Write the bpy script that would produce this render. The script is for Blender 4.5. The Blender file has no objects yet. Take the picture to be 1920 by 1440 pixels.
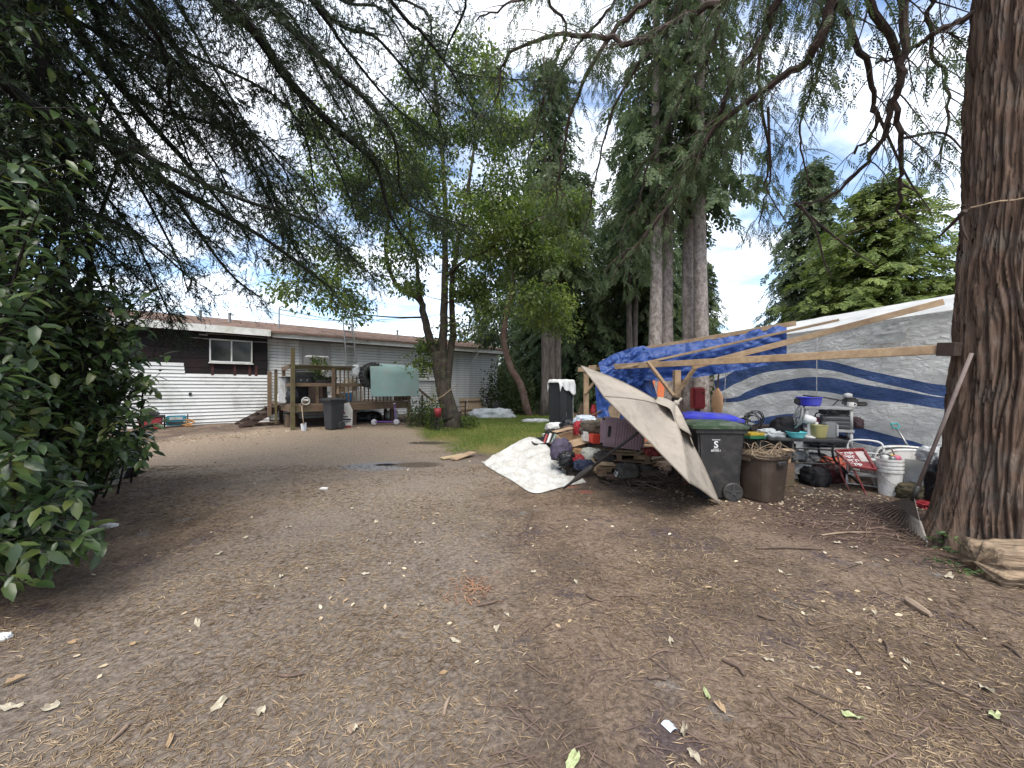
import bpy, bmesh, math, random
import numpy as np
from mathutils import Vector, Matrix, Euler, noise
random.seed(7); RNG = np.random.default_rng(7)
SC = bpy.context.scene; COL = SC.collection
PI = math.pi
# ------------------------------------------------------------------ camera, sky, sun, exposure
F, HY, CZ = 721.0, 728.0, 1.6          # survey focal length (px of a 1920 wide frame), eye level row, eye height
cd = bpy.data.cameras.new('camera'); cam = bpy.data.objects.new('camera', cd); COL.objects.link(cam)
cam.location = (0, 0, CZ); cam.rotation_euler = (PI/2, 0, 0)
cd.sensor_width = 36; cd.lens = 36*F/1920; cd.shift_y = 8/1920; cd.clip_start = .05; cd.clip_end = 800
SC.camera = cam
SUN_EL, SUN_AZ = math.radians(57), math.radians(179)      # azimuth from +Y clockwise: high behind the camera
w = bpy.data.worlds.new('World'); SC.world = w; w.use_nodes = True
nt = w.node_tree; N, L = nt.nodes, nt.links
bg = N['Background']
sky = N.new('ShaderNodeTexSky'); sky.sky_type = 'NISHITA'; sky.sun_disc = False
sky.sun_elevation = SUN_EL; sky.sun_rotation = SUN_AZ; sky.air_density = 1.0; sky.dust_density = .6; sky.ozone_density = 1.6
tc = N.new('ShaderNodeTexCoord')
sep = N.new('ShaderNodeSeparateXYZ'); L.new(tc.outputs['Generated'], sep.inputs[0])
dz = N.new('ShaderNodeMath'); dz.operation = 'MAXIMUM'; dz.inputs[1].default_value = 0.0; L.new(sep.outputs[2], dz.inputs[0])
dza = N.new('ShaderNodeMath'); dza.operation = 'ADD'; dza.inputs[1].default_value = .22; L.new(dz.outputs[0], dza.inputs[0])
vd = N.new('ShaderNodeVectorMath'); vd.operation = 'DIVIDE'; L.new(tc.outputs['Generated'], vd.inputs[0]); L.new(dza.outputs[0], vd.inputs[1])
mp = N.new('ShaderNodeMapping'); mp.inputs['Location'].default_value = (12.5, 3.3, 0); mp.inputs['Scale'].default_value = (.8, 1.5, .0); mp.inputs['Rotation'].default_value = (0, 0, .5)
L.new(vd.outputs[0], mp.inputs[0])
cn = N.new('ShaderNodeTexNoise'); cn.inputs['Scale'].default_value = 1.5; cn.inputs['Detail'].default_value = 9; cn.inputs['Roughness'].default_value = .58; cn.inputs['Distortion'].default_value = .35
L.new(mp.outputs[0], cn.inputs['Vector'])
cr = N.new('ShaderNodeMapRange'); cr.inputs[1].default_value = .37; cr.inputs[2].default_value = .62; cr.interpolation_type = 'SMOOTHSTEP'
L.new(cn.outputs[0], cr.inputs[0])
cn2 = N.new('ShaderNodeTexNoise'); cn2.inputs['Scale'].default_value = 3.4; cn2.inputs['Detail'].default_value = 7; cn2.inputs['Roughness'].default_value = .6; L.new(mp.outputs[0], cn2.inputs['Vector'])
cw = N.new('ShaderNodeMix'); cw.data_type = 'RGBA'; cw.inputs['A'].default_value = (5.0, 5.5, 6.3, 1); cw.inputs['B'].default_value = (7.2, 7.4, 7.8, 1)
cwr = N.new('ShaderNodeMapRange'); cwr.inputs[1].default_value = .38; cwr.inputs[2].default_value = .6; L.new(cn2.outputs[0], cwr.inputs[0]); L.new(cwr.outputs[0], cw.inputs['Factor'])
cmix = N.new('ShaderNodeMix'); cmix.data_type = 'RGBA'; L.new(cw.outputs['Result'], cmix.inputs['B'])
L.new(cr.outputs[0], cmix.inputs['Factor']); L.new(sky.outputs[0], cmix.inputs['A'])
L.new(cmix.outputs['Result'], bg.inputs[0]); bg.inputs[1].default_value = .14
sl = bpy.data.lights.new('sun', 'SUN'); sun = bpy.data.objects.new('sun', sl); COL.objects.link(sun)
sl.energy = 2.2; sl.angle = math.radians(35); sl.color = (1, .95, .87)
sdir = Vector((math.sin(SUN_AZ)*math.cos(SUN_EL), math.cos(SUN_AZ)*math.cos(SUN_EL), math.sin(SUN_EL)))
sun.rotation_euler = sdir.to_track_quat('Z', 'Y').to_euler(); sun.location = (0, 0, 30)
vs = SC.view_settings; vs.view_transform = 'Standard'; vs.look = 'None'; vs.gamma = 1; vs.use_curve_mapping = False; vs.exposure = 1.12
SC.render.engine = 'CYCLES'; SC.cycles.max_bounces = 6; SC.cycles.transparent_max_bounces = 6

# ------------------------------------------------------------------ helpers
def sstep(a, b, x):
    t = np.clip((np.asarray(x, float)-a)/(b-a), 0, 1); return t*t*(3-2*t)
def gh(x, y):
    """height of the bare ground"""
    x = np.asarray(x, float); y = np.asarray(y, float)
    h = .25*sstep(8, 14.5, y)
    h = h + .012*np.sin(1.3*x+.7*y)*np.cos(.9*y-.4*x) + .006*np.sin(3.7*x-1.1)*np.sin(3.1*y+.6) + .003*np.sin(9.1*x+2*y)*np.sin(8.3*y)
    h = h + .07*np.exp(-(((x-4.35)/.8)**2+((y-4.9)/.7)**2)) + .07*np.exp(-(((x-4.6)/1.2)**2+((y-3.5)/1.0)**2))
    h = h + .12*sstep(0, 1, (-(x+3.6))/3.0)*sstep(8, 5, y)
    return h
def P(px, py, d): return Vector(((px-960)/F*d, d, CZ-(py-HY)/F*d))
def G(px, py):
    d = CZ*F/(py-HY)
    for _ in range(12):
        d = (CZ-float(gh((px-960)/F*d, d)))*F/(py-HY)
    x = (px-960)/F*d
    return Vector((x, d, float(gh(x, d))))
def GD(px, d):
    x = (px-960)/F*d; return Vector((x, d, float(gh(x, d))))
def fbm(v, o=4): return noise.fractal(v, 1.0, 2.0, o)

FR = {}        # root name -> (matrix, world flag)
def thing(name, label, cat, loc=(0,0,0), rz=0, group=None, world=False, rot=None):
    o = bpy.data.objects.new(name, None); COL.objects.link(o); o.empty_display_size = .1
    o.location = loc; o.rotation_euler = rot if rot is not None else (0,0,rz)
    o['label'] = label; o['category'] = cat
    if group: o['group'] = group
    m = Matrix.LocRotScale(Vector(loc), Euler(o.rotation_euler), None)
    FR[o.name] = (m.inverted(), world)
    return o
def tag(o, label, cat, group=None):
    o['label'] = label; o['category'] = cat
    if group: o['group'] = group
    return o
def struct(o): o['kind'] = 'structure'; return o
def stuff(o, label=None, cat=None):
    o['kind'] = 'stuff'
    if label: o['label'] = label; o['category'] = cat
    return o
def root_of(o):
    while o.parent: o = o.parent
    return o
def finish(me, name, mat, parent=None, world=None, smooth=False):
    if mat is not None:
        for m in (mat if isinstance(mat, (list, tuple)) else [mat]): me.materials.append(m)
    if smooth: me.polygons.foreach_set('use_smooth', [True]*len(me.polygons))
    o = bpy.data.objects.new(name, me); COL.objects.link(o)
    if parent is not None:
        inv, wf = FR.get(root_of(parent).name, (Matrix(), False))
        if (wf if world is None else world): me.transform(inv)
        o.parent = parent
    me.update()
    return o
def copy_tree(o, parent=None):
    c = o.copy(); COL.objects.link(c); c.parent = parent
    for ch in list(o.children): copy_tree(ch, c)
    return c
def frame(fwd, up=Vector((0,0,1))):
    x = Vector(fwd).normalized(); y = Vector(up).cross(x)
    if y.length < 1e-4: y = Vector((0,1,0)).cross(x)
    y.normalize(); z = x.cross(y)
    return Matrix((x, y, z)).transposed()
class MB:
    def __init__(s): s.v = []; s.f = []; s.m = []
    def add(s, vs, fs, mi=0):
        b = len(s.v); s.v += [tuple(v) for v in vs]; s.f += [tuple(i+b for i in f) for f in fs]; s.m += [mi]*len(fs); return s
    def box(s, c, sz, R=None, mi=0, taper=1.0):
        hx, hy, hz = sz[0]/2, sz[1]/2, sz[2]/2; vs = []
        for z in (-1, 1):
            k = taper if z < 0 else 1
            for x, y in ((-1,-1),(1,-1),(1,1),(-1,1)):
                p = Vector((x*hx*k, y*hy*k, z*hz))
                if R is not None: p = R @ p
                vs.append(p+Vector(c))
        return s.add(vs, [(3,2,1,0),(4,5,6,7),(0,1,5,4),(1,2,6,5),(2,3,7,6),(3,0,4,7)], mi)
    def bar(s, a, b, w, h, up=(0,0,1), mi=0):
        a, b = Vector(a), Vector(b); return s.box((a+b)/2, ((b-a).length, w, h), frame(b-a, Vector(up)), mi)
    def tube(s, pts, r, n=8, mi=0, cap=True):
        pts = [Vector(p) for p in pts]; k = len(pts)
        rs = r if isinstance(r, (list, tuple)) else [r]*k
        vs = []; up = None
        for i, p in enumerate(pts):
            t = (pts[min(i+1,k-1)]-pts[max(i-1,0)])
            t = t.normalized() if t.length > 1e-9 else Vector((0,0,1))
            if up is None: up = t.orthogonal().normalized()
            else:
                up = up - t*up.dot(t)
                up = up.normalized() if up.length > 1e-6 else t.orthogonal().normalized()
            q = t.cross(up)
            for j in range(n):
                a = 2*PI*j/n; vs.append(p+(up*math.cos(a)+q*math.sin(a))*rs[i])
        fs = [(i*n+j, i*n+(j+1)%n, (i+1)*n+(j+1)%n, (i+1)*n+j) for i in range(k-1) for j in range(n)]
        if cap: fs += [tuple(range(n-1,-1,-1)), tuple((k-1)*n+j for j in range(n))]
        return s.add(vs, fs, mi)
    def lathe(s, prof, n=20, c=(0,0,0), R=None, mi=0, sq=0.0):
        vs = []
        for r, z in prof:
            for j in range(n):
                a = 2*PI*j/n; ca, sa = math.cos(a), math.sin(a)
                if sq: 
                    e = (abs(ca)**(2/(1-sq)*1.0)+abs(sa)**(2/(1-sq)*1.0))**(-(1-sq)/2); k = e
                else: k = 1
                p = Vector((r*k*ca, r*k*sa, z))
                if R is not None: p = R @ p
                vs.append(p+Vector(c))
        m = len(prof)
        fs = [(i*n+j, i*n+(j+1)%n, (i+1)*n+(j+1)%n, (i+1)*n+j) for i in range(m-1) for j in range(n)]
        if prof[0][0] > 1e-4: fs.append(tuple(range(n-1,-1,-1)))
        if prof[-1][0] > 1e-4: fs.append(tuple((m-1)*n+j for j in range(n)))
        return s.add(vs, fs, mi)
    def grid(s, fn, nu, nv, mi=0, closed=False):
        vs = [fn(i/nu, j/nv) for i in range(nu+1) for j in range(nv+1)]
        fs = [(i*(nv+1)+j, (i+1)*(nv+1)+j, (i+1)*(nv+1)+j+1, i*(nv+1)+j+1) for i in range(nu) for j in range(nv)]
        return s.add(vs, fs, mi)
    def poly(s, pts, mi=0): return s.add(pts, [tuple(range(len(pts)))], mi)
    def build(s, name, mat, parent=None, bevel=0, smooth=False, world=None, solid=0, seg=1):
        me = bpy.data.meshes.new(name); me.from_pydata(s.v, [], s.f)
        if any(s.m): me.polygons.foreach_set('material_index', s.m)
        if bevel or solid:
            bm = bmesh.new(); bm.from_mesh(me)
            if solid:
                bmesh.ops.recalc_face_normals(bm, faces=bm.faces)
                bmesh.ops.solidify(bm, geom=list(bm.faces), thickness=solid)
            if bevel:
                es = [e for e in bm.edges if len(e.link_faces) == 2 and e.calc_face_angle(0) > .5]
                bmesh.ops.bevel(bm, geom=es, offset=bevel, segments=seg, affect='EDGES', clamp_overlap=True)
            bm.to_mesh(me); bm.free()
        return finish(me, name, mat, parent, world, smooth)
def crom(pts, n):
    """smooth curve through points"""
    pts = [Vector(p) for p in pts]; q = [pts[0]*2-pts[1]]+pts+[pts[-1]*2-pts[-2]]; out = []
    m = len(pts)-1
    for i in range(n+1):
        u = i/n*m; k = min(int(u), m-1); t = u-k; a, b, c, d = q[k:k+4]
        out.append(.5*((2*b)+(c-a)*t+(2*a-5*b+4*c-d)*t*t+(3*b-a-3*c+d)*t**3))
    return out
def np_mesh(name, V, Fc, mat, parent=None, smooth=False, world=None):
    """fast mesh from arrays; Fc is (m,k) with one face size"""
    me = bpy.data.meshes.new(name); V = np.asarray(V, np.float32); Fc = np.asarray(Fc, np.int32); m, k = Fc.shape
    me.vertices.add(len(V)); me.vertices.foreach_set('co', V.ravel())
    me.loops.add(m*k); me.loops.foreach_set('vertex_index', Fc.ravel())
    me.polygons.add(m); me.polygons.foreach_set('loop_start', np.arange(0, m*k, k, dtype=np.int32))
    me.polygons.foreach_set('loop_total', np.full(m, k, np.int32)) if False else None
    me.update(calc_edges=True); me.validate()
    return finish(me, name, mat, parent, world, smooth)
def unit(a): return a/np.maximum(np.linalg.norm(a, axis=-1, keepdims=True), 1e-9)
def scatter(tv, tf, pos, X, Nn, sc):
    """copies of a small template: x along X, z near Nn"""
    X = unit(np.asarray(X, float)); Y = unit(np.cross(Nn, X)); Z = np.cross(X, Y)
    R = np.stack([X, Y, Z], 1)                       # n,3(axis),3
    V = np.einsum('kj,nji->nki', tv, R)*np.asarray(sc)[:, None, None] + np.asarray(pos)[:, None, :]
    n, k = len(pos), len(tv)
    Fc = (tf[None]+(np.arange(n)*k)[:, None, None]).reshape(-1, tf.shape[1])
    return V.reshape(-1, 3), Fc
def joinVF(lst):
    V, Fc, b = [], [], 0
    for v, f in lst: V.append(v); Fc.append(f+b); b += len(v)
    return np.concatenate(V), np.concatenate(Fc)

# ------------------------------------------------------------------ materials
MT = {}
def lin(c): return tuple(((x/12.92) if x <= .04045 else ((x+.055)/1.055)**2.4) for x in c)
def M(name, c1, c2=None, scale=6, rough=.75, bump=0, bscale=None, spec=.3, stretch=(1,1,1), detail=5, lo=.35, hi=.65, metal=0, dirt=None, dscale=2.5):
    if name in MT: return MT[name]
    m = bpy.data.materials.new(name); m.use_nodes = True; nt = m.node_tree; N, L = nt.nodes, nt.links
    b = N['Principled BSDF']; b.inputs['Roughness'].default_value = rough; b.inputs['Specular IOR Level'].default_value = spec; b.inputs['Metallic'].default_value = metal
    if c2 is None: c2 = tuple(x*.72 for x in c1)
    tc = N.new('ShaderNodeTexCoord'); mp = N.new('ShaderNodeMapping'); mp.inputs['Scale'].default_value = stretch; L.new(tc.outputs['Object'], mp.inputs[0])
    n = N.new('ShaderNodeTexNoise'); n.inputs['Scale'].default_value = scale; n.inputs['Detail'].default_value = detail; n.inputs['Roughness'].default_value = .65; L.new(mp.outputs[0], n.inputs['Vector'])
    r = N.new('ShaderNodeMapRange'); r.inputs[1].default_value = lo; r.inputs[2].default_value = hi; L.new(n.outputs[0], r.inputs[0])
    x = N.new('ShaderNodeMix'); x.data_type = 'RGBA'; x.inputs['A'].default_value = (*c1, 1); x.inputs['B'].default_value = (*c2, 1); L.new(r.outputs[0], x.inputs['Factor'])
    out = x.outputs['Result']
    if dirt:
        n2 = N.new('ShaderNodeTexNoise'); n2.inputs['Scale'].default_value = dscale; n2.inputs['Detail'].default_value = 6; n2.inputs['Roughness'].default_value = .7; L.new(tc.outputs['Object'], n2.inputs['Vector'])
        r2 = N.new('ShaderNodeMapRange'); r2.inputs[1].default_value = .48; r2.inputs[2].default_value = .70; L.new(n2.outputs[0], r2.inputs[0])
        x2 = N.new('ShaderNodeMix'); x2.data_type = 'RGBA'; x2.inputs['B'].default_value = (*dirt, 1); L.new(r2.outputs[0], x2.inputs['Factor']); L.new(out, x2.inputs['A']); out = x2.outputs['Result']
    L.new(out, b.inputs['Base Color'])
    if bump:
        n3 = N.new('ShaderNodeTexNoise'); n3.inputs['Scale'].default_value = bscale or scale*3; n3.inputs['Detail'].default_value = 6; L.new(mp.outputs[0], n3.inputs['Vector'])
        bp = N.new('ShaderNodeBump'); bp.inputs['Strength'].default_value = min(1, bump); bp.inputs['Distance'].default_value = .02; L.new(n3.outputs[0], bp.inputs['Height']); L.new(bp.outputs[0], b.inputs['Normal'])
    MT[name] = m; return m
def LEAF(name, cols, rough=.5, trans=.35, spec=.35, nscale=1.2):
    """foliage: colour by leaf, some light passing through"""
    m = bpy.data.materials.new(name); m.use_nodes = True; nt = m.node_tree; N, L = nt.nodes, nt.links
    b = N['Principled BSDF']; b.inputs['Roughness'].default_value = rough; b.inputs['Specular IOR Level'].default_value = spec
    g = N.new('ShaderNodeNewGeometry'); tc = N.new('ShaderNodeTexCoord'); n = N.new('ShaderNodeTexNoise'); n.inputs['Scale'].default_value = nscale; n.inputs['Detail'].default_value = 3; L.new(tc.outputs['Object'], n.inputs['Vector'])
    a = N.new('ShaderNodeMath'); a.operation = 'MULTIPLY_ADD'; a.inputs[1].default_value = 1.5; a.inputs[2].default_value = -.5; L.new(n.outputs[0], a.inputs[0])
    s = N.new('ShaderNodeMath'); s.operation = 'MULTIPLY_ADD'; s.inputs[1].default_value = .55; L.new(g.outputs['Random Per Island'], s.inputs[0]); L.new(a.outputs[0], s.inputs[2])
    r = N.new('ShaderNodeValToRGB'); e = r.color_ramp.elements
    while len(e) < len(cols): e.new(.5)
    for i, c in enumerate(cols): e[i].position = i/(len(cols)-1); e[i].color = (*c, 1)
    L.new(s.outputs[0], r.inputs[0]); L.new(r.outputs[0], b.inputs['Base Color'])
    if trans:
        t = N.new('ShaderNodeBsdfTranslucent'); hs = N.new('ShaderNodeHueSaturation'); hs.inputs['Value'].default_value = 1.5; hs.inputs['Saturation'].default_value = 1.1; L.new(r.outputs[0], hs.inputs['Color']); L.new(hs.outputs[0], t.inputs[0])
        mx = N.new('ShaderNodeMixShader'); mx.inputs[0].default_value = trans; L.new(b.outputs[0], mx.inputs[1]); L.new(t.outputs[0], mx.inputs[2]); L.new(mx.outputs[0], N['Material Output'].inputs[0])
    return m
BARK = M('bark_grey', (.17,.14,.12), (.06,.05,.045), 9, .9, .9, 16, stretch=(1,1,.25))
FIRBARK = M('bark_dark', (.022,.018,.015), (.011,.0095,.008), 12, .9, .6)
GREYTRUNK = M('bark_pale', (.34,.295,.265), (.16,.13,.115), 7, .9, .8, 20, stretch=(1,1,.5), dirt=(.09,.07,.06), dscale=9)
REDTRUNK = M('bark_red', (.17,.085,.068), (.10,.07,.055), 8, .8, .6, stretch=(1,1,.4), dirt=(.2,.16,.12), dscale=4)
DECIDBARK = M('bark_lichen', (.075,.052,.04), (.03,.025,.02), 7, .9, .9, 20, stretch=(1,1,.3), dirt=(.10,.10,.065), dscale=5)
WOOD = M('new_lumber', (.42,.30,.18), (.30,.20,.12), 4, .65, .15, 30, stretch=(1,6,6), dirt=(.22,.14,.08), dscale=3)
OLDWOOD = M('weathered_lumber', (.20,.13,.085), (.12,.08,.055), 5, .8, .3, 30, stretch=(1,6,6), dirt=(.10,.10,.05), dscale=3)
MOSSWOOD = M('mossy_lumber', (.13,.12,.05), (.10,.07,.045), 4, .85, .3, 30)
DARKWOOD = M('dark_lumber', (.07,.045,.035), (.04,.028,.022), 5, .8, .3, 30)
GREYWOOD = M('grey_fence_wood', (.24,.20,.17), (.15,.12,.1), 6, .85, .3, stretch=(4,4,.5))
WHITEP = M('white_plastic', (.72,.71,.69), (.62,.61,.58), 5, .45, dirt=(.42,.38,.32), dscale=6)
WHITEPAINT = M('white_paint', (.70,.70,.68), (.58,.58,.56), 3, .6, dirt=(.42,.42,.36), dscale=2)
BLACKP = M('black_plastic', (.022,.022,.024), (.034,.033,.032), 4, .5, .1, 60, dirt=(.06,.055,.05), dscale=5)
BLACKM = M('black_metal', (.02,.02,.02), (.035,.033,.03), 8, .4)
GREYP = M('grey_plastic', (.42,.42,.41), (.34,.34,.33), 6, .5, dirt=(.2,.19,.17), dscale=7)
GREYM = M('grey_metal', (.33,.33,.33), (.22,.22,.22), 9, .4, metal=.6)
REDP = M('red_plastic', (.30,.022,.028), (.22,.016,.022), 6, .45, dirt=(.25,.04,.04), dscale=7)
ORANGE = M('orange_paint', (.75,.20,.07), (.6,.15,.06), 5, .6)
CARD = M('cardboard', (.45,.32,.2), (.36,.25,.15), 5, .85, dirt=(.25,.17,.11), dscale=5)
ROPE = M('rope', (.42,.31,.2), None, 30, .9)
WIRE = M('wire_black', (.02,.02,.02), None, 5, .6)
CYAN = M('cyan_plastic', (.10,.55,.58), (.2,.65,.66), 5, .4)
BLUEP = M('blue_plastic', (.035,.04,.42), (.05,.06,.5), 4, .4, dirt=(.1,.1,.3), dscale=6)
WHITECLOTH = M('white_cloth', (.72,.71,.68), (.58,.58,.56), 4, .85, .3, 40, dirt=(.42,.4,.36), dscale=5)
BLACKBAG = M('black_bag', (.012,.012,.014), (.02,.02,.022), 6, .28, .8, 14)
def cloth(name, c): return M(name, c, tuple(x*.55 for x in c), 7, .85, .6, 18)
# ------------------------------------------------------------------ ground
def ground_material():
    m = bpy.data.materials.new('dirt'); m.use_nodes = True; nt = m.node_tree; N, L = nt.nodes, nt.links
    b = N['Principled BSDF']; b.inputs['Roughness'].default_value = .95; b.inputs['Specular IOR Level'].default_value = .15
    tc = N.new('ShaderNodeTexCoord')
    def nz(scale, detail=6, rough=.65, dist=0, stretch=None):
        n = N.new('ShaderNodeTexNoise'); n.inputs['Scale'].default_value = scale; n.inputs['Detail'].default_value = detail; n.inputs['Roughness'].default_value = rough; n.inputs['Distortion'].default_value = dist
        if stretch:
            q = N.new('ShaderNodeMapping'); q.inputs['Scale'].default_value = stretch; L.new(tc.outputs['Object'], q.inputs[0]); L.new(q.outputs[0], n.inputs['Vector'])
        else: L.new(tc.outputs['Object'], n.inputs['Vector'])
        return n.outputs[0]
    def rng(s, a, b_, c=0., d=1.):
        r = N.new('ShaderNodeMapRange'); r.interpolation_type = 'SMOOTHSTEP'; r.inputs[1].default_value = a; r.inputs[2].default_value = b_; r.inputs[3].default_value = c; r.inputs[4].default_value = d; L.new(s, r.inputs[0]); return r.outputs[0]
    def mix(f, a, b_):
        x = N.new('ShaderNodeMix'); x.data_type = 'RGBA'
        for k, v in (('A', a), ('B', b_)):
            if isinstance(v, tuple): x.inputs[k].default_value = (*v, 1)
            else: L.new(v, x.inputs[k])
        if isinstance(f, float): x.inputs['Factor'].default_value = f
        else: L.new(f, x.inputs['Factor'])
        return x.outputs['Result']
    def op(o, a, b_):
        q = N.new('ShaderNodeMath'); q.operation = o
        for i, v in enumerate((a, b_)):
            if isinstance(v, (int, float)): q.inputs[i].default_value = v
            else: L.new(v, q.inputs[i])
        return q.outputs[0]
    sp = N.new('ShaderNodeSeparateXYZ'); L.new(tc.outputs['Object'], sp.inputs[0]); X, Y = sp.outputs[0], sp.outputs[1]
    def blob(cx, cy, rx, ry, edge=.5, wob=.5, ws=1.2):
        dx = op('DIVIDE', op('SUBTRACT', X, cx), rx); dy = op('DIVIDE', op('SUBTRACT', Y, cy), ry)
        q = op('ADD', op('MULTIPLY', dx, dx), op('MULTIPLY', dy, dy))
        q = op('ADD', q, op('MULTIPLY', op('SUBTRACT', nz(ws, 5), .5), wob*2.2))
        return rng(q, 1+edge, 1-edge)
    c = mix(rng(nz(.8, 6, .7), .42, .58), (.180,.133,.098), (.112,.083,.063))
    c = mix(rng(nz(1.9, 6, .72, .5), .52, .64), c, (.088,.066,.064))            # darker, faintly purple patches
    c = mix(rng(nz(1.6, 4, .6, .3, (1, 1, 1)), .62, .74), c, (.175,.168,.158))  # grey worn patches
    c = mix(op('MULTIPLY', blob(-1.6, 3.0, 1.5, 5.2, .6, .8), .8), c, (.19,.158,.130))
    c = mix(blob(-5.6, 10.5, 4.2, 3.4, .45, .5), c, (.30,.232,.168))            # pale worn drive
    c = mix(op('MULTIPLY', blob(-2.2, 7.0, 2.6, 2.2, .6, .6), .6), c, (.225,.187,.150))
    c = mix(blob(-2.3, 10.6, .55, .22, .5, .35, 2.5), c, (.075,.06,.045))
    c = mix(blob(-2.75, 7.9, .75, .42, .45, .4, 3), c, (.20,.20,.205))         # ash grey spill
    c = mix(blob(-2.62, 8.05, .26, .12, .3, .3, 4), c, (.012,.012,.012))
    c = mix(blob(-1.95, 8.05, .5, .3, .5, .5, 3), c, (.10,.08,.06))
    c = mix(blob(4.4, 4.5, 1.5, 1.1, .5, .6), c, (.085,.058,.048))             # rotted needles round the big tree
    for cx, cy in ((1.15, 5.95), (.55, 6.7), (.95, 6.3)): c = mix(op('MULTIPLY', blob(cx, cy, .12, .10, .5, .9, 6), .55), c, (.40,.12,.085))
    lawn = blob(.2, 14.8, 3.6, 5.4, .18, .35, .9); c = mix(lawn, c, (.115,.125,.035))
    c = mix(op('MULTIPLY', lawn, rng(nz(.7, 4), .45, .6)), c, (.20,.17,.06))
    # grit
    v = N.new('ShaderNodeTexVoronoi'); v.inputs['Scale'].default_value = 55; L.new(tc.outputs['Object'], v.inputs['Vector'])
    c = mix(op('MULTIPLY', rng(v.outputs['Distance'], .22, .05), .35), c, (.30,.255,.21))
    f = nz(30, 9, .8); c2 = mix(rng(f, .3, .7), (.28,.26,.25), (1.75,1.73,1.7))
    mu = N.new('ShaderNodeMix'); mu.data_type = 'RGBA'; mu.blend_type = 'MULTIPLY'; mu.inputs['Factor'].default_value = .8; L.new(c, mu.inputs['A']); L.new(c2, mu.inputs['B'])
    L.new(mu.outputs['Result'], b.inputs['Base Color'])
    bp = N.new('ShaderNodeBump'); bp.inputs['Strength'].default_value = .8; bp.inputs['Distance'].default_value = .03
    L.new(op('ADD', nz(30, 8, .7), op('MULTIPLY', nz(6, 4), 1.2)), bp.inputs['Height']); L.new(bp.outputs[0], b.inputs['Normal'])
    return m
DIRT = ground_material()
xs = np.concatenate([-np.geomspace(14, 300, 14)[::-1], np.linspace(-13.5, 13.5, 200), np.geomspace(14, 300, 14)])
ys = np.concatenate([-np.geomspace(3, 200, 10)[::-1], np.linspace(-2, 26, 220), np.geomspace(27, 400, 14)])
XX, YY = np.meshgrid(xs, ys, indexing='ij'); ZZ = gh(XX, YY)
V = np.stack([XX, YY, ZZ], -1).reshape(-1, 3); ny = len(ys)
ii, jj = np.meshgrid(np.arange(len(xs)-1), np.arange(ny-1), indexing='ij'); a = (ii*ny+jj).ravel()
struct(np_mesh('ground', V, np.stack([a, a+ny, a+ny+1, a+1], 1), DIRT, smooth=True))

def on_lawn(x, y): 
    q = ((x-.2)/3.6)**2+((y-14.8)/5.4)**2
    return q + .35*np.sin(2.1*x+.5*y)*np.sin(1.7*y-1.1*x)
# needle litter: tan fir needles, thinning with distance
n = 120000
dd = 1.4+6.6*RNG.random(n)**1.25; xx = (RNG.random(n)*2.9-1.45)*(dd+.4)
pat = np.sin(1.9*xx+1.2*np.sin(1.3*dd))*np.sin(2.3*dd+.8*np.sin(1.7*xx)); keep = RNG.random(n) < np.clip(.55+.55*pat, .12, 1)
xx, dd = xx[keep], dd[keep]; n = len(xx)
ang = RNG.random(n)*2*PI
tv = np.array([[-.5,-.035,0],[.5,-.03,.0],[.5,.03,.0],[-.5,.035,0],[0,0,.05]]); tf = np.array([[0,1,4],[1,2,4],[2,3,4],[3,0,4]])
tvn = np.array([[-.5,-.03,0],[.05,-.045,.04],[.5,0,.0],[.05,.045,.04]]); tfn = np.array([[0,1,2],[0,2,3]])
pos = np.stack([xx, dd, gh(xx, dd)+.004], 1); X = np.stack([np.cos(ang), np.sin(ang), RNG.normal(0, .1, n)], 1)
Vn, Fn = scatter(tvn, tfn, pos, X, np.tile([0,0,1.], (n,1))+RNG.normal(0,.3,(n,3)), RNG.uniform(.022, .06, n)*(1+.1*dd))
NEED = LEAF('dry_needles', [(.06,.04,.028),(.16,.11,.07),(.27,.195,.12),(.42,.32,.21)], .8, 0, .2, 2.)
stuff(np_mesh('needle_litter', Vn, Fn, NEED), 'tan dry needles strewn over the bare dirt yard', 'needles')
# small dry leaves and chips far and wide
n = 2400
dd = 2+15*RNG.random(n)**1.1; xx = (RNG.random(n)*2.5-1.25)*dd
near_house = RNG.random(n) < .35
xx = np.where(near_house, -9.5+RNG.normal(0, 2.2, n), xx); dd = np.where(near_house, 12.3+.62*(xx+7.5)+RNG.normal(0,.5,n), dd)
tvl = np.array([[-.5,0,0],[-.1,-.26,.1],[.25,-.2,.06],[.5,0,.12],[.25,.2,.1],[-.1,.26,.04],[0,0,-.02]]); tfl = np.array([[0,1,6],[1,2,6],[2,3,6],[3,4,6],[4,5,6],[5,0,6]])
nb_ = RNG.random(n) < .2; xx = np.where(nb_, 3.9+RNG.normal(0,.9,n), xx); dd = np.where(nb_, 5.4+RNG.normal(0,.5,n), dd)
cl_p = np.sin(1.7*xx+.9*np.sin(1.1*dd))*np.sin(1.5*dd+1.3*np.sin(.9*xx)); xx = xx+.35*np.where(cl_p < 0, np.sin(3*dd), 0); keep = near_house | nb_ | (cl_p > -.25); xx, dd = xx[keep], dd[keep]; n = len(xx)
ang = RNG.random(n)*7; pos = np.stack([xx, dd, gh(xx, dd)+.008], 1)
Vn, Fn = scatter(tvl, tfl, pos, np.stack([np.cos(ang), np.sin(ang), RNG.normal(0,.2,n)], 1), np.tile([0,0,1.], (n,1))+RNG.normal(0,.35,(n,3)), RNG.uniform(.015, .055, n)*np.where(dd>8, 1.5, 1))
LITTER = LEAF('litter_leaf', [(.13,.08,.05),(.3,.2,.11),(.48,.4,.28),(.58,.52,.38)], .8, 0, .2, 3)
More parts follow.
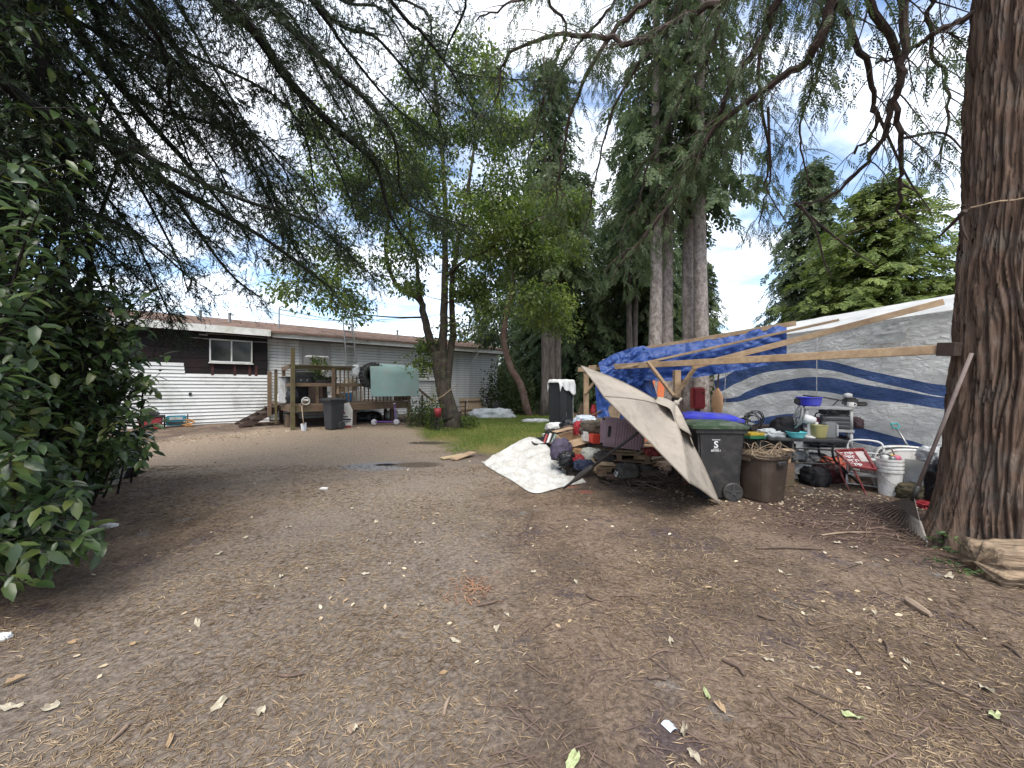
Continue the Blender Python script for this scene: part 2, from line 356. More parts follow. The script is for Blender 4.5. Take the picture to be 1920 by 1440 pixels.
stuff(np_mesh('leaf_litter', Vn, Fn, LITTER), 'small curled dead leaves scattered over the yard', 'leaf litter')
# grass of the lawn
n = 60000
gx = RNG.uniform(-3.9, 4.4, n); gy = 8.6+12.5*RNG.random(n)**1.4; q = on_lawn(gx, gy); k = (RNG.random(n) < np.clip((1.02-q)*3.5, 0, 1)) & ~((gx > -.75) & (gy < 9.35+.25*np.sin(gx*5)) & (gy < 8.3+1.4*(gx+.75)+.0)); gx, gy = gx[k], gy[k]; n = len(gx)
tvg = np.array([[0,-.09,0],[0,.09,0],[.5,.06,.08],[.5,-.06,.08],[1,0,.3]]); tfg = np.array([[0,1,2],[0,2,3],[3,2,4]])
X = np.stack([RNG.normal(0,.55,n), RNG.normal(0,.55,n), np.ones(n)], 1)
Vn, Fn = scatter(tvg, tfg, np.stack([gx, gy, gh(gx,gy)-.005], 1), X, RNG.normal(0,1,(n,3)), RNG.uniform(.03,.085,n)*(1+.02*gy))
stuff(np_mesh('grass', Vn, Fn, LEAF('grass_blade', [(.34,.30,.10),(.17,.23,.05),(.12,.19,.035),(.30,.29,.09)], .6, .35, .3, .9)), 'short green and straw coloured lawn beyond the dirt yard', 'grass')

# ------------------------------------------------------------------ house
HE = Vector((-.2, 23.5, 0)); HC, HS = .764, .645; HA = math.atan2(HS, HC)
def hs(px, w):
    k = (px-960)/F; return (k*(23.5+.764*w)+.2+.646*w)/(.764-.646*k)
def HP(px, py, w):
    s = hs(px, w); y = 23.5+.646*s+.764*w; return Vector((s, w, CZ-(py-HY)/F*y))
SIDING = M('white_siding', (.66,.66,.65), (.57,.57,.56), 2.5, .55, stretch=(.3,1,3), dirt=(.36,.36,.33), dscale=.9)
DARKSIDE = M('dark_siding', (.016,.013,.014), (.010,.009,.010), 3, .85, .3, stretch=(.5,1,4), dirt=(.028,.013,.013), dscale=1.1)
SHING = M('shingle', (.30,.19,.15), (.14,.10,.085), 9, .9, .8, 30, stretch=(1,3,1), dirt=(.42,.26,.18), dscale=7, detail=8)
GLASS = M('window_glass', (.012,.014,.012), (.03,.035,.025), 2, .08, spec=.3)
house = thing('house', 'long low house with white lap siding, dark end wall and red brown shingle roof', 'house', HE, HA)
m = MB(); m.box((-6.5, 4.3, 2.05), (12.0, 7.4, 3.6)); m.build('wall', DARKWOOD, house)  # backing coloured dark so gaps between siding boards read as shade lines
m = MB(); m.box((-16.75, 4.3, 2.03), (8.5, 7.8, 3.56)); m.build('wall', DARKSIDE, house)['label'] = 'bare dark brown end wall'
bd = MB(); bd.add([(-6.0,-.004,0),(6.0,-.004,0),(6.0,-.045,0),(-6.0,-.045,0),(-6.0,-.004,.114),(6.0,-.004,.114),(6.0,-.024,.114),(-6.0,-.024,.114)],
    [(0,1,2,3),(7,6,5,4),(3,2,6,7),(0,4,5,1),(0,3,7,4),(1,5,6,2)])
b0 = None
for i in range(27):
    if b0 is None: o = b0 = bd.build('siding_board', SIDING, house)
    else: o = b0.copy(); COL.objects.link(o)
    o.location = (-6.5, .6, .28+i*.13)
sL, sR, sU = hs(150,.35), hs(506,.35), hs(346,.35)
for i in range(15):
    mb = MB(); z = .2+i*.13
    x0, x1 = sL, sR-.02-.012*(i%3)
    mb.add([(x0,.38,z),(x1,.38,z),(x1,.335,z),(x0,.335,z),(x0,.38,z+.129),(x1,.38,z+.129),(x1,.374,z+.129),(x0,.374,z+.129)],[(0,1,2,3),(7,6,5,4),(3,2,6,7),(0,4,5,1),(0,3,7,4),(1,5,6,2)])
    mb.build('siding_board', SIDING, house)
for i in range(3):
    mb = MB(); z = .2+(15+i)*.13; x0, x1 = sL, sU-.015*i
    mb.add([(x0,.38,z),(x1,.38,z),(x1,.335,z),(x0,.335,z),(x0,.38,z+.129),(x1,.38,z+.129),(x1,.374,z+.129),(x0,.374,z+.129)],[(0,1,2,3),(7,6,5,4),(3,2,6,7),(0,4,5,1),(0,3,7,4),(1,5,6,2)])
    mb.build('siding_board', SIDING, house)
for i in range(10):                                   # bare sheathing boards above
    mb = MB(); mb.box((-16.75, .385, .2+.18+i*.36), (8.48, .03, .35)); mb.build('sheathing_board', DARKSIDE, house, bevel=.006)
for px in (398, 440, 468, 480): mb = MB(); p = HP(px, 690, .35); mb.box((p.x, .362, 2.3), (.09, .014, .42)); mb.build('batten', M('red_primer', (.09,.03,.028), (.04,.02,.02), 6, .8), house)
# eaves and roof
mb = MB(); mb.box((-6.2, .0, 3.78), (12.4, .04, .24)); mb.build('fascia', WHITEPAINT, house)
mb = MB(); mb.box((-16.9, -.16, 3.80), (8.8, .04, .26)); mb.build('fascia', WHITEPAINT, house)
mb = MB(); mb.box((-12.48, -.08, 3.80), (.04, .18, .25)); mb.build('fascia_return', WHITEPAINT, house)
mb = MB(); mb.box((-6.2, .33, 3.69), (12.38, .62, .02)); mb.box((-16.9, .12, 3.71), (8.76, .52, .02)); mb.build('soffit', DARKWOOD, house)
mb = MB(); mb.box((.0, 4.05, 4.33), (.03, 8.1, .16), None)
mb = MB(); mb.bar((-.01, 0, 3.8), (-.01, 4, 4.68), .03, .2); mb.bar((-.01, 8, 3.8), (-.01, 4, 4.68), .03, .2); mb.build('barge_board', WHITEPAINT, house)
mb = MB(); mb.add([(-.52,.6,3.7),(-.52,8,3.7),(-.52,4,4.62)], [(0,1,2)]); mb.build('gable', SIDING, house)
rf = MB(); e = .06
rf.add([(0.06,-.05-.0,3.90),(0.06,4,4.79),(-21.3,4,4.79),(-21.3,-.21,3.86)], [(0,1,2,3)])
rf.add([(0.06,8.1,3.90),(0.06,4,4.79),(-21.3,4,4.79),(-21.3,8.1,3.90)], [(3,2,1,0)])
roof = rf.build('roof', SHING, house, solid=.05)
sh = MB(); random.seed(3)
for r in range(24):
    w0 = -.08+r*.168; z0 = 3.925+(w0+.05)*.2205; x = .05-.15*(r%2)
    while x > -21.2:
        wd = random.choice((.3,.3,.34,.26)); h = random.uniform(0,.008)
        sh.add([(x,w0,z0+h),(x-wd+.01,w0,z0+h),(x-wd+.01,w0+.19,z0+.035+h*.3),(x,w0+.19,z0+.035+h*.3),(x,w0,z0-.02),(x-wd+.01,w0,z0-.02)], [(0,3,2,1),(0,1,5,4)]); x -= wd
shm = LEAF('shingle_tab', [(.10,.078,.068),(.17,.122,.10),(.27,.18,.14),(.15,.125,.11)], .9, 0, .2, 2.)
stuff(sh.build('shingle', shm, roof))
for px in (745, 660, 375, 430): p = HP(px, 620, 2.2); mb = MB(); mb.lathe([(.06,4.2),(.06,4.75),(.075,4.76),(.075,4.8)], 10, (p.x, 2.2, 0)); mb.build('vent_pipe', GREYM, roof)
p = HP(523, 610, 1.2); mb = MB()
mb.tube([(p.x,1.2,4.1),(p.x,1.2,5.0),(p.x+.02,1.2,5.12),(p.x+.12,1.2,5.18),(p.x+.2,1.2,5.1)], .03, 8); mb.build('service_mast', GREYM, roof)
# window in the dark end
def window(px0, px1, py0, py1, w, name='window', sashes=2, fm=None):
    a, b = HP(px0, py1, w), HP(px1, py0, w); z0, z1 = HP((px0+px1)/2, py1, w).z, HP((px0+px1)/2, py0, w).z; fm = fm or WHITEPAINT
    win = MB(); t = .05
    win.box(((a.x+b.x)/2, w, z0+t/2), (b.x-a.x, .08, t)); win.box(((a.x+b.x)/2, w, z1-t/2), (b.x-a.x, .08, t))
    for x in (a.x+t/2, b.x-t/2): win.box((x, w, (z0+z1)/2), (t, .078, z1-z0-2*t-.002))
    f = win.build('window', fm, house, bevel=.006)
    for k in range(sashes):
        x0 = a.x+t+(b.x-a.x-2*t)*k/sashes; x1 = a.x+t+(b.x-a.x-2*t)*(k+1)/sashes
        g = MB(); g.box(((x0+x1)/2, w+.012+.012*k, (z0+z1)/2), (x1-x0-.03, .012, z1-z0-2*t)); g.build('pane', GLASS, f)
        if k: g = MB(); g.box((x0, w-.01, (z0+z1)/2), (.045, .05, z1-z0-2*t-.002)); g.build('mullion', fm, f)
    g = MB(); g.box(((a.x+b.x)/2, w-.03, z0-.03), (b.x-a.x+.06, .12, .04)); g.build('sill', fm, f)
window(392, 473, 637, 680, .33)
window(782, 822, 664, 712, .56, sashes=2)
# door onto the deck
dc = hs(590, .55); mb = MB(); dz0, dz1 = 1.42, 3.52
for x in (dc-.56, dc+.56): mb.box((x, .55, (dz0+dz1)/2), (.12, .1, dz1-dz0))
mb.box((dc, .55, dz1+.05), (1.24, .11, .12)); door = mb.build('door', M('door_grey', (.36,.35,.34), (.3,.29,.29), 3, .6), house, bevel=.005)
mb = MB(); mb.box((dc, .57, (dz0+dz1)/2), (1.0, .05, dz1-dz0-.02))
for z0, z1 in ((1.55,2.2),(2.35,3.35)):
    for x in (dc-.24, dc+.24): mb.box((x, .543, (z0+z1)/2), (.36, .02, z1-z0))
mb.build('door_leaf', MT['door_grey'], door, bevel=.006)
mb = MB(); mb.lathe([(.0,0),(.03,.0),(.034,.03),(.02,.06),(0,.062)], 10, (dc+.4,.53,2.35), Euler((PI/2,0,0)).to_matrix()); mb.build('handle', GREYM, door)
mb = MB(); mb.box((hs(930,.6)+.02, .585, 2.0), (.09, .07, 3.4)); mb.build('corner_trim', WHITEPAINT, house, bevel=.004)
mb = MB(); p = HP(381, 627, .2); mb.box((p.x, .3, p.z), (.26, .1, .05)); mb.build('wall_lamp', GREYM, house)
mb = MB(); p = HP(356, 739, .34); mb.box((p.x, .33, p.z), (.08, .03, .12)); mb.build('outlet_box', BLACKP, house, bevel=.004)
mb = MB()
a, b = HP(352, 632, .3), HP(504, 642, .3); mb.tube(crom([a, (a+b)/2+Vector((0,0,-.03)), b], 8), .012, 5)
a, b = HP(385, 625, .28), HP(500, 634, .28); mb.tube(crom([a, (a+b)/2+Vector((0,0,.02)), b], 8), .012, 5); mb.build('cable', GREYP, house)

# ------------------------------------------------------------------ deck with its stair
ZD = 1.08; S0, S1, W0, W1 = hs(545, -3.54), hs(770, -3.54), -3.54, .5
deck = thing('deck', 'mossy brown wooden deck with railings and steps against the house', 'deck', HE, HA)
k = 0; ww = W0+.07
while ww < W1:
    mb = MB(); mb.box(((S0+S1)/2, ww, ZD-.02), (S1-S0-.03*(k%2), .135, .036)); mb.build('deck_board', OLDWOOD, deck); ww += .142; k += 1
for args in (((S0,W0,ZD-.16),(S1,W0,ZD-.16)), ((S0,W0+.05,ZD-.16),(S0,W1,ZD-.16)), ((S1,W0+.05,ZD-.16),(S1,W1,ZD-.16))):
    mb = MB(); mb.bar(*args, .045, .235); mb.build('rim_board', OLDWOOD if args[0][0] == S0 else MOSSWOOD, deck, bevel=.004)
def post(s, w, z0, z1, mat=OLDWOOD, t=.1, par=None):
    mb = MB(); mb.box((s, w, (z0+z1)/2), (t, t, z1-z0)); return mb.build('post', mat, par or deck, bevel=.006)
pm = W0-.055
sM = hs(625, pm)
post(S0+.05, pm, .2, 2.95, MOSSWOOD, .12); post(sM, pm, .95, 2.32); post(S1-.1, pm, .25, 2.3)
for s in (hs(664,W0+.1), hs(735, W0+.1)): post(s, W0+.1, .2, .94, DARKWOOD, .13)
for s in (S0+.1, hs(640, -1), S1-.1): post(s, -1.2, .2, .94, DARKWOOD, .12)
for z, mt in ((2.30, MOSSWOOD), (1.72, OLDWOOD)):
    mb = MB(); mb.box(((S0+S1)/2, W0+.02, z), (S1-S0, .04, .12)); mb.build('rail', mt, deck, bevel=.004)
mb = MB(); mb.box(((S0+S1)/2, W0-.01, 2.385), (S1-S0+.1, .15, .035)); mb.build('rail_cap', MOSSWOOD, deck, bevel=.004)
bal = MB(); bal.box((0,0,0), (.04,.035,.6)); bal0 = None
s = sM+.12; i = 0
while s < S1-.15:
    for zc in (2.02, 1.38):
        if bal0 is None: o = bal0 = bal.build('baluster', OLDWOOD, deck)
        else: o = bal0.copy(); COL.objects.link(o)
        o.location = (s, W0+.06, zc+random.uniform(-.02,.02)); o.rotation_euler = (0, random.uniform(-.04,.04), 0)
    s += .145; i += 1
# left end: rail, posts
post(S0+.05, -2.0, ZD, 2.35); post(S0+.05, -.4, ZD, 2.35, DARKWOOD)
mb = MB(); mb.bar((S0+.0, W0+.05, 2.33), (S0, -2.0, 2.30), .04, .14); mb.build('rail', OLDWOOD, deck, bevel=.004)
mb = MB(); mb.bar((S0+.0, W0+.05, 1.72), (S0, -2.0, 1.70), .04, .12); mb.build('rail', OLDWOOD, deck, bevel=.004)
# stair down to the left
for i in range(4):
    mb = MB(); mb.box((S0-.2-.28*i, -1.2, ZD-.19*(i+1)), (.3, 1.5, .045)); mb.build('stair_tread', DARKWOOD, deck, bevel=.004)
for wv in (-1.9, -.5):
    mb = MB(); mb.bar((S0-.02, wv, ZD-.17), (S0-1.25, wv, .22), .05, .2); mb.build('stringer', DARKWOOD, deck)
pa, pb = HP(505, 760, -1.98), HP(516, 760, -1.98)
post(pa.x, -1.98, .6, 2.2, OLDWOOD, .12); post(pb.x+.02, -1.98, .3, 2.15, MOSSWOOD, .07)
# stair rail down at the right end
mb = MB(); a, b = HP(776, 722, -2.6), HP(812, 752, -3.6); mb.bar(a, b, .05, .09); mb.build('handrail', OLDWOOD, deck)
mb = MB(); p = HP(792, 740, -3.0); mb.bar((p.x,p.y,.25), (p.x,p.y,p.z), .06, .06); mb.build('handrail_post', OLDWOOD, deck)
# ------------------------------------------------------------------ trees and bushes
def fir_template(n, seed, nl=.17, nw=.05):
    r = np.random.default_rng(seed); V = [[0,-.008,0],[0,.008,0],[1,0,-.06]]; Fc = [[0,1,2]]
    for i in range(n):
        x = i/n*.95+.03; ph = r.random()*2*PI; d = np.array([.62, .78*math.cos(ph), .78*math.sin(ph)]); l = nl*r.uniform(.75,1.15)*(1-.35*max(0,x-.7)/.3)
        s = np.cross(d, [1,0,0]); s /= np.linalg.norm(s); b = np.array([x, 0, -.06*x])
        k = len(V); V += [list(b-s*nw/2), list(b+s*nw/2), list(b+d*l)]; Fc.append([k,k+1,k+2])
    return np.array(V), np.array(Fc)
def frond_template(n, seed, fl=.26, fw=.05):
    """flat drooping cedar spray"""
    r = np.random.default_rng(seed); V = [[0,-.008,0],[0,.008,0],[1,0,-.1]]; Fc = [[0,1,2]]
    for i in range(n):
        x = i/n*.95+.04; sgn = 1 if i % 2 else -1; env = (.35+.65*math.sin(PI*min(1,x*1.1+.12)))
        a = r.uniform(.45,.75); l = fl*env*r.uniform(.7,1.15); b = np.array([x,0,-.1*x*x]); d = np.array([math.cos(a), sgn*math.sin(a), r.uniform(-.3,.12)])
        s = np.array([-math.sin(a)*sgn, math.cos(a), 0]); m_ = b+d*l*.5
        k = len(V); V += [list(b), list(m_-s*fw/2), list(b+d*l), list(m_+s*fw/2)]; Fc += [[k,k+1,k+2],[k,k+2,k+3]]
    return np.array(V), np.array(Fc)
def resample(pts, n): return np.array([list(p) for p in crom(pts, n)])
def twigs_on(limb, step, length, spread, droop, rng, t0=.12, taper=.5, both=True):
    """side twigs along a limb: list of arrays of points"""
    seg = np.linalg.norm(np.diff(limb, axis=0), axis=1); cum = np.concatenate([[0], np.cumsum(seg)]); Lt = cum[-1]; out = []
    s = Lt*t0; sgn = 1
    while s < Lt:
        i = min(np.searchsorted(cum, s)-1, len(seg)-1); i = max(i, 0); u = (s-cum[i])/max(seg[i],1e-6); p = limb[i]*(1-u)+limb[i+1]*u; t = unit(limb[i+1]-limb[i])
        side = np.cross(t, [0,0,1.]); side = side/max(np.linalg.norm(side),1e-6)*sgn
        l = length*rng.uniform(.5,1.2)*(1-taper*s/Lt)
        d = unit(t*rng.uniform(.35,.9)+side*spread*rng.uniform(.3,1.1)+np.array([0,0,rng.uniform(-.5,.25)]))
        k = 7; q = [p]
        for j in range(k):
            d = unit(d+np.array([0,0,-droop/k])+rng.normal(0,.07,3)); q.append(q[-1]+d*l/k)
        out.append(np.array(q)); s += step*rng.uniform(.5,1.5); sgn = -sgn if both else sgn
    return out
def sprays_on(tw, step, rng, ang=.7, down=.25, jitter=.3, t0=.1):
    """points and directions of sprays along a twig"""
    seg = np.diff(tw, axis=0); l = np.linalg.norm(seg, axis=1); cum = np.concatenate([[0], np.cumsum(l)]); Lt = cum[-1]; pos, dr = [], []
    s = Lt*t0; sg = 1
    while s < Lt:
        i = max(0, min(np.searchsorted(cum, s)-1, len(l)-1)); u = (s-cum[i])/max(l[i],1e-6); p = tw[i]+seg[i]*u; t = unit(seg[i])
        sd = np.cross(t, [0,0,1.]); n_ = np.linalg.norm(sd); sd = sd/n_ if n_ > .05 else unit(rng.normal(0,1,3))
        pos.append(p); dr.append(t*math.cos(ang)+sd*sg*math.sin(ang)+np.array([0,0,-down])+rng.normal(0,jitter,3)); s += step*rng.uniform(.6,1.4); sg = -sg
    pos.append(tw[-2]); dr.append(unit(seg[-1])+np.array([0,0,-down*.5]))
    return pos, dr
def place(temps, pos, dr, sc, rng, flat=True):
    pos, dr, sc = np.array(pos), np.array(dr), np.array(sc); lst = []; which = rng.integers(0, len(temps), len(pos))
    Nn = np.tile([0,0,1.], (len(pos),1))+rng.normal(0,.35,(len(pos),3)) if flat else rng.normal(0,1,(len(pos),3))
    for k, (tv, tf) in enumerate(temps):
        q = which == k
        if q.any(): lst.append(scatter(tv, tf, pos[q], dr[q], Nn[q], sc[q]))
    return joinVF(lst)
FIRLEAF = LEAF('fir_needle', [(.012,.020,.010),(.022,.034,.014),(.036,.050,.020)], .6, .18, .3, 1.5)
CEDARLEAF = LEAF('cedar_scale', [(.030,.045,.020),(.058,.082,.033),(.10,.125,.052)], .6, .4, .3, 1.3)

# --- fir whose boughs sweep in from the left; its trunk stands left of the frame
rng = np.random.default_rng(11)
T = Vector((-5.4, 1.5, 0)); fir = thing('fir_tree', 'dark fir whose needled boughs sweep down over the leafy hedge and yard', 'tree', (T.x, T.y, 0), world=True)
mb = MB(); mb.tube([(T.x+.05*math.sin(z), T.y, z) for z in np.linspace(-.1, 16, 14)], [.46*(1-.75*t)+(.15 if t == 0 else 0) for t in np.linspace(0,1,14)], 16); mb.build('trunk', FIRBARK, fir, smooth=True)
FL = [(8.2, [(60,-60,3.6),(240,180,4.4),(380,340,5.2),(470,450,5.8)]),
 (7.6, [(400,-30,4.2),(540,150,5.0),(640,250,5.6),(705,310,6),(730,400,6.4),(775,470,6.8)]),
 (8.6, [(250,-20,4.4),(330,90,5),(450,270,5.8),(560,480,6.8)]),
 (6.6, [(-50,100,3.2),(170,250,4),(360,370,4.6),(500,450,5.4),(620,540,6.2)]),
 (9, [(560,-30,5),(640,80,5.6),(740,200,6.4),(835,275,7)]),
 (9.6, [(700,-40,5.5),(790,60,6.2),(850,140,6.8),(900,230,7.2)]),
 (5.4, [(-100,200,3),(120,370,3.8),(260,440,4.4),(360,525,5)]),
 (7.8, [(100,100,5),(250,330,6.2),(330,480,7),(352,545,7.4)]),
 (8.8, [(-50,-50,4.5),(150,120,5.4),(280,300,6.4),(420,500,7.6),(490,560,8)]),
 (10, [(300,-50,6),(420,160,7),(520,330,8),(640,470,9)]),
 (6.4, [(20,20,3.4),(60,200,3.8),(140,330,4.2),(170,480,4.8),(200,560,5.2)]),
 (10.4, [(450,-60,6.5),(600,100,7.6),(680,260,8.6),(700,420,9.4)]),
 (7, [(180,-60,3.6),(310,100,4.2),(320,200,4.5),(370,340,5)]),
 (9.4, [(-60,60,6),(100,250,7),(200,400,7.8),(260,530,8.4)]),
 (10.2, [(100,-80,6),(260,60,7),(420,240,8),(560,400,9)]),
 (8.4, [(-80,180,5),(60,300,5.6),(150,420,6.2),(230,560,6.8)]),
 (7.4, [(320,-70,3.8),(440,30,4.4),(520,110,4.9),(580,210,5.4)]),
 (11, [(560,-80,7),(720,20,8),(780,120,8.8),(820,200,9.4)]),
 (8.1, [(-60,0,4.2),(120,180,5),(230,300,5.6),(330,400,6.2),(420,470,6.8)]), (7.2, [(40,-40,4.0),(180,60,4.6),(300,180,5.2),(400,300,5.8),(450,400,6.2)]),
 (9.2, [(360,-60,5.4),(470,60,6.2),(560,180,7),(640,330,7.8),(680,450,8.4)]), (6.9, [(-90,260,4.2),(60,360,5),(180,450,5.6),(300,560,6.2)]), (9.8, [(160,-60,6.4),(330,140,7.4),(470,320,8.4),(580,500,9.4)])]
wd = MB(); pos, dr, sc = [], [], []
FL2 = []
for z, pp in FL:
    if rng.random() < .45: FL2.append((z+rng.normal(0,.4), [(q[0]+rng.normal(0,45)+25*i, q[1]+rng.normal(0,30)-20, q[2]*(1+.05*rng.normal())+.4) for i, q in enumerate(pp)]))
for z, pp in FL+FL2:
    pts = [Vector((T.x, T.y, z))]+[P(*q) for q in pp]; n = 26; lb = resample(pts, n); r0 = .022+.003*len(pp)+(.028 if pp[0][0] in (60, 400, 250, -50) else 0)
    wd.tube([Vector(p) for p in lb], [r0*(1-.86*i/n)+.004 for i in range(n+1)], 6)
    for tw in twigs_on(lb, .06, .72, 1.0, .55, rng, .18, .3):
        if rng.random() < .3: continue
        wd.tube([Vector(p) for p in tw[::2]], [.0065,.005,.004,.002], 3, cap=False)
        for t2 in twigs_on(tw, .10, .30, 1.0, .5, rng, .12, .4):
            a, b = sprays_on(t2, .12, rng, .75, .18, .4); pos += a; dr += b; sc += list(rng.uniform(.19,.33,len(a)))
        a, b = sprays_on(tw, .10, rng, .75, .18, .4); pos += a; dr += b; sc += list(rng.uniform(.19,.33,len(a)))
print('fir sprays', len(pos))
if len(pos) > 30000:
    kk = rng.permutation(len(pos))[:30000]; pos = [pos[i] for i in kk]; dr = [dr[i] for i in kk]; sc = [sc[i] for i in kk]
V, Fc = place([fir_template(17, s) for s in (1,2,3)], pos, dr, sc, rng, False)
wd.build('limb', FIRBARK, fir); np_mesh('crown', V, Fc, FIRLEAF, fir)

# --- the big cedar at the right, its furrowed trunk and drooping limbs
CT = Vector((4.74, 3.62, 0)); ced = thing('cedar_tree', 'huge furrowed brown cedar trunk with drooping limbs, the rake leaning on it', 'tree', (CT.x, CT.y, 0), world=True)
def trunk_r(a, z):
    r = .47-.016*z+.19*math.exp(-max(z,0)/.45)*(1+.35*math.sin(3*a+.6)+.2*math.sin(5*a))
    tw = .16*noise.noise(Vector((math.cos(a)*1.5, math.sin(a)*1.5, z*.9)))+.05*noise.noise(Vector((math.cos(a)*6, math.sin(a)*6, z*2.5)))
    c, s_ = math.cos(a+tw), math.sin(a+tw)
    n1 = abs(noise.noise(Vector((c*7.5, s_*7.5, z*.75)))); n2 = abs(noise.noise(Vector((c*17, s_*17, z*1.9+4)))); n3 = noise.noise(Vector((c*30, s_*30, z*7)))
    return r-.06*max(0, .2-n1)/.2-.032*max(0,.22-n2)/.22+.016*n3+.03*noise.noise(Vector((c*2, s_*2, z*1.1)))
mb = MB(); na, nz_ = 330, 150
def tp(u, v):
    z = -.1+9.6*v**1.5; a = 2*PI*u; r = trunk_r(a, z); return Vector((CT.x+.03*z*.6+r*math.cos(a), CT.y-.01*z+r*math.sin(a), z))
mb.grid(tp, na, nz_)
CEDBARK = M('cedar_bark', (.185,.122,.088), (.066,.044,.034), 9, .95, 1, 30, stretch=(2.4,2.4,.16), dirt=(.15,.125,.105), dscale=4, detail=8, spec=.1)
mb.build('trunk', CEDBARK, ced, smooth=True)
CL = [(6.6, [(1600,-60,4.0),(1540,60,4.2),(1480,140,4.5),(1340,240,5),(1290,340,5.4),(1220,430,5.8),(1165,485,6.2)], .055, 1),
 (7.2, [(1420,-40,4.5),(1300,20,4.8),(1210,75,5.0),(1130,70,5.2),(1030,65,5.5),(950,110,6),(930,190,6.3)], .05, 1),
 (6.8, [(1500,-50,4.2),(1440,60,4.5),(1370,160,4.8),(1330,250,5.2),(1250,360,5.8)], .055, 1),
 (6.0, [(1640,-40,4),(1690,120,4.3),(1672,200,4.4),(1655,260,4.6),(1610,320,4.9),(1550,370,5.2),(1490,385,5.4)], .042, .25),
 (5.8, [(1705,-40,3.9),(1697,100,4),(1678,190,4.2),(1690,280,4.4),(1685,350,4.6),(1690,405,4.8)], .042, .3),
 (6.3, [(1570,-60,4.3),(1600,60,4.5),(1635,160,4.8),(1640,240,5),(1600,285,5.2)], .045, .5),
 (7.6, [(1300,-60,5),(1180,30,5.4),(1100,140,5.8),(1060,260,6.2),(1040,390,6.6)], .045, .75),
 (8.2, [(1150,-60,5.6),(1000,-10,6),(890,40,6.6)], .035, .75),
 (7.3, [(1400,-60,5.5),(1330,100,6),(1270,200,6.6),(1210,330,7.2),(1190,430,7.6)], .04, .75),
 (5.4, [(1765,58,3.9),(1700,95,4.2),(1640,120,4.5)], .03, .6),
 (7.1, [(1470,-50,6),(1425,150,6.6),(1440,300,7),(1425,420,7.3)], .04, .9),
 (8, [(1230,-80,6),(1140,20,6.6),(1080,90,7.2),(1010,200,7.8)], .035, .75),
 (7.8, [(1340,-80,5.6),(1250,60,6.2),(1160,180,6.8),(1120,320,7.4),(1100,430,7.8)], .035, .75),
 (6.6, [(1760,-40,4.4),(1745,80,4.8),(1780,180,5.2),(1760,300,5.8)], .03, .9),
 (6.9, [(1560,-40,5.4),(1540,120,6),(1500,240,6.6),(1520,360,7.2)], .03, .8),
 (7.6, [(1420,-60,6.6),(1350,60,7.4),(1380,220,8),(1390,330,8.4)], .03, .7),
 (8.6, [(1060,-60,6.4),(1060,60,7),(1020,180,7.6),(990,300,8)], .03, .75)]
wd = MB(); pos, dr, sc = [], [], []
for z, pp, r0, dens in CL:
    pts = [Vector((CT.x+.018*z, CT.y-.01*z, z))]+[P(*q) for q in pp]; n = 30; lb = resample(pts, n)
    lb += np.array([[0,0,0]]+[list(rng.normal(0,.018,3)) for _ in range(n)])
    wd.tube([Vector(p) for p in lb], [r0*(1-.8*i/n)+.005 for i in range(n+1)], 7)
    for tw in twigs_on(lb, .11/max(.5,dens), .95, .9, .9, rng, .2, .3):
        wd.tube([Vector(p) for p in tw], [.009,.008,.007,.006,.005,.004,.003,.002][:len(tw)], 3, cap=False)
        if rng.random() > .35+.5*dens: continue
        for t2 in twigs_on(tw, .13, .36, .9, 1.3, rng, .2, .3):
            wd.tube([Vector(p) for p in t2[::2]], [.004,.003,.003,.002], 3, cap=False)
            if rng.random() > .3+.55*dens: continue
            a, b = sprays_on(t2, .12, rng, .7, .45, .35); pos += a; dr += b; sc += list(rng.uniform(.15,.28,len(a)))
for pp in ([(1500,384,5.3),(1530,430,5.4),(1545,490,5.5),(1560,520,5.5)],[(1490,380,5.3),(1560,440,5.6),(1600,470,5.8),(1645,500,6)],[(1690,345,4.6),(1700,350,4.6),(1720,360,4.5)],
           [(1640,200,4.6),(1700,330,5),(1745,395,5.2)],[(1440,200,5.4),(1445,330,5.8),(1440,360,5.9),(1490,440,6)],[(1690,260,4.5),(1770,250,4.6),(1820,300,4.4)],[(1810,395,3.3),(1775,430,3.5),(1760,445,3.6)],[(1800,400,3.4),(1805,430,3.4),(1815,450,3.4)]):
    lb = crom([P(*q) for q in pp], 10); wd.tube(lb, [.016*(1-.08*i)+.003 for i in range(11)], 5)
print('cedar sprays', len(pos))
if len(pos) > 17000:
    kk = rng.permutation(len(pos))[:17000]; pos = [pos[i] for i in kk]; dr = [dr[i] for i in kk]; sc = [sc[i] for i in kk]
V, Fc = place([frond_template(13, s, .3, .075) for s in (1,2,3)], pos, dr, sc, rng)
wd.build('limb', M('cedar_limb', (.075,.05,.04), (.04,.03,.025), 12, .9, .5), ced); np_mesh('crown', V, Fc, CEDARLEAF, ced)
# rope tied round the trunk
mb = MB(); pts = []
for i in range(41):
    a = PI*2*i/40; z = 3.24+.10*math.cos(a-2.3); r = trunk_r(a, z)+.03; pts.append(Vector((CT.x+.018*z+r*math.cos(a), CT.y-.01*z+r*math.sin(a), z)))
mb.tube(pts, .007, 5); a = pts[22]; mb.tube(crom([a, P(1700,400,4.6), P(1560,450,5.6)], 10), .004, 4)
tag(mb.build('rope', ROPE), 'tan rope tied round the big cedar trunk above head height', 'rope')

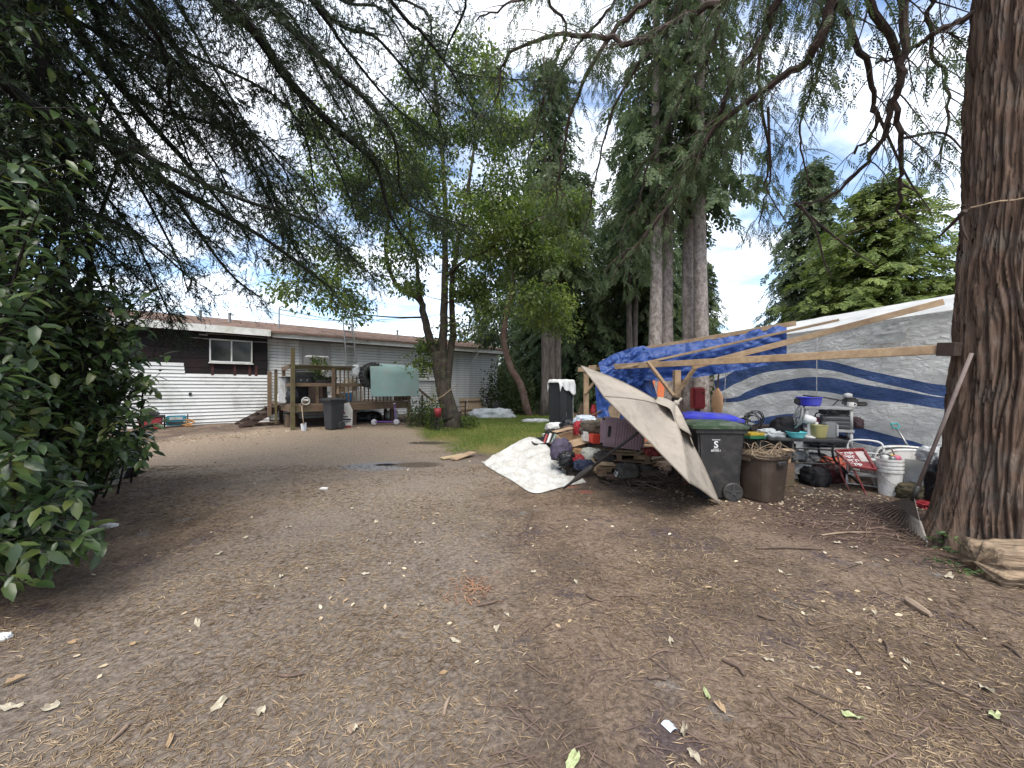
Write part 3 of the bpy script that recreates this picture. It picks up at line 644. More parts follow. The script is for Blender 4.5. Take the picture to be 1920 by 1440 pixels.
# --- broadleaf tree in the lawn
def leaf_t(): 
    tv = np.array([[0,0,0],[.45,-.27,.07],[1,0,-.06],[.45,.27,.07]]); return tv, np.array([[0,1,2],[0,2,3]])
def broadleaf(name, label, base, stems, clumps, leaves, lsize, bark, lm, seed, group=None, r_cl=.6, twig_r=.02, thin=1.):
    rg = np.random.default_rng(seed); t = thing(name, label, 'tree', tuple(base), group=group, world=True); wd = MB(); sp = []
    for pts, r0, r1 in stems:
        n = 26; c = crom(pts, n); c = [p+Vector(rg.normal(0,.012,3)) for p in c]
        wd.tube(c, [r0+(r1-r0)*(i/n)**.8 for i in range(n+1)], 12)
        sp += [(p, r0+(r1-r0)*(i/n)) for i, p in enumerate(c) if i > 5]
    A = [list(p) for p, _ in sp]; RA = [r for _, r in sp]; pos, dr = [], []
    C0 = [np.array(c) for c in clumps]; d0_ = [np.min(np.linalg.norm(np.array(A)-c, axis=1)) for c in C0]
    for ci in np.argsort(d0_):
        c = C0[ci]; AA = np.array(A); d = np.linalg.norm(AA-c, axis=1)+np.maximum(0, AA[:,2]-c[2]+.2)*2; i = int(np.argmin(d)); a = AA[i]
        mid = (a+c)/2+np.array([0,0,.10*np.linalg.norm(c-a)])*rg.uniform(-.8,1)+rg.normal(0,.1,3)
        cv = crom([Vector(a), Vector(mid), Vector(c)], 8); ln = np.linalg.norm(c-a); rr = max(.007, min(twig_r*(.4+.5*ln), RA[i]*.6))
        wd.tube(cv, [rr*(1-.7*k/8)+.003 for k in range(9)], 5, cap=False)
        for k in (3,5,7,8): A.append(list(cv[k])); RA.append(rr*(1-.7*k/8)+.003)
        k = int(leaves*rg.uniform(.5,1.4)); R = r_cl*rg.uniform(.7,1.35)
        q = unit(rg.normal(0,1,(k,3)))*(rg.random((k,1))**.45)*R*np.array([1.15,1.15,.7]); pos.append(c+q)
        dr.append(unit(q)*.7+rg.normal(0,.5,(k,3))+np.array([0,0,-.55]))
        for j in range(5):
            e = c+unit(rg.normal(0,1,3))*R*.8; wd.tube([Vector(c), Vector((c+e)/2+rg.normal(0,.05,3)), Vector(e)], [.007,.005,.002], 3, cap=False)
    pos = np.concatenate(pos); dr = np.concatenate(dr); n = len(pos); tv, tf = leaf_t()
    V, Fc = scatter(tv, tf, pos, dr, np.tile([0,0,1.],(n,1))+rg.normal(0,.6,(n,3)), lsize*rg.uniform(.45,1.4,n))
    wd.build('trunk', bark, t, smooth=True); np_mesh('crown', V, Fc, lm, t); return t
BL = LEAF('broad_leaf', [(.026,.045,.013),(.058,.09,.022),(.12,.16,.04),(.21,.25,.065)], .45, .5, .4, .9)
d0 = 13.5; base = GD(850, d0)
Q = lambda px, py, dd=0: P(px, py, d0+dd)
stems = [([base+Vector((.1,0,-.2)), Q(842,770), Q(828,710), Q(820,660)], .34, .22),
 ([Q(825,690), Q(808,640), Q(797,600,.1), Q(789,565,.2), Q(765,548,.3), Q(742,530,.4), Q(722,470,.5), Q(732,390,.6), Q(725,300,.8)], .17, .04),
 ([Q(797,600,.1), Q(786,540,.2), Q(780,480,.2), Q(765,380,-.2), Q(770,260,-.6)], .10, .03),
 ([Q(832,730), Q(830,680), Q(832,600,-.1), Q(834,520,-.2), Q(836,400,-.2), Q(828,280,-.1), Q(815,160,.1), Q(810,90,.2)], .20, .03),
 ([Q(836,735), Q(842,680,.05), Q(849,620,.2), Q(846,540,.4), Q(858,460,.6), Q(876,360,.8), Q(890,250,1.), Q(880,150,1.2)], .16, .03),
 ([Q(836,520,-.2), Q(870,490,-.6), Q(930,460,-1.), Q(990,420,-1.4), Q(1040,400,-1.6)], .07, .02),
 ([Q(846,540,.4), Q(880,560,.4), Q(905,540,.2)], .05, .02)]
rg = np.random.default_rng(5); cl = []
def region(px0, px1, py0, py1, n, dd=2.2):
    for _ in range(n): cl.append(P(rg.uniform(px0,px1), rg.uniform(py0,py1), d0+rg.uniform(-dd,dd)))
region(720, 960, 90, 250, 34); region(580, 1000, 220, 400, 60); region(520, 780, 330, 560, 34); region(880, 1090, 380, 500, 46, 1.6); region(690, 1000, 330, 470, 30); region(610, 720, 470, 600, 12); region(850, 940, 500, 640, 14, 1.2); region(980, 1060, 550, 640, 12); region(792, 822, 640, 720, 3, .4)
broadleaf('broadleaf_tree', 'leaning several stemmed broadleaf tree with backlit green leaves standing in the lawn', base, stems, cl, 290, .125, DECIDBARK, BL, 21, r_cl=.6)
# slender red barked tree at the house corner
d1 = 19; R_ = lambda px, py, dd=0: P(px, py, d1+dd); b1 = GD(995, d1)
st = [([b1+Vector((0,0,-.2)), R_(975,720), R_(958,690), R_(946,645), R_(947,600), R_(957,560), R_(962,520), R_(955,470), R_(938,430), R_(935,360)], .21, .05),
      ([R_(958,550), R_(930,520), R_(905,480)], .07, .03), ([R_(955,470), R_(990,440), R_(1020,380)], .08, .03)]
cl = []; d0 = d1
region(880, 1030, 300, 470, 26); region(860, 1010, 460, 580, 22); region(900, 940, 560, 640, 8)
broadleaf('red_barked_tree', 'slender leaning tree with peeling red bark beside the white house corner', b1, st, cl, 150, .2, REDTRUNK, LEAF('arbutus_leaf', [(.03,.05,.02),(.06,.085,.035),(.10,.12,.05)], .4, .3, .4, .7), 23, r_cl=.6)

# --- conifers behind
def conifer_parts(h, r, z0, nb, seed, nspray, ssz, droop, tmps, shape=.8, up=0):
    rg = np.random.default_rng(seed); wd = MB(); pos, dr, sc = [], [], []
    for i in range(nb):
        u = (i+rg.random())/nb; z = z0+(h-z0)*u**1.15; L_ = r*((1-(z-z0)/(h-z0+.3))**shape)*rg.uniform(.6,1.12)+.25; a = i*2.399+rg.normal(0,.3)
        o = np.array([math.cos(a), math.sin(a), 0]); p = np.array([0,0,z]); d = o+np.array([0,0,.25+up]); q = [p]; k = 6
        for j in range(k):
            d = unit(d+np.array([0,0,-droop/k*(1.6 if j < 3 else .4)])+rg.normal(0,.05,3)); q.append(q[-1]+d*L_/k)
        q = np.array(q)
        if i % 2 == 0: wd.tube([Vector(x) for x in q[::2]], [.035,.025,.015,.005], 3, cap=False)
        m_ = max(3, int(nspray*L_/r)); 
        for t in np.linspace(.18,1,m_):
            j = min(int(t*k), k-1); f = t*k-j; c = q[j]*(1-f)+q[j+1]*f; tt = unit(q[j+1]-q[j]); sd = np.cross(tt,[0,0,1.])
            for s in (-1,1): pos.append(c); dr.append(tt*.75+sd*s*rg.uniform(.3,1)+np.array([0,0,rg.uniform(-.6,.1)-droop*.15])); sc.append(ssz*rg.uniform(.6,1.2)*(1.1-.4*t))
    return wd, place(tmps, pos, dr, sc, rg)
FARF = [frond_template(9, s, .42, .15) for s in (5,6,7)]
DARKCON = LEAF('conifer_dark', [(.034,.054,.025),(.068,.098,.044),(.125,.155,.068)], .65, .35, .25, .5)
BRIGHTCON = LEAF('conifer_bright', [(.065,.095,.026),(.12,.16,.042),(.21,.25,.07)], .6, .3, .25, .6)
def conifer(name, label, base, h, r, z0, nb, seed, ns, ss, droop, lm, tr, bark=FIRBARK, group=None, shape=.8, up=0, tm=FARF):
    t = thing(name, label, 'tree', tuple(base), group=group); wd, (V, Fc) = conifer_parts(h, r, z0, nb, seed, ns, ss, droop, tm, shape, up)
    mb = MB(); mb.tube([(0.04*math.sin(z*.7+seed), .03*math.sin(z*.5), z) for z in np.linspace(-.2,h,18)], [tr*(1-.85*k/17) + (.3*tr if k == 0 else 0) for k in range(18)], 14); mb.v += []; 
    mb.build('trunk', bark, t, smooth=True); wd.build('bough', FIRBARK, t); np_mesh('crown', V, Fc, lm, t); return t
darkA = conifer('conifer', 'dense dark drooping conifer in the row behind the yard', GD(1085, 24), 15, 4.2, .6, 240, 1, 9, 1.05, 1.15, DARKCON, .24, group='dark conifers behind the yard')
darkB = conifer('conifer', 'dense dark drooping conifer in the row behind the yard', GD(1185, 26), 16.5, 4.0, .9, 260, 2, 9, 1.05, 1.0, DARKCON, .22, group='dark conifers behind the yard')
for i, (px, d, s, src) in enumerate([(1010,27,1.0,darkB),(1140,29,.95,darkA),(1240,24,.85,darkA),(1285,28,.9,darkB),(960,30,.8,darkA),(1325,27,.62,darkB),(1045,31,1.1,darkB),(905,33,.62,darkB),(1210,32,1.1,darkA)]):
    o = copy_tree(src); o.location = GD(px, d); o.rotation_euler = (0,0,i*1.3+.4); o.scale = (s,s,s)
# tall pale trunks with high crowns
tall = conifer('tall_conifer', 'tall pale bare trunk on the house side of the four behind the lean-to', GD(1229, 15), 22, 2.8, 8.8, 64, 4, 8, 1.0, 1.2, DARKCON, .29, GREYTRUNK, 'tall pale trunks behind the lean-to')
for px, d, rz, s in ((1252,15.6,1.2,(.95,.95,1)), (1291,15.4,2.6,(.95,.95,1.05)), (1313,14.6,4.1,(1.05,1.05,1))):
    o = copy_tree(tall); o.location = GD(px, d); o.rotation_euler = (0,0,rz); o.scale = s
    o['label'] = {1252: 'pale bare trunk standing close on the tent side of the outermost one', 1291: 'pale bare trunk partly behind the thick one above the red box', 1313: 'thickest pale bare trunk, rising directly behind the red box'}[px]
tall = conifer('slim_conifer', 'slim brown trunk in a close cluster beside the dark cabinet', GD(1021, 19), 18, 2.6, 7.4, 60, 6, 8, 1.0, 1.2, DARKCON, .22, BARK, 'slim trunks beside the cabinet')
for px, d, rz in ((1034,19.5,1.2), (1047,20,2.6), (1180,22,.4), (1191,22.4,1.9)):
    o = copy_tree(tall); o.location = GD(px, d); o.rotation_euler = (0,0,rz)
    if px > 1100:
        o['label'] = 'thin straight reddish trunk of a pair among the dark conifers'; o['group'] = 'pair of thin trunks'
# brighter firs behind the tent
conifer('bright_fir', 'broad bright green fir rising behind the striped tent', GD(1655, 19), 11.6, 6.4, .6, 520, 8, 12, 1.0, .7, BRIGHTCON, .3, shape=.7, up=.15)
conifer('grey_green_fir', 'tall grey green fir beside the broad bright one', GD(1525, 24), 15.5, 4.8, 1.2, 380, 9, 11, 1.1, 1.0, LEAF('conifer_mid', [(.045,.065,.034),(.08,.11,.05),(.13,.16,.07)], .6, .25, .25, .6), .3, group=None)
o = conifer('bright_fir', 'bright green fir top low behind the right end of the tent roof', GD(1790, 21), 7.6, 3.8, .6, 280, 10, 11, .9, .8, BRIGHTCON, .2, shape=.7, up=.1)
# shrubs behind the house corner and under the trees
def shrub(name, label, base, rx, rz_, n, ls, lm, seed, group=None, cat='shrub'):
    rg = np.random.default_rng(seed); t = thing(name, label, cat, tuple(base), group=group); wd = MB()
    q = unit(rg.normal(0,1,(n,3)))*(rg.random((n,1))**.35); q[:,2] = np.abs(q[:,2]); q *= np.array([rx,rx,rz_]); q *= (1+.3*np.sin(3.1*q[:,:1]/rx*3+seed)*np.sin(2.7*q[:,1:2]/rx*3))
    q[:,2] += .05; tv, tf = leaf_t()
    V, Fc = scatter(tv, tf, q, unit(q)*.8+rg.normal(0,.5,(n,3))+np.array([0,0,-.2]), np.tile([0,0,1.],(n,1))+rg.normal(0,.5,(n,3)), ls*rg.uniform(.6,1.3,n))
    for i in range(9):
        e = Vector((rg.normal(0,.5)*rx, rg.normal(0,.5)*rx, rz_*rg.uniform(.4,.8))); wd.tube(crom([Vector((0,0,-.05)), e*.5+Vector((0,0,.1*rz_)), e], 5), [.02,.017,.014,.01,.007,.003], 4, cap=False)
    wd.build('stem', DECIDBARK, t); np_mesh('foliage', V, Fc, lm, t); return t
SHR = LEAF('shrub_leaf', [(.03,.05,.018),(.06,.085,.03),(.10,.125,.045)], .5, .35, .35, .8)
SHR2 = LEAF('shrub_olive', [(.07,.06,.02),(.13,.12,.04),(.17,.15,.06)], .5, .35, .3, .8)
shrub('shrub', 'olive and rust leaved bush showing above the house roof end', GD(868, 31), 2.4, 6.6, 5200, .2, SHR2, 3)
shrub('shrub', 'dark green bush growing at the base of the red barked tree', GD(972, 19.8), 1.1, 2.2, 2600, .14, SHR, 4)
shrub('shrub', 'dense green undergrowth beside the house corner', GD(945, 21.5), 1.3, 2.7, 3600, .15, SHR, 5)
shrub('shrub', 'low leafy bush between the deck end and the leaning tree', GD(792, 13.9), .62, .95, 1500, .09, SHR, 6)
shrub('shrub', 'thin leafy suckers at the foot of the leaning tree', GD(815, 13.2), .35, 1.15, 420, .10, BL, 7)
shrub('shrub', 'tuft of green weeds right of the leaning tree foot', GD(880, 13.2), .35, .35, 500, .08, BL, 8)
shrub('shrub', 'shaded bush behind the grey fence under the pale trunks', GD(1350, 16), 1.4, 2.0, 2600, .16, SHR, 9)

# --- laurel-like hedge at the left
def big_leaf():
    c = lambda x: -.16*x*x
    V = [[0,0,0],[.33,0,c(.33)],[.7,0,c(.7)],[1,0,c(1)-.03],[.3,-.2,c(.3)+.06],[.68,-.17,c(.68)+.05],[.3,.2,c(.3)+.06],[.68,.17,c(.68)+.05]]
    Fc = [[0,4,1],[4,5,1],[1,5,2],[5,3,2],[0,1,6],[6,1,7],[1,2,7],[7,2,3]]
    return np.array(V), np.array(Fc)
rg = np.random.default_rng(31); hedge = thing('hedge_bush', 'large dark glossy leaved bush overhanging the left edge of the yard', 'bush', (-5.2, 4.0, 0), world=True)
ends = [(312,665,4.4),(308,790,4.2),(292,735,4.5),(268,868,4.0),(240,560,4.6),(182,1012,3.0),(160,965,3.2),(98,1065,2.7),(60,1092,2.6),(215,500,4.8),(262,630,4.3),(120,930,3.3),(30,1010,2.4),(285,820,4.1),(230,700,4.2),(300,700,4.4),(150,880,3.4),(250,600,4.5),(120,1010,2.9),(20,1080,2.4),(210,820,3.9),(180,560,4.6),(140,450,4.8),(90,1030,2.8),(190,640,4.3),(235,770,4.1),(280,770,4.3),(40,930,2.8)]
for _ in range(620):
    dq = rg.uniform(2.3, 5.6); ends.append((rg.uniform(-260, 40+190*min(1,(dq-2)/2.2)), rg.uniform(80 if dq > 3.6 else 300, 960 if dq < 4 else 860), dq))
for _ in range(240): ends.append((rg.uniform(60, 285), rg.uniform(540, 850), rg.uniform(3.9, 5.2)))
for _ in range(50): ends.append((rg.uniform(-40, 190), rg.uniform(900, 1060), rg.uniform(2.5, 3.4)))
for _ in range(150): ends.append((rg.uniform(-120, 175), rg.uniform(-40, 420), rg.uniform(3.2, 5)))
wd = MB(); pos, dr, sc = [], [], []
for px, py, d in ends:
    e = P(px, py, d); e.z = max(e.z, float(gh(e.x, e.y))+.12); b = Vector((e.x-rg.uniform(.8,1.8), e.y+rg.uniform(-.4,.9), max(.05, e.z-rg.uniform(.4,1.4))))
    mid = (b+e)/2+Vector((0,0,rg.uniform(.1,.35))); cv = np.array([list(p) for p in crom([b, mid, e], 12)])
    wd.tube([Vector(p) for p in cv[::2]], [.014,.012,.01,.008,.006,.005,.003], 4, cap=False)
    k = 24; 
    for i in range(k):
        t = .15+.85*i/(k-1); j = min(int(t*12), 11); f = t*12-j; p = cv[j]*(1-f)+cv[j+1]*f; tt = unit(cv[j+1]-cv[j]); s = 1 if i % 2 else -1
        sd = np.cross(tt, [0,0,1.]); pos.append(p+rg.normal(0,.015,3)); dr.append(tt*.7+sd*s*rg.uniform(.4,1.1)+np.array([0,0,-rg.uniform(.1,1.1)])+rg.normal(0,.35,3)); sc.append(rg.uniform(.07,.165))
for b in ((-5.3,3.2),(-5.0,4.2),(-5.6,5.0),(-4.6,2.6),(-5.9,3.8)):
    wd.tube(crom([(b[0],b[1],-.1),(b[0]+.2,b[1]+.1,1.5),(b[0]+.1,b[1],3.2),(b[0]+.4,b[1]+.2,5)], 10), [.07-.006*i for i in range(11)], 7)
n = len(pos); Nn = np.tile([.25,-.25,1.],(n,1))+rg.normal(0,.3,(n,3)); tv, tf = big_leaf()
V, Fc = scatter(tv, tf, np.array(pos), np.array(dr), Nn, np.array(sc))
LAUREL = LEAF('laurel_leaf', [(.013,.026,.011),(.027,.050,.016),(.055,.088,.025),(.14,.155,.04)], .34, .22, .45, 2.2)
wd.build('stem', FIRBARK, hedge); np_mesh('foliage', V, Fc, LAUREL, hedge)
# ------------------------------------------------------------------ small builders
def lump_mb(c, r, seed, amp=.22, fr=2.2, nu=36, nv=22, flat=.0, mb=None, mi=0):
    """crumpled bag or bundle"""
    mb = mb or MB(); c = Vector(c); off = Vector((seed*3.7, seed*1.3, seed*.7))
    def fn(u, v):
        a, b = 2*PI*u, PI*(v-.5); d = Vector((math.cos(b)*math.cos(a), math.cos(b)*math.sin(a), math.sin(b)))
        k = 1+amp*(1-2.4*abs(noise.noise(d*fr+off)))+amp*.7*(.5-1.6*abs(noise.noise(d*fr*2.3+off)))+amp*.3*noise.noise(d*fr*5+off)
        d = Vector([math.copysign(abs(x)**.68, x) for x in d])*.9
        q = Vector((d.x*r[0]*k, d.y*r[1]*k, d.z*r[2]*k))
        if flat and q.z < -r[2]*flat: q.z = -r[2]*flat
        return c+q
    mb.grid(fn, nu, nv, mi); return mb
def lump(name, label, cat, c, r, mat, seed, amp=.22, fr=2.2, flat=.75, group=None):
    o = lump_mb((0,0,0), r, seed, amp, fr, flat=flat).build(name, mat, smooth=True); o.location = c; return tag(o, label, cat, group)
def text_mesh(body, size, name, mat, parent, mtx, extrude=.0015, bold=False):
    cu = bpy.data.curves.new('lettering', 'FONT'); cu.body = body; cu.size = size; cu.align_x = 'CENTER'; cu.align_y = 'CENTER'; cu.extrude = extrude; cu.resolution_u = 3
    if bold: cu.offset = size*.018
    t = bpy.data.objects.new('tmp_text', cu); COL.objects.link(t); dg = bpy.context.evaluated_depsgraph_get(); me = bpy.data.meshes.new_from_object(t.evaluated_get(dg))
    bpy.data.objects.remove(t); me.transform(mtx); me.materials.clear(); return finish(me, name, mat, parent, False)
def rbox(name, sz, mat, parent, c=(0,0,0), R=None, bevel=.02, seg=2, taper=1):
    mb = MB(); mb.box(c, sz, R, taper=taper); return mb.build(name, mat, parent, bevel=bevel, seg=seg)
def RZ(a): return Matrix.Rotation(a, 3, 'Z')
def EU(x, y, z): return Euler((x,y,z)).to_matrix()

# ------------------------------------------------------------------ on and around the deck
HM = Matrix.LocRotScale(HE, Euler((0,0,HA)), None)
def HW(px, py, w): return HM @ HP(px, py, w)
def HL(s, w, z): return HM @ Vector((s, w, z))
DZ = ZD
# foam mattress hung over the front rail
t = thing('foam_mattress', 'pale mint foam mattress hung over the deck railing', 'mattress', HL(hs(733,-3.6), -3.6, 1.3), HA)
mw = (hs(777,-3.66)-hs(690,-3.66)); 
def mat_fn(off):
    prof = [(-.40,0),(-.40,.35),(-.38,.7),(-.34,.96),(-.22,1.1),(-.05,1.16),(.12,1.15),(.3,1.08)]
    c = crom([Vector((0,y,z)) for y, z in prof], 20)
    def fn(u, v):
        i = min(int(v*20), 19); f = v*20-i; p = c[i].lerp(c[i+1], f); n_ = (c[i+1]-c[i]).normalized(); nn = Vector((0, n_.z, -n_.y)); q = p-nn*off
        x = (u-.5)*mw; drop = .22*max(0, (u-.72)/.28)**2*max(0,(v-.45)/.55); z = q.z-drop*1.0+.012*math.sin(u*7)*v
        return Vector((x+.03*math.sin(v*3)*(u>.9), q.y-.02*math.sin(u*PI)+.02*noise.noise(Vector((u*4,v*4,0))), z))
    return fn
mb = MB(); f0, f1 = mat_fn(.07), mat_fn(0); nu, nv = 20, 24
mb.grid(f0, nu, nv); mb.grid(lambda u, v: f1(1-u, v), nu, nv)
for e0, e1 in (((lambda v: f0(0,v)), (lambda v: f1(0,v))), ((lambda v: f1(1,v)), (lambda v: f0(1,v)))): mb.grid(lambda u, v: e1(v).lerp(e0(v), 1-u), 1, nv)
for v_ in (0, 1): mb.grid(lambda u, w_: (f0(u,v_) if (w_ > .5) == (v_ == 0) else f1(u,v_)), nu, 1)
MINT = M('mint_foam', (.30,.43,.40), (.26,.385,.36), 2.5, .85, .1, 60, dirt=(.34,.37,.35), dscale=2)
mb.build('foam_slab', MINT, t, smooth=False)
# tractor tyre beside it, standing on the deck
R_t = .47; c = HL(hs(699,-3.77), -3.77, 1.58); t = thing('tractor_tyre', 'black tractor tyre with deep chevron lugs hung on the rail behind the mint mattress', 'tyre', c, HA)
mb = MB(); prof = [(.24,-.11),(.36,-.15),(.43,-.14),(.45,-.1),(.455,0),(.45,.1),(.43,.14),(.36,.15),(.24,.11),(.24,-.11)]; RX = EU(PI/2,0,0)
mb.lathe(prof, 36, (0,0,.49), RX); mb.build('carcass', BLACKP, t, smooth=True)
lug = MB()
for i in range(22):
    for s in (-1,1):
        a = 2*PI*(i+.5*(s>0))/22; R = EU(0,a,0) @ EU(0,0,s*.7); lug.box(Vector((0,0,.49))+EU(0,a,0) @ Vector((.46, s*.072, 0)), (.06,.16,.045), EU(0,a,0) @ Matrix.Rotation(s*.7, 3, 'X'))
stuff(lug.build('lug', M('tyre_lug', (.05,.05,.05), (.03,.03,.03), 8, .7), t))
# barbecue
c = HL(hs(573,-2.8), -2.8, DZ); t = thing('barbecue_grill', 'black lidded barbecue with steel handle on the deck behind the mossy rail', 'barbecue', c, HA)
rbox('firebox', (.85,.5,.28), BLACKM, t, (0,0,.78), bevel=.03); mb = MB()
mb.grid(lambda u, v: Vector(((u-.5)*.86, -.26*math.cos(PI*v), .93+.3*math.sin(PI*v))), 2, 10); mb.build('lid', BLACKM, t, solid=.02)
mb = MB(); mb.tube([(-.34,-.27,1.08),(-.34,-.33,1.1),(.34,-.33,1.1),(.34,-.27,1.08)], .015, 8); mb.build('handle', GREYM, t)
for x in (-.38,.38):
    for y in (-.2,.2): mb = MB(); mb.box((x,y,.32), (.05,.05,.64)); mb.build('leg', BLACKM, t)
for x in (-.6,.6): rbox('side_shelf', (.34,.42,.03), BLACKM, t, (x,0,.9), bevel=.008)
for x in (-.2,0,.2): mb = MB(); mb.lathe([(.0,0),(.03,0),(.026,.03),(0,.032)], 10, (x,-.255,.8), EU(PI/2,0,0)); mb.build('knob', GREYM, t)
rbox('cabinet_panel', (.6,.03,.5), M('dark_grey_panel', (.05,.05,.055), None, 5, .5), t, (0,.2,.38), bevel=.005)
# cat tree
c = HL(hs(592,-1.2), -1.2, DZ); t = thing('cat_tree', 'white carpeted cat tree with beige posts in front of the house door', 'cat tree', c, HA)
FUR = M('white_fur', (.72,.7,.67), (.6,.58,.55), 20, .95, .6, 40); SIS = M('sisal', (.42,.34,.22), (.32,.26,.17), 40, .9, .4)
rbox('base', (.6,.5,.07), FUR, t, (0,0,.035)); rbox('platform', (.62,.4,.07), FUR, t, (-.08,0,1.12)); rbox('top_platform', (.78,.4,.07), FUR, t, (.05,0,1.78))
for x, z0, z1 in ((-.12,.07,1.09),(.2,.07,1.75),(-.02,1.16,1.75),(.3,1.2,1.5)): mb = MB(); mb.lathe([(.045,z0),(.045,z1)], 12, (x,.02,0)); mb.build('post', SIS if z1 > 1.6 or z0 < .1 else FUR, t)
# extension ladder against the eave
def rail_ladder(name, label, foot, top, width, rungs, mat, rdir):
    t = thing(name, label, 'ladder', foot, world=True); foot, top, rd = Vector(foot), Vector(top), Vector(rdir).normalized()*width/2
    for s in (-1,1): mb = MB(); mb.bar(foot+rd*s, top+rd*s, .045, .09); mb.build('rail', mat, t, bevel=.004)
    for i in range(rungs): p = foot.lerp(top, (i+.7)/rungs); mb = MB(); mb.tube([p-rd, p+rd], .026, 6); mb.build('rung', mat, t)
    return t
e_s = Vector((HC, HS, 0))
rail_ladder('ladder', 'grey aluminium ladder leaning from the deck up to the eave', HL(hs(665,-1.5), -1.5, DZ), HW(651, 590, .0), .4, 11, M('aluminium', (.26,.26,.25), (.2,.2,.19), 8, .4, metal=.5), e_s)
# planter and plant
c = HL(hs(592,W0+.35), W0+.35, DZ); t = thing('potted_plant', 'bushy green potted plant on a stand behind the deck rail', 'plant', HL(hs(596,W0+.45), W0+.45, DZ))
rbox('stand', (.5,.35,.62), DARKWOOD, t, (0,0,.31), bevel=.01); mb = MB(); mb.lathe([(.14,.62),(.2,.92),(.22,.93),(.22,.96),(.18,.96),(.0,.93)], 16); mb.build('pot', BLACKP, t, smooth=True)
rg = np.random.default_rng(41); n = 420; q = unit(rg.normal(0,1,(n,3)))*rg.random((n,1))**.4*np.array([.34,.34,.4])+np.array([0,0,1.28]); tv, tf = leaf_t()
V, Fc = scatter(tv, tf, q, q-np.array([0,0,.95])+rg.normal(0,.3,(n,3)), np.tile([0,0,1.],(n,1))+rg.normal(0,.5,(n,3)), rg.uniform(.06,.12,n)); np_mesh('foliage', V, Fc, BL, t)
c = HL(hs(608,W0+.3), W0+.3, 1.3); t = thing('planter_box', 'long black planter box of wilted plants on the deck rail bench', 'planter', HL(hs(610,W0+.3), W0+.3, DZ), HA)
rbox('trough', (.72,.26,.22), BLACKP, t, (0,0,.72), bevel=.02, taper=.85)
for x in (-.28,.28): mb = MB(); mb.box((x,0,.3), (.08,.22,.6)); mb.build('leg', OLDWOOD, t)
n = 160; q = np.stack([rg.uniform(-.34,.34,n), rg.uniform(-.12,.12,n), np.full(n,.83)],1)
V, Fc = scatter(tv, tf, q, rg.normal(0,.6,(n,3))+np.array([0,0,.8]), rg.normal(0,1,(n,3)), rg.uniform(.06,.16,n)); np_mesh('foliage', V, Fc, SHR, t)
# white plastic bag on the rail, plywood sheets, hose ring, chair, tubs on the deck
lump('plastic_bag', 'thin white plastic bag hooked on the deck rail beside the tyre', 'bag', HW(667,695,W0-.02), (.14,.08,.2), M('thin_white_bag', (.62,.63,.62), (.48,.5,.5), 8, .4, .4, 18), 3, .3, 2.5, 0)
def sheet(name, label, cat, pts, mat, th=.02, group=None):
    mb = MB(); mb.poly([Vector(p) for p in pts]); o = mb.build(name, mat, solid=th); return tag(o, label, cat, group)
sheet('plywood_sheet', 'pale plywood offcut lying on the deck behind the black wheeled bin', 'plywood', [HL(hs(585,-3.1),-3.1,DZ+.02), HL(hs(618,-3.1),-3.1,DZ+.02), HL(hs(612,-2.7),-2.7,DZ+.34), HL(hs(590,-2.6),-2.6,DZ+.38)], M('plywood', (.5,.38,.22), (.42,.31,.18), 3, .7, dirt=(.3,.22,.14)))
t = thing('hose_reel', 'small pale ring of hose hanging on the deck edge above the shovel', 'hose', HW(573,752,W0-.05), HA, world=False)
mb = MB(); mb.tube([Vector((.12*math.cos(a), -.02, .12*math.sin(a))) for a in np.linspace(0,2*PI,21)], .022, 8, cap=False); mb.build('coil', M('pale_hose', (.5,.5,.45), None, 6, .6), t, smooth=True)
t = thing('folding_chair', 'dark folding chair on the deck under the barbecue rail', 'chair', HL(hs(563,-1.9), -1.9, DZ), HA+.3)
rbox('seat', (.46,.44,.04), BLACKP, t, (0,0,.44), bevel=.01); rbox('backrest', (.46,.04,.4), BLACKP, t, (0,.22,.72), bevel=.01)
for x in (-.21,.21):
    for y in (-.2,.22): mb = MB(); mb.tube([(x,y,0),(x,y,.9 if y > 0 else .43)], .013, 6); mb.build('leg', GREYM, t)
for i, (px, w_, mt, lb, sz) in enumerate([(605,-2.0,CYAN,'turquoise tub on the deck behind the balusters',(.3,.3,.36)),(650,-2.6,M('blue_tub',(.1,.25,.5),None,5,.5),'blue storage tub on the deck behind the lower balusters',(.4,.3,.34)),(668,-2.4,WHITEP,'white storage tub beside a blue one on the deck',(.42,.32,.38)),(640,-1.6,CARD,'brown cardboard carton on the deck below the ladder',(.5,.4,.55)),(720,-1.4,GREYP,'tall grey cabinet against the wall behind the mint mattress',(.7,.4,1.25)),(538,-2.6,GREYP,'grey wheeled tub behind the tall mossy corner post',(.42,.4,.9))]):
    t = thing('storage_tub' if i < 3 else ('carton' if i == 3 else 'cabinet' if i == 4 else 'tub'), lb, 'tub' if i != 4 else 'cabinet', HL(hs(px,w_), w_, DZ), HA+.1*i)
    rbox('body', sz, mt, t, (0,0,sz[2]/2), bevel=.02, taper=.9 if i != 4 else 1); rbox('lid', (sz[0]*1.05, sz[1]*1.05, .035), WHITEP if i in (1,4) else mt, t, (0,0,sz[2]+.017), bevel=.01)
mb = MB(); mb.box((hs(925,.5), .54, 1.95), (.07,.05,3.4)); mb.build('downspout', WHITEPAINT, house)
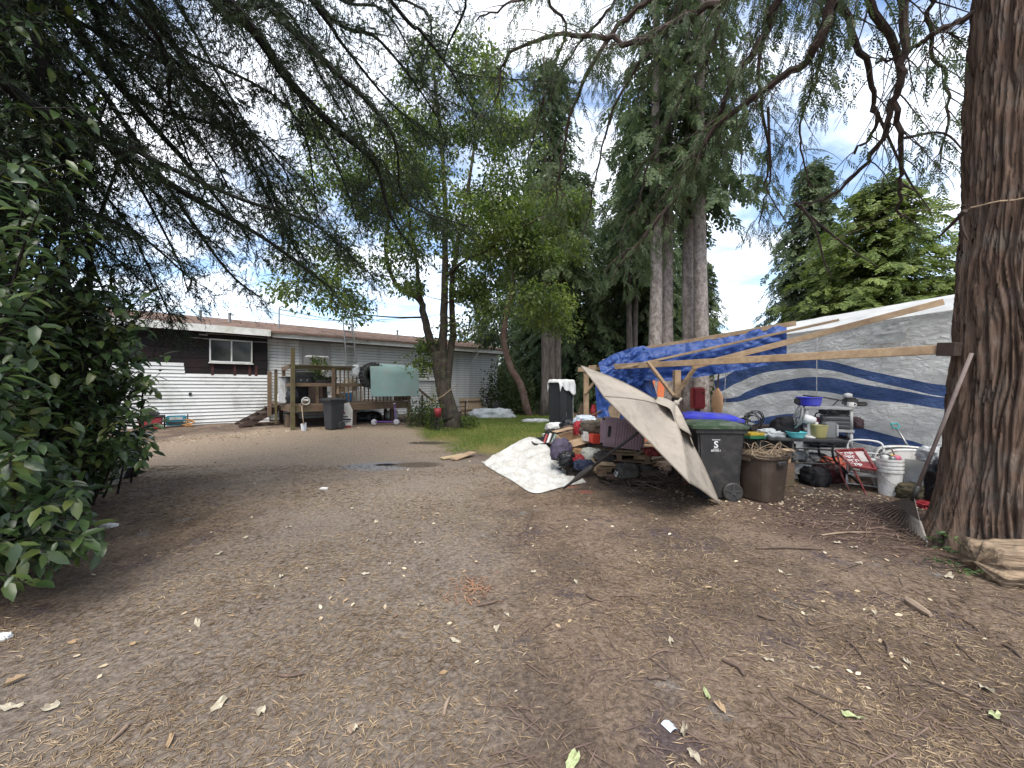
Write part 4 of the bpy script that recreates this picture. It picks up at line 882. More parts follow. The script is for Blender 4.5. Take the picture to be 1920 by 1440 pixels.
for i, (px, w_, r, mt, lb) in enumerate([(551,-3.1,(.22,.18,.26),BLACKBAG,'black bag on the deck beside the tall mossy post'),(531,-2.3,(.16,.14,.2),WHITEP,'crumpled white bag on the deck corner behind the stair post'),(637,-3.0,(.2,.18,.17),cloth('tan_bundle',(.3,.22,.14)),'tan bundle on the deck behind the balusters'),(655,-1.8,(.25,.2,.5),cloth('beige_blanket',(.36,.3,.22)),'beige blanket heaped on the deck at the ladder foot'),(602,-2.7,(.2,.18,.2),cloth('green_bundle',(.07,.12,.09)),'green bundle on the deck under the planter'),(755,-2.6,(.3,.25,.35),cloth('brown_bundle',(.14,.1,.07)),'brown bundle on the deck end behind the mattress')]):
    lump('bundle', lb, 'bundle', HL(hs(px,w_), w_, DZ+r[2]*.75), r, mt, 300+i, .25, 2.4)
# wheeled bin in front of the deck
def wheel_bin(name, label, loc, rz, sx, sy, h, lid_mat, tilt=0, hinge=True, body_mat=None):
    """wheels and handle at local +x"""
    t = thing(name, label, 'bin', loc, rz); bm_ = body_mat or BLACKP
    body = rbox('body', (sx, sy, h-.06), bm_, t, (0,0,(h-.06)/2+.02), bevel=.025, taper=.80); mb = MB()
    for s in (-1,1): mb.box((0, s*(sy/2+.004), h-.075), (sx+.06, .03, .09))
    mb.box((-sx/2-.004,0,h-.075), (.03,sy+.03,.09)); mb.box((sx/2+.004,0,h-.075), (.03,sy+.03,.09)); mb.build('rim', bm_, body, bevel=.008)
    R = Matrix.Rotation(tilt, 3, 'Y'); mb = MB(); hp = Vector((sx/2+.03,0,h-.02))
    def lid(u, v):
        x = -(sx+.12)*u; y = (v-.5)*(sy+.1); e = min(1, 6*min(u,1-u,v,1-v)); return hp+R @ Vector((x, y, .015+.05*e))
    mb.grid(lid, 12, 12); mb.grid(lambda u, v: hp+R @ Vector((-(sx+.12)*u, (.5-v)*(sy+.1), -.03)), 1, 1)
    for a, b in (((0,0),(0,1)),((1,1),(1,0)),((1,0),(0,0)),((0,1),(1,1))):
        mb.grid(lambda u, v: (lambda uu, vv: hp+R @ Vector((-(sx+.12)*uu, (vv-.5)*(sy+.1), .015 if v > .5 else -.03)))(a[0]+(b[0]-a[0])*u, a[1]+(b[1]-a[1])*u), 12, 1)
    l = mb.build('lid', lid_mat, t, smooth=False)
    mb = MB(); mb.tube([(sx/2,-sy*.36,h-.07),(sx/2+.13,-sy*.36,h-.02),(sx/2+.13,sy*.36,h-.02),(sx/2,sy*.36,h-.07)], .017, 8); mb.build('handle', bm_, t, smooth=True)
    for s in (-1,1):
        mb = MB(); mb.lathe([(.05,-.025),(.12,-.03),(.135,-.02),(.135,.02),(.12,.03),(.05,.025)], 24, (sx*.24, s*(sy*.42+.035), .135), EU(PI/2,0,0)); w_ = mb.build('wheel', bm_, t)
        mb = MB(); mb.lathe([(.0,-.034),(.035,-.034),(.035,.034),(.0,.034)], 12, (sx*.24, s*(sy*.42+.035), .135), EU(PI/2,0,0))
        for k in range(5): a = 2*PI*k/5+.3; mb.box((sx*.24+.07*math.cos(a), s*(sy*.42+.035)+s*.03, .135+.07*math.sin(a)), (.09,.012,.018), EU(0,-a,0))
        mb.build('hub', M('hub_grey', (.06,.06,.06), None, 6, .5), w_)
    mb = MB(); mb.tube([(sx*.24,-sy*.45,.135),(sx*.24,sy*.45,.135)], .012, 8); mb.build('axle', BLACKM, t)
    return t
b = G(619, 807); wheel_bin('wheeled_bin', 'dark grey wheeled bin with white strips in front of the deck', b+Vector((0,.25,0)), 1.1, .52, .48, 1.02, BLACKP, body_mat=M('charcoal_plastic', (.04,.04,.043), (.055,.055,.058), 4, .5))
t = bpy.data.objects['wheeled_bin']
# stump, shovel, litter sack, scooter
c = G(541, 801); t = thing('chopping_block', 'upright sawn log block under the deck corner', 'log', c+Vector((0,.2,0)))
mb = MB(); mb.lathe([(.24,-.03),(.235,.1),(.225,.3),(.22,.42),(.205,.44),(.0,.44)], 18); mb.build('log_body', M('log_bark', (.11,.075,.05), (.06,.04,.03), 9, .9, .7, stretch=(1,1,.3)), t, smooth=False)
mb = MB(); mb.lathe([(.2,.441),(.0,.446)], 18); mb.build('cut_face', M('cut_wood', (.22,.15,.09), None, 12, .8), t)
def spade(name, label, tip, top, blade, mat_b, mat_h, dh=True, hmat=None, bw=.2, bl=.28):
    tip, top = Vector(tip), Vector(top); t = thing(name, label, 'shovel', tip, world=True); ax = (top-tip).normalized(); sd = ax.cross(Vector((0,1,0))).normalized(); nn = sd.cross(ax)
    mb = MB()
    def fn(u, v): w_ = bw*(1-.12*(1-v))*(.9 if v < .1 else 1); return tip+sd*(u-.5)*w_+ax*(v*bl)+nn*(.03*math.cos((u-.5)*2.4))
    mb.grid(fn, 6, 6); mb.build('blade', mat_b, t, solid=.004)
    mb = MB(); mb.tube([tip+ax*bl*.8+nn*.02, top-ax*.1], .016, 8); mb.build('shaft', mat_h, t, smooth=True)
    if dh:
        mb = MB(); c = top-ax*.1; mb.tube([c, c+ax*.03+sd*.055, c+ax*.10+sd*.055, c+ax*.10-sd*.055, c+ax*.03-sd*.055, c], .012, 6); mb.build('grip', hmat or mat_h, t, smooth=True)
    return t
spade('shovel', 'square shovel with wooden handle leaning on the deck rim', G(570, 808), HW(565, 757, W0-.04), .28, GREYM, M('ash_handle', (.4,.32,.22), (.3,.24,.17), 6, .6))
c = G(646, 803); t = thing('litter_sack', 'red and white printed sack standing beside the dark grey bin', 'sack', c+Vector((0,.12,0)), .25)
mb = MB(); mb.add([(-.2,-.08,0),(.2,-.08,0),(.22,-.06,.6),(.1,-.03,.88),(-.2,-.05,.82),(-.2,.08,0),(.2,.08,0),(.22,.06,.6),(.1,.03,.88),(-.2,.05,.82)], [(0,1,2,3,4),(9,8,7,6,5),(0,5,6,1),(1,6,7,2),(2,7,8,3),(3,8,9,4),(4,9,5,0)]); sk = mb.build('sack_body', M('sack_paper', (.6,.59,.56), (.5,.48,.44), 5, .7), t, bevel=.015)
mb = MB(); mb.poly([(-.19,-.087,.50),(.0,-.087,.50),(-.1,-.075,.68),(-.19,-.067,.74)]); mb.poly([(-.19,-.0895,.02),(.19,-.0895,.02),(.19,-.0895,.09),(-.19,-.0895,.09)]); mb.build('red_print', REDP, sk)
mb = MB(); mb.box((.02,-.092,.3), (.3,.004,.05)); mb.box((-.02,-.0915,.4), (.2,.004,.03)); mb.box((.03,-.0915,.22), (.22,.004,.025)); mb.build('dark_print', BLACKP, sk)
c = G(728, 797); t = thing('kick_scooter', 'small purple kick scooter standing under the deck edge', 'scooter', c, .12); PUR = M('purple_paint', (.16,.06,.3), None, 6, .4)
mb = MB(); mb.bar((-.45,0,.13), (.2,0,.13), .11, .03); mb.build('footboard', PUR, t); mb = MB(); mb.tube([(.2,0,.12),(.27,0,.18),(.22,0,.78)], .017, 8); mb.build('stem', PUR, t, smooth=True)
mb = MB(); mb.tube([(.22,-.16,.79),(.22,.16,.79)], .014, 8); mb.build('handlebar', WHITEP, t)
for x in (-.5,.29): mb = MB(); mb.lathe([(.06,-.02),(.1,-.022),(.11,0),(.1,.022),(.06,.02)], 16, (x,0,.11), EU(PI/2,0,0)); mb.build('wheel', M('white_rubber', (.5,.48,.5), None, 6, .6), t, smooth=True)
lump('plastic_tub', 'white upturned basin in the dark under the deck', 'basin', HL(hs(735,-2.4),-2.4,.48), (.28,.28,.22), WHITEP, 2, .03, 1, .8)
lump('rubbish_bag', 'dark bag of rubbish in the shade under the deck', 'bag', HL(hs(690,-2.2),-2.2,.42), (.5,.4,.22), BLACKBAG, 5)
# things along the white siding at the left
c = HW(330, 795, .0); c.z = float(gh(c.x,c.y)); t = thing('portable_generator', 'teal portable machine on the ground against the white siding', 'generator', c, HA); TEAL = M('teal_paint', (.03,.2,.27), (.02,.13,.18), 5, .45)
rbox('housing', (.55,.36,.34), TEAL, t, (0,0,.22), bevel=.03); rbox('panel', (.36,.02,.1), GREYP, t, (0,-.19,.3), bevel=.005); rbox('panel', (.4,.02,.08), BLACKP, t, (0,-.19,.15), bevel=.005)
for x in (-.31,.31): mb = MB(); mb.tube([(x,-.17,.02),(x,-.17,.42),(x,.17,.42),(x,.17,.02),(x,-.17,.02)], .018, 6); mb.build('frame', BLACKM, t)
c = HW(350, 796, -.1); c.z = float(gh(c.x,c.y)); mb = MB(); pts = []
rg = np.random.default_rng(50)
for i in range(70): a = i*.55; pts.append(Vector(((.2+.05*math.sin(i*1.3))*math.cos(a), (.12+.03*math.cos(i))*math.sin(a), .12+.11*math.sin(i*.37)+.06*math.sin(a*.5))))
mb.tube(pts, .011, 5); o = mb.build('extension_cord', M('orange_cord', (.6,.27,.06), None, 5, .5), smooth=True); o.location = c; tag(o, 'orange coiled extension cord beside the teal machine', 'cord')
c = HW(282, 796, -.3); c.z = float(gh(c.x,c.y)); t = thing('cargo_tub', 'red tub with a black lid at the foot of the white siding', 'tub', c, HA)
rbox('body', (.62,.45,.4), M('faded_red', (.28,.04,.045), (.2,.03,.035), 4, .5), t, (0,0,.2), bevel=.03, taper=.85); rbox('lid', (.68,.5,.06), BLACKP, t, (0,0,.43), bevel=.02); rbox('lid_bulge', (.36,.4,.14), BLACKP, t, (.05,0,.52), bevel=.04)

# ------------------------------------------------------------------ right of the leaning tree, on the lawn
c = GD(888, 20.6); t = thing('wooden_pallet_wall', 'pale wooden board section leaning on the white house wall', 'panel', c, .7)
for i in range(6): mb = MB(); mb.box((-.62+.25*i, .16, .42), (.24,.03,.86), EU(-.35,0,0)); mb.build('board', M('pale_board', (.42,.31,.2), (.34,.25,.16), 4, .7, stretch=(6,6,1)), t, bevel=.004)
for z in (.2,.66): mb = MB(); mb.box((0,.11+.36*(z-.42),z), (1.5,.03,.07), EU(-.35,0,0)); mb.build('batten', OLDWOOD, t)
c = GD(925, 19.6); t = thing('exercise_bike', 'black exercise bike standing at the white house corner', 'exercise bike', c, .2)
mb = MB(); mb.tube([(-.5,0,.05),(.5,0,.05)], .035, 8); mb.tube([(-.45,-.25,.03),(-.45,.25,.03)], .03, 8); mb.tube([(.45,-.25,.03),(.45,.25,.03)], .03, 8); mb.build('base', BLACKM, t)
mb = MB(); mb.tube([(-.1,0,.05),(-.38,0,.85)], .045, 8); mb.build('seat_post', BLACKM, t); rbox('saddle', (.28,.2,.08), BLACKP, t, (-.4,0,.9), bevel=.03)
mb = MB(); mb.tube([(.2,0,.1),(.42,0,1.12)], .05, 8); mb.build('front_post', BLACKM, t); mb = MB(); mb.tube([(.1,-.2,1.1),(.38,-.2,1.16),(.42,.0,1.14),(.38,.2,1.16),(.1,.2,1.1)], .022, 8); mb.build('handlebar', BLACKM, t)
mb = MB(); mb.lathe([(.0,-.05),(.28,-.05),(.3,0),(.28,.05),(0,.05)], 24, (.22,0,.38), EU(PI/2,0,0)); mb.build('flywheel', BLACKP, t)
lump('tarp_heap', 'rumpled white tarp heaped on the grass by the exercise bike', 'tarp', GD(922, 17.8)+Vector((0,0,.05)), (1.0,.7,.34), WHITECLOTH, 8, .25, 2.5, .2)
lump('tarp_heap', 'low white cloth spread on the grass near the dark cabinet', 'cloth', GD(1006, 15.5)+Vector((0,0,.02)), (.55,.3,.1), WHITECLOTH, 9, .25, 2.5, .2)
mb = MB(); p = GD(872, 18.2); mb.tube([p, p+Vector((.02,0,.75))], .03, 6); mb.tube([p+Vector((-.5,0,.45)), p+Vector((0,0,.5))], .02, 6); tag(mb.build('tap_stand', BLACKM), 'short dark stand with a side arm on the lawn', 'stand')
# wire cage and red bucket round the tree foot
c = GD(836, 13.0); mb = MB()
for i in range(15): a = PI*(.9+i*.085); mb.tube([(.5*math.cos(a),.45*math.sin(a),0),(.5*math.cos(a),.45*math.sin(a),.62)], .005, 3)
for z in np.linspace(.02,.62,11): mb.tube([(.5*math.cos(a),.45*math.sin(a),z) for a in np.linspace(PI*.9,PI*2.1,14)], .005, 3)
o = mb.build('wire_cage', WIRE); o.location = c; tag(o, 'low dark wire mesh guard wrapped round the leaning tree foot', 'cage')
c = GD(821, 12.9); t = thing('bucket', 'small red bucket on a wire stand by the leaning tree', 'bucket', c)
mb = MB(); mb.lathe([(.0,.42),(.1,.42),(.125,.72),(.115,.72),(.09,.45)], 16); mb.build('pail', REDP, t, smooth=True)
mb = MB()
for a in range(4): mb.tube([(.11*math.cos(a*PI/2+.7),.11*math.sin(a*PI/2+.7),0),(.11*math.cos(a*PI/2+.7),.11*math.sin(a*PI/2+.7),.43)], .008, 4)
for z in (.02,.14,.28,.42): mb.tube([(.11*math.cos(a*PI/2+.7),.11*math.sin(a*PI/2+.7),z) for a in range(5)], .008, 4)
mb.build('stand', BLACKM, t)
# lines across the yard
def line(name, label, cat, pts, r, mat=WIRE): mb = MB(); mb.tube(crom(pts, 16), r, 5); return tag(mb.build(name, mat), label, cat)
line('wire', 'thin wire running from the house eave to the dark conifers', 'wire', [HW(950,655,.0), P(1040,672,21), P(1130,695,20)], .012)
line('wire', 'overhead wire strung above the house roof', 'wire', [P(440,572,30), P(600,600,30), P(760,597,30), P(830,590,31)], .02)
line('wire', 'service wire rising from the roof mast', 'wire', [HW(524,580,1.2), P(660,602,32), P(840,600,40)], .02)
line('rope', 'slack pale rope hanging from the house eave to the lawn', 'rope', [HW(903,652,-.05), P(880,690,21), P(877,722,20.4), P(876,765,19.6)], .007, WHITEP)
line('rope', 'second thin cord hanging straight from the house eave', 'rope', [HW(896,655,-.05), P(894,700,21.4), P(894,745,21.2)], .006, GREYP)
line('rope', 'taut cord tied across the leaning trunk', 'rope', [P(798,760,12.9), P(830,742,12.95), P(850,726,13.4), P(858,722,14)], .012, ROPE)
# ------------------------------------------------------------------ striped tent
TO, TE, TN = Vector((5.8, 11.0, 0)), Vector((.2516, -.968, 0)), Vector((.968, .2516, 0)); TA = math.atan2(TE.y, TE.x); TL = 8.6
def tsz(px, py):
    k = (px-960)/F; s = (11*k-5.8)/(.2516+.968*k); d = 11-.968*s; return s, CZ-(py-HY)/F*d
def tent_material():
    m = bpy.data.materials.new('striped_tarp'); m.use_nodes = True; nt = m.node_tree; N, L = nt.nodes, nt.links; b = N['Principled BSDF']; b.inputs['Roughness'].default_value = .6; b.inputs['Specular IOR Level'].default_value = .25
    tc = N.new('ShaderNodeTexCoord'); sp = N.new('ShaderNodeSeparateXYZ'); L.new(tc.outputs['Object'], sp.inputs[0])
    def op(o, a, c):
        q = N.new('ShaderNodeMath'); q.operation = o
        for i, v in enumerate((a, c)):
            if isinstance(v, (int, float)): q.inputs[i].default_value = v
            else: L.new(v, q.inputs[i])
        return q.outputs[0]
    sx = op('DIVIDE', sp.outputs[0], TL); sz = op('DIVIDE', sp.outputs[2], 3.5)
    def curve(pts):
        f = N.new('ShaderNodeFloatCurve'); L.new(sx, f.inputs[1]); c = f.mapping.curves[0]; q = sorted((min(1,max(0,tsz(*p)[0]/TL)), min(1,max(0,tsz(*p)[1]/3.5))) for p in pts)
        c.points[0].location = (0, q[0][1]); c.points[1].location = (1, q[-1][1])
        for x, y in q:
            if 0 < x < 1: c.points.new(x, y)
        f.mapping.update(); return f.outputs[0]
    def band(up, lo): return op('MULTIPLY', op('LESS_THAN', sz, curve(up)), op('GREATER_THAN', sz, curve(lo)))
    s1 = band([(1342,713),(1380,693),(1426,679),(1480,674),(1538,675),(1639,697),(1700,709),(1785,723)], [(1342,737),(1380,718),(1426,700),(1480,692),(1538,692),(1639,714),(1700,728),(1785,745)])
    s2 = band([(1372,746),(1400,733),(1426,723),(1480,711),(1538,707),(1639,723),(1700,733),(1785,746)], [(1372,754),(1400,749),(1426,740),(1480,733),(1538,734),(1639,750),(1700,756),(1785,768)])
    s3 = band([(1405,790),(1440,781),(1487,776),(1540,783),(1629,805),(1702,824),(1780,845)], [(1405,792),(1440,806),(1487,815),(1540,818),(1629,834),(1702,850),(1780,868)])
    msk = op('MAXIMUM', op('MAXIMUM', s1, s2), s3)
    n = N.new('ShaderNodeTexNoise'); n.inputs['Scale'].default_value = 3; n.inputs['Detail'].default_value = 7; L.new(tc.outputs['Object'], n.inputs['Vector'])
    def mix(f, a, c):
        x = N.new('ShaderNodeMix'); x.data_type = 'RGBA'; L.new(f, x.inputs['Factor'])
        for k, v in (('A',a),('B',c)):
            if isinstance(v, tuple): x.inputs[k].default_value = (*v,1)
            else: L.new(v, x.inputs[k])
        return x.outputs['Result']
    r = N.new('ShaderNodeMapRange'); r.inputs[1].default_value = .35; r.inputs[2].default_value = .7; L.new(n.outputs[0], r.inputs[0])
    L.new(mix(msk, mix(r.outputs[0], (.78,.78,.76), (.66,.655,.63)), mix(r.outputs[0], (.055,.10,.25), (.08,.13,.28))), b.inputs['Base Color'])
    mp = N.new('ShaderNodeMapping'); mp.inputs['Scale'].default_value = (1,1,2.2); mp.inputs['Rotation'].default_value = (0,.35,0); L.new(tc.outputs['Object'], mp.inputs[0])
    n2 = N.new('ShaderNodeTexNoise'); n2.inputs['Scale'].default_value = 5; n2.inputs['Detail'].default_value = 6; n2.inputs['Roughness'].default_value = .6; n2.inputs['Distortion'].default_value = .8; L.new(mp.outputs[0], n2.inputs['Vector'])
    bp = N.new('ShaderNodeBump'); bp.inputs['Strength'].default_value = 1; bp.inputs['Distance'].default_value = .16; L.new(n2.outputs[0], bp.inputs['Height']); L.new(bp.outputs[0], b.inputs['Normal'])
    tr = N.new('ShaderNodeBsdfTranslucent'); tr.inputs[0].default_value = (.6,.6,.58,1); L.new(bp.outputs[0], tr.inputs[1]); ms = N.new('ShaderNodeMixShader'); ms.inputs[0].default_value = .3; L.new(b.outputs[0], ms.inputs[1]); L.new(tr.outputs[0], ms.inputs[2]); L.new(ms.outputs[0], N['Material Output'].inputs[0])
    L.new(b.inputs['Base Color'].links[0].from_socket, tr.inputs[0])
    return m
TENT = tent_material(); TWHITE = M('tarp_white', (.74,.74,.72), (.62,.62,.60), 3, .5, .5, 9, dirt=(.5,.5,.47), dscale=2)
_n = TWHITE.node_tree; _t = _n.nodes.new('ShaderNodeBsdfTranslucent'); _t.inputs[0].default_value = (.7,.7,.68,1); _m = _n.nodes.new('ShaderNodeMixShader'); _m.inputs[0].default_value = .35; _n.links.new(_n.nodes['Principled BSDF'].outputs[0], _m.inputs[1]); _n.links.new(_t.outputs[0], _m.inputs[2]); _n.links.new(_m.outputs[0], _n.nodes['Material Output'].inputs[0])
tent = thing('storage_tent', 'large white and grey tarp tent with wavy navy stripes behind the junk shelves', 'tent', TO, TA)
def wrk(x, z, s=0): return .09*(abs(noise.noise(Vector((x*1.1+z*.8, z*1.6-x*.3, s))))-.2)+.025*noise.noise(Vector((x*3.1, z*4.3, s+3)))
mb = MB(); mb.grid(lambda u, v: Vector((u*TL, .12*math.sin(PI*v)*math.sin(u*9)*.5-wrk(u*TL, v*2.9)*1.0, -.05+v*2.9)), 150, 50); mb.build('side_wall', TENT, tent, smooth=True)
mb = MB(); mb.grid(lambda u, v: Vector((-.08+(TL+.1)*u, -.04+1.6*v, 2.85+.53*v-.05*math.sin(PI*v)*(.6+.4*math.sin(u*30))+.02*noise.noise(Vector((u*20,v*4,2))))), 70, 10); mb.grid(lambda u, v: Vector((-.08+(TL+.1)*(1-u), 1.56+1.6*v, 3.38-.53*v)), 30, 4); mb.build('roof_sheet', TWHITE, tent, smooth=True)
mb = MB(); mb.grid(lambda u, v: Vector((-.01-.03*noise.noise(Vector((u*5,v*5,7))), u*3.2, v*(2.85+.53*(1-abs(2*u-1))))), 24, 24); mb.build('end_wall', TWHITE, tent, smooth=True)
a, b = tsz(1640,612), tsz(1708,640)
mb = MB(); mb.grid(lambda u, v: Vector((a[0]+(b[0]-a[0])*u, -.09-.03*(1-v)+.012*noise.noise(Vector((u*5,v*5,1))), b[1]+(a[1]-b[1])*v)), 10, 8); mb.build('patch_flap', M('tarp_grey', (.42,.42,.40), None, 4, .6, .4, 20), tent, solid=.004)
for px in (1538, 1365):
    s, z0 = tsz(px, 738 if px > 1400 else 760); s, z1 = tsz(px, 622 if px > 1400 else 700); mb = MB(); mb.tube([(s,-.1,z0),(s+.01,-.11,(z0+z1)/2),(s,-.08,z1)], .008, 5); mb.build('tie_cord', GREYP, tent)
# a long-necked wooden paddle leaning at its corner
p0 = Vector((5.66, 10.6, 0)); t = thing('wooden_paddle', 'brown wooden paddle leaning upright at the tent corner', 'paddle', (p0.x,p0.y,float(gh(p0.x,p0.y))), TA)
mb = MB(); mb.lathe([(.0,0),(.13,.05),(.2,.3),(.2,.55),(.1,.72),(.03,.8)], 16); 
for i, v in enumerate(mb.v): mb.v[i] = (v[0], v[1]*.22, v[2]+.72)
mb.build('blade', M('paddle_wood', (.42,.25,.14), (.34,.19,.1), 4, .5), t, smooth=True); mb = MB(); mb.tube([(0,0,1.5),(.1,0,2.3)], .022, 6); mb.build('shaft', DARKWOOD, t); mb = MB(); mb.box((0,0,.36), (.5,.35,.72)); mb.build('base_crate', WHITEP, t, bevel=.01)

# ------------------------------------------------------------------ half-built lean-to
lean = thing('lean_to_frame', 'half built timber lean-to frame of posts, braces and sloping rafters', 'shed frame', GD(1268, 6.4), world=True)
def lum(name, a, b, w_, h, mat=WOOD, up=(0,0,1)): mb = MB(); mb.bar(a, b, w_, h, up); return mb.build(name, mat, lean, bevel=.004)
lum('beam', P(1222,684,6.5), P(1790,654,3.72), .05, .092)
lum('beam_block', P(1762,655,3.80), P(1797,655,3.66), .09, .13, DARKWOOD)
p = P(1269,690,6.42); lum('post', (p.x,p.y,0), (p.x,p.y,1.9), .1, .1, WOOD)
lum('post_foot', (p.x,p.y+.01,-.05), (p.x,p.y+.01,1.45), .125, .125, DARKWOOD)
lum('brace', P(1214,678,6.5), P(1263,742,6.32), .045, .09, WOOD, (0,-1,0)); lum('brace', P(1310,680,6.1), P(1266,742,6.32), .045, .09, WOOD, (0,-1,0))
lum('rafter', P(1297,688,6.0), P(1768,566,5.2), .045, .085)
lum('rafter', P(1165,690,7.0), P(1572,600,6.2), .05, .04)
lum('rafter', P(1205,655,7.6), P(1492,606,6.9), .045, .085)
lum('rafter', P(1130,678,7.9), P(1250,655,7.6), .045, .09)
p = P(1099,700,8.0); lum('post', (p.x,p.y,0), (p.x,p.y,1.98), .1, .1, WOOD); lum('beam_stub', P(1084,693,8.0), P(1112,693,7.9), .09, .09); lum('brace', P(1118,712,7.9), P(1096,738,7.95), .045, .08, WOOD, (0,-1,0))
lum('beam', P(1105,690,7.95), P(1235,683,6.6), .05, .1)
# blue tarp thrown over it
BT = M('blue_tarp', (.032,.085,.30), (.022,.06,.22), 5, .4, 1, 11, spec=.5, dirt=(.05,.115,.36), dscale=14)
tarp = thing('blue_tarp', 'crinkled bright blue tarp thrown over the lean-to rafters', 'tarp', GD(1200, 7.4), world=True)
def pl(tab, x):
    for (x0,y0),(x1,y1) in zip(tab, tab[1:]):
        if x <= x1: return y0+(y1-y0)*max(0,(x-x0))/(x1-x0)
    return tab[-1][1]
def crk(u, v, s, a=.05): 
    q = Vector((u, v, s)); return a*(.5-abs(noise.noise(q))*1.6)+a*.4*(.5-abs(noise.noise(q*2.7))*1.6)
top = [(1117,692),(1135,676),(1165,659),(1205,648),(1220,653),(1300,641),(1370,629),(1420,617),(1475,608)]
bot = [(1200,712),(1250,715),(1350,701),(1440,684),(1475,676)]
dep = [(1117,7.8),(1200,7.55),(1300,7.3),(1475,6.95)]
def over(u, v):
    px = 1200+275*u; d = pl(dep, px); yt, yb = pl(top, px), pl(bot, px); y = yt+(yb-yt)*v
    return P(px, y, d-.02-.10*math.sin(PI*min(1,v*1.5))+crk(u*7, v*2.2, 1, .09))
mb = MB(); mb.grid(over, 90, 34); mb.grid(lambda u, v: over(u, 0)+Vector((.05*v, .75*v, -.20*v*v+.03*math.sin(u*25)*v)), 60, 8); mb.build('roof_fold', BT, tarp, smooth=True)
t2 = [(1122,680),(1150,664),(1185,652),(1206,648),(1214,655)]; b2 = [(1122,735),(1150,735),(1185,730),(1200,722),(1214,690)]
def lobe(u, v):
    px = 1122+92*u; yt, yb = pl(t2, px), pl(b2, px); y = yt+(yb-yt)*v; return P(px+6*math.sin(v*2.5), y, 7.55-.22*math.sin(PI*min(1,.2+v*.8))+crk(u*4, v*4, 5, .10))
mb = MB(); mb.grid(lobe, 46, 46); mb.grid(lambda u, v: lobe(u,0)+Vector((.02*v,.5*v,-.12*v)), 20, 4); mb.build('front_fold', BT, tarp, smooth=True)
def curt(u, v):
    px = 1114+(105+25*v)*u+8*v; yt = 700-30*u*(1-u); y = yt+(805-yt)*v; return P(px, y, 7.75-.1*v+.05*math.sin(u*19+v*2)*(.3+.7*v)+crk(u*4, v*3, 9, .08))
mb = MB(); mb.grid(curt, 50, 44); mb.build('hanging_fold', BT, tarp, smooth=True)

# ------------------------------------------------------------------ fallen patio umbrella
UC, Ux = Vector((1.97,5.65,.98)), None; A_ = Vector((1.07,6.0,1.96)); E_ = Vector((2.87,5.3,.01)); B_ = Vector((1.22,4.68,1.40))
n_ = (A_-E_).cross(B_-UC).normalized(); ux = (A_-UC).normalized(); uy = n_.cross(ux); uy = uy if uy.dot(B_-UC) > 0 else -uy
if n_.z < 0: n_ = -n_
UR = 1.36; apex = UC+n_*.46; CANV = M('beige_canvas', (.33,.29,.24), (.27,.235,.195), 2, .85, .35, 40, dirt=(.20,.172,.14), dscale=3.5)
umb = thing('patio_umbrella', 'large beige patio umbrella toppled on its side over the junk heap', 'umbrella', (E_.x, E_.y, 0), world=True)
rim = [UC+ux*UR*math.cos(i*PI/3)+uy*UR*math.sin(i*PI/3) for i in range(6)]
for i in range(6):
    a, b = rim[i], rim[(i+1)%6]; mb = MB()
    def fn(u, v, a=a, b=b):
        e = a.lerp(b, v); mid = UC+(e-UC)*(1-.05*math.sin(PI*v)); p = apex.lerp(mid, u); sag = .07*math.sin(PI*u)*math.sin(PI*v)+.028*noise.noise(Vector((u*3,v*3,i*2)))*math.sin(PI*v)+.012*(.3-abs(noise.noise(Vector((u*5+v*3,v*7-u*2,i*2+9)))))*math.sin(PI*v); return p-n_*sag+n_*.05*math.sin(PI*u)
    mb.grid(fn, 34, 26); mb.build('canopy_panel', CANV, umb, smooth=True, solid=.003)
    mb = MB(); mb.tube([(apex.lerp(a, u)+n_*.05*math.sin(PI*u)-n_*.02) for u in (.04,.3,.6,.85,.99)], .009, 5); mb.build('rib', BLACKM, umb)
    mb = MB(); mb.tube([(apex.lerp(a, u)+n_*.05*math.sin(PI*u)+n_*.004) for u in np.linspace(.05,.995,12)], .0075, 5); mb.build('seam', M('canvas_seam', (.24,.205,.165), None, 9, .9), umb)
    mb = MB(); b_ = rim[(i+1)%6]; mb.tube([UC+(a.lerp(b_, v)-UC)*(1-.05*math.sin(PI*v))-n_*.004 for v in np.linspace(0,1,10)], .009, 5); mb.build('hem', MT['canvas_seam'], umb)
mb = MB(); q = UC-n_*1.72; q.z = max(q.z, .03); mb.tube([apex+n_*.04, q+(apex-q)*.28], .021, 10); mb.build('pole', M('pole_dark', (.05,.042,.038), (.035,.03,.028), 6, .45), umb, smooth=True)
mb = MB(); ax = (q-apex).normalized(); c = q+(apex-q)*.30; mb.tube([c, c+ax*.05, c+ax*.2, c+ax*.32, c+ax*.42, q], [.024,.045,.05,.042,.022,.016], 12); mb.build('pole_foot', MT['pole_dark'], umb, smooth=True)
# vent cap slumped at the crown
def cap(u, v):
    a = 2*PI*v; e = ux*math.cos(a)+uy*math.sin(a); r = .05+.40*u; down = Vector((.10,.0,-.34))*u*u*(.35+.65*max(0, -e.z+.2)); p = apex+n_*(.10-.10*u)+e*r*(.75+.3*noise.noise(Vector((math.cos(a)*2,math.sin(a)*2,1))))+down*.7+n_*.035*math.sin(a*6)*u
    return p
mb = MB(); mb.grid(cap, 10, 48); mb.build('vent_cap', CANV, umb, smooth=True, solid=.003)
mb = MB(); mb.lathe([(.05,0),(.04,.05),(.015,.07),(.02,.12),(0,.14)], 12, apex+n_*.09, frame(n_, Vector((0,1,0))) @ EU(0,PI/2,0)); mb.build('finial', CANV, umb, smooth=True)

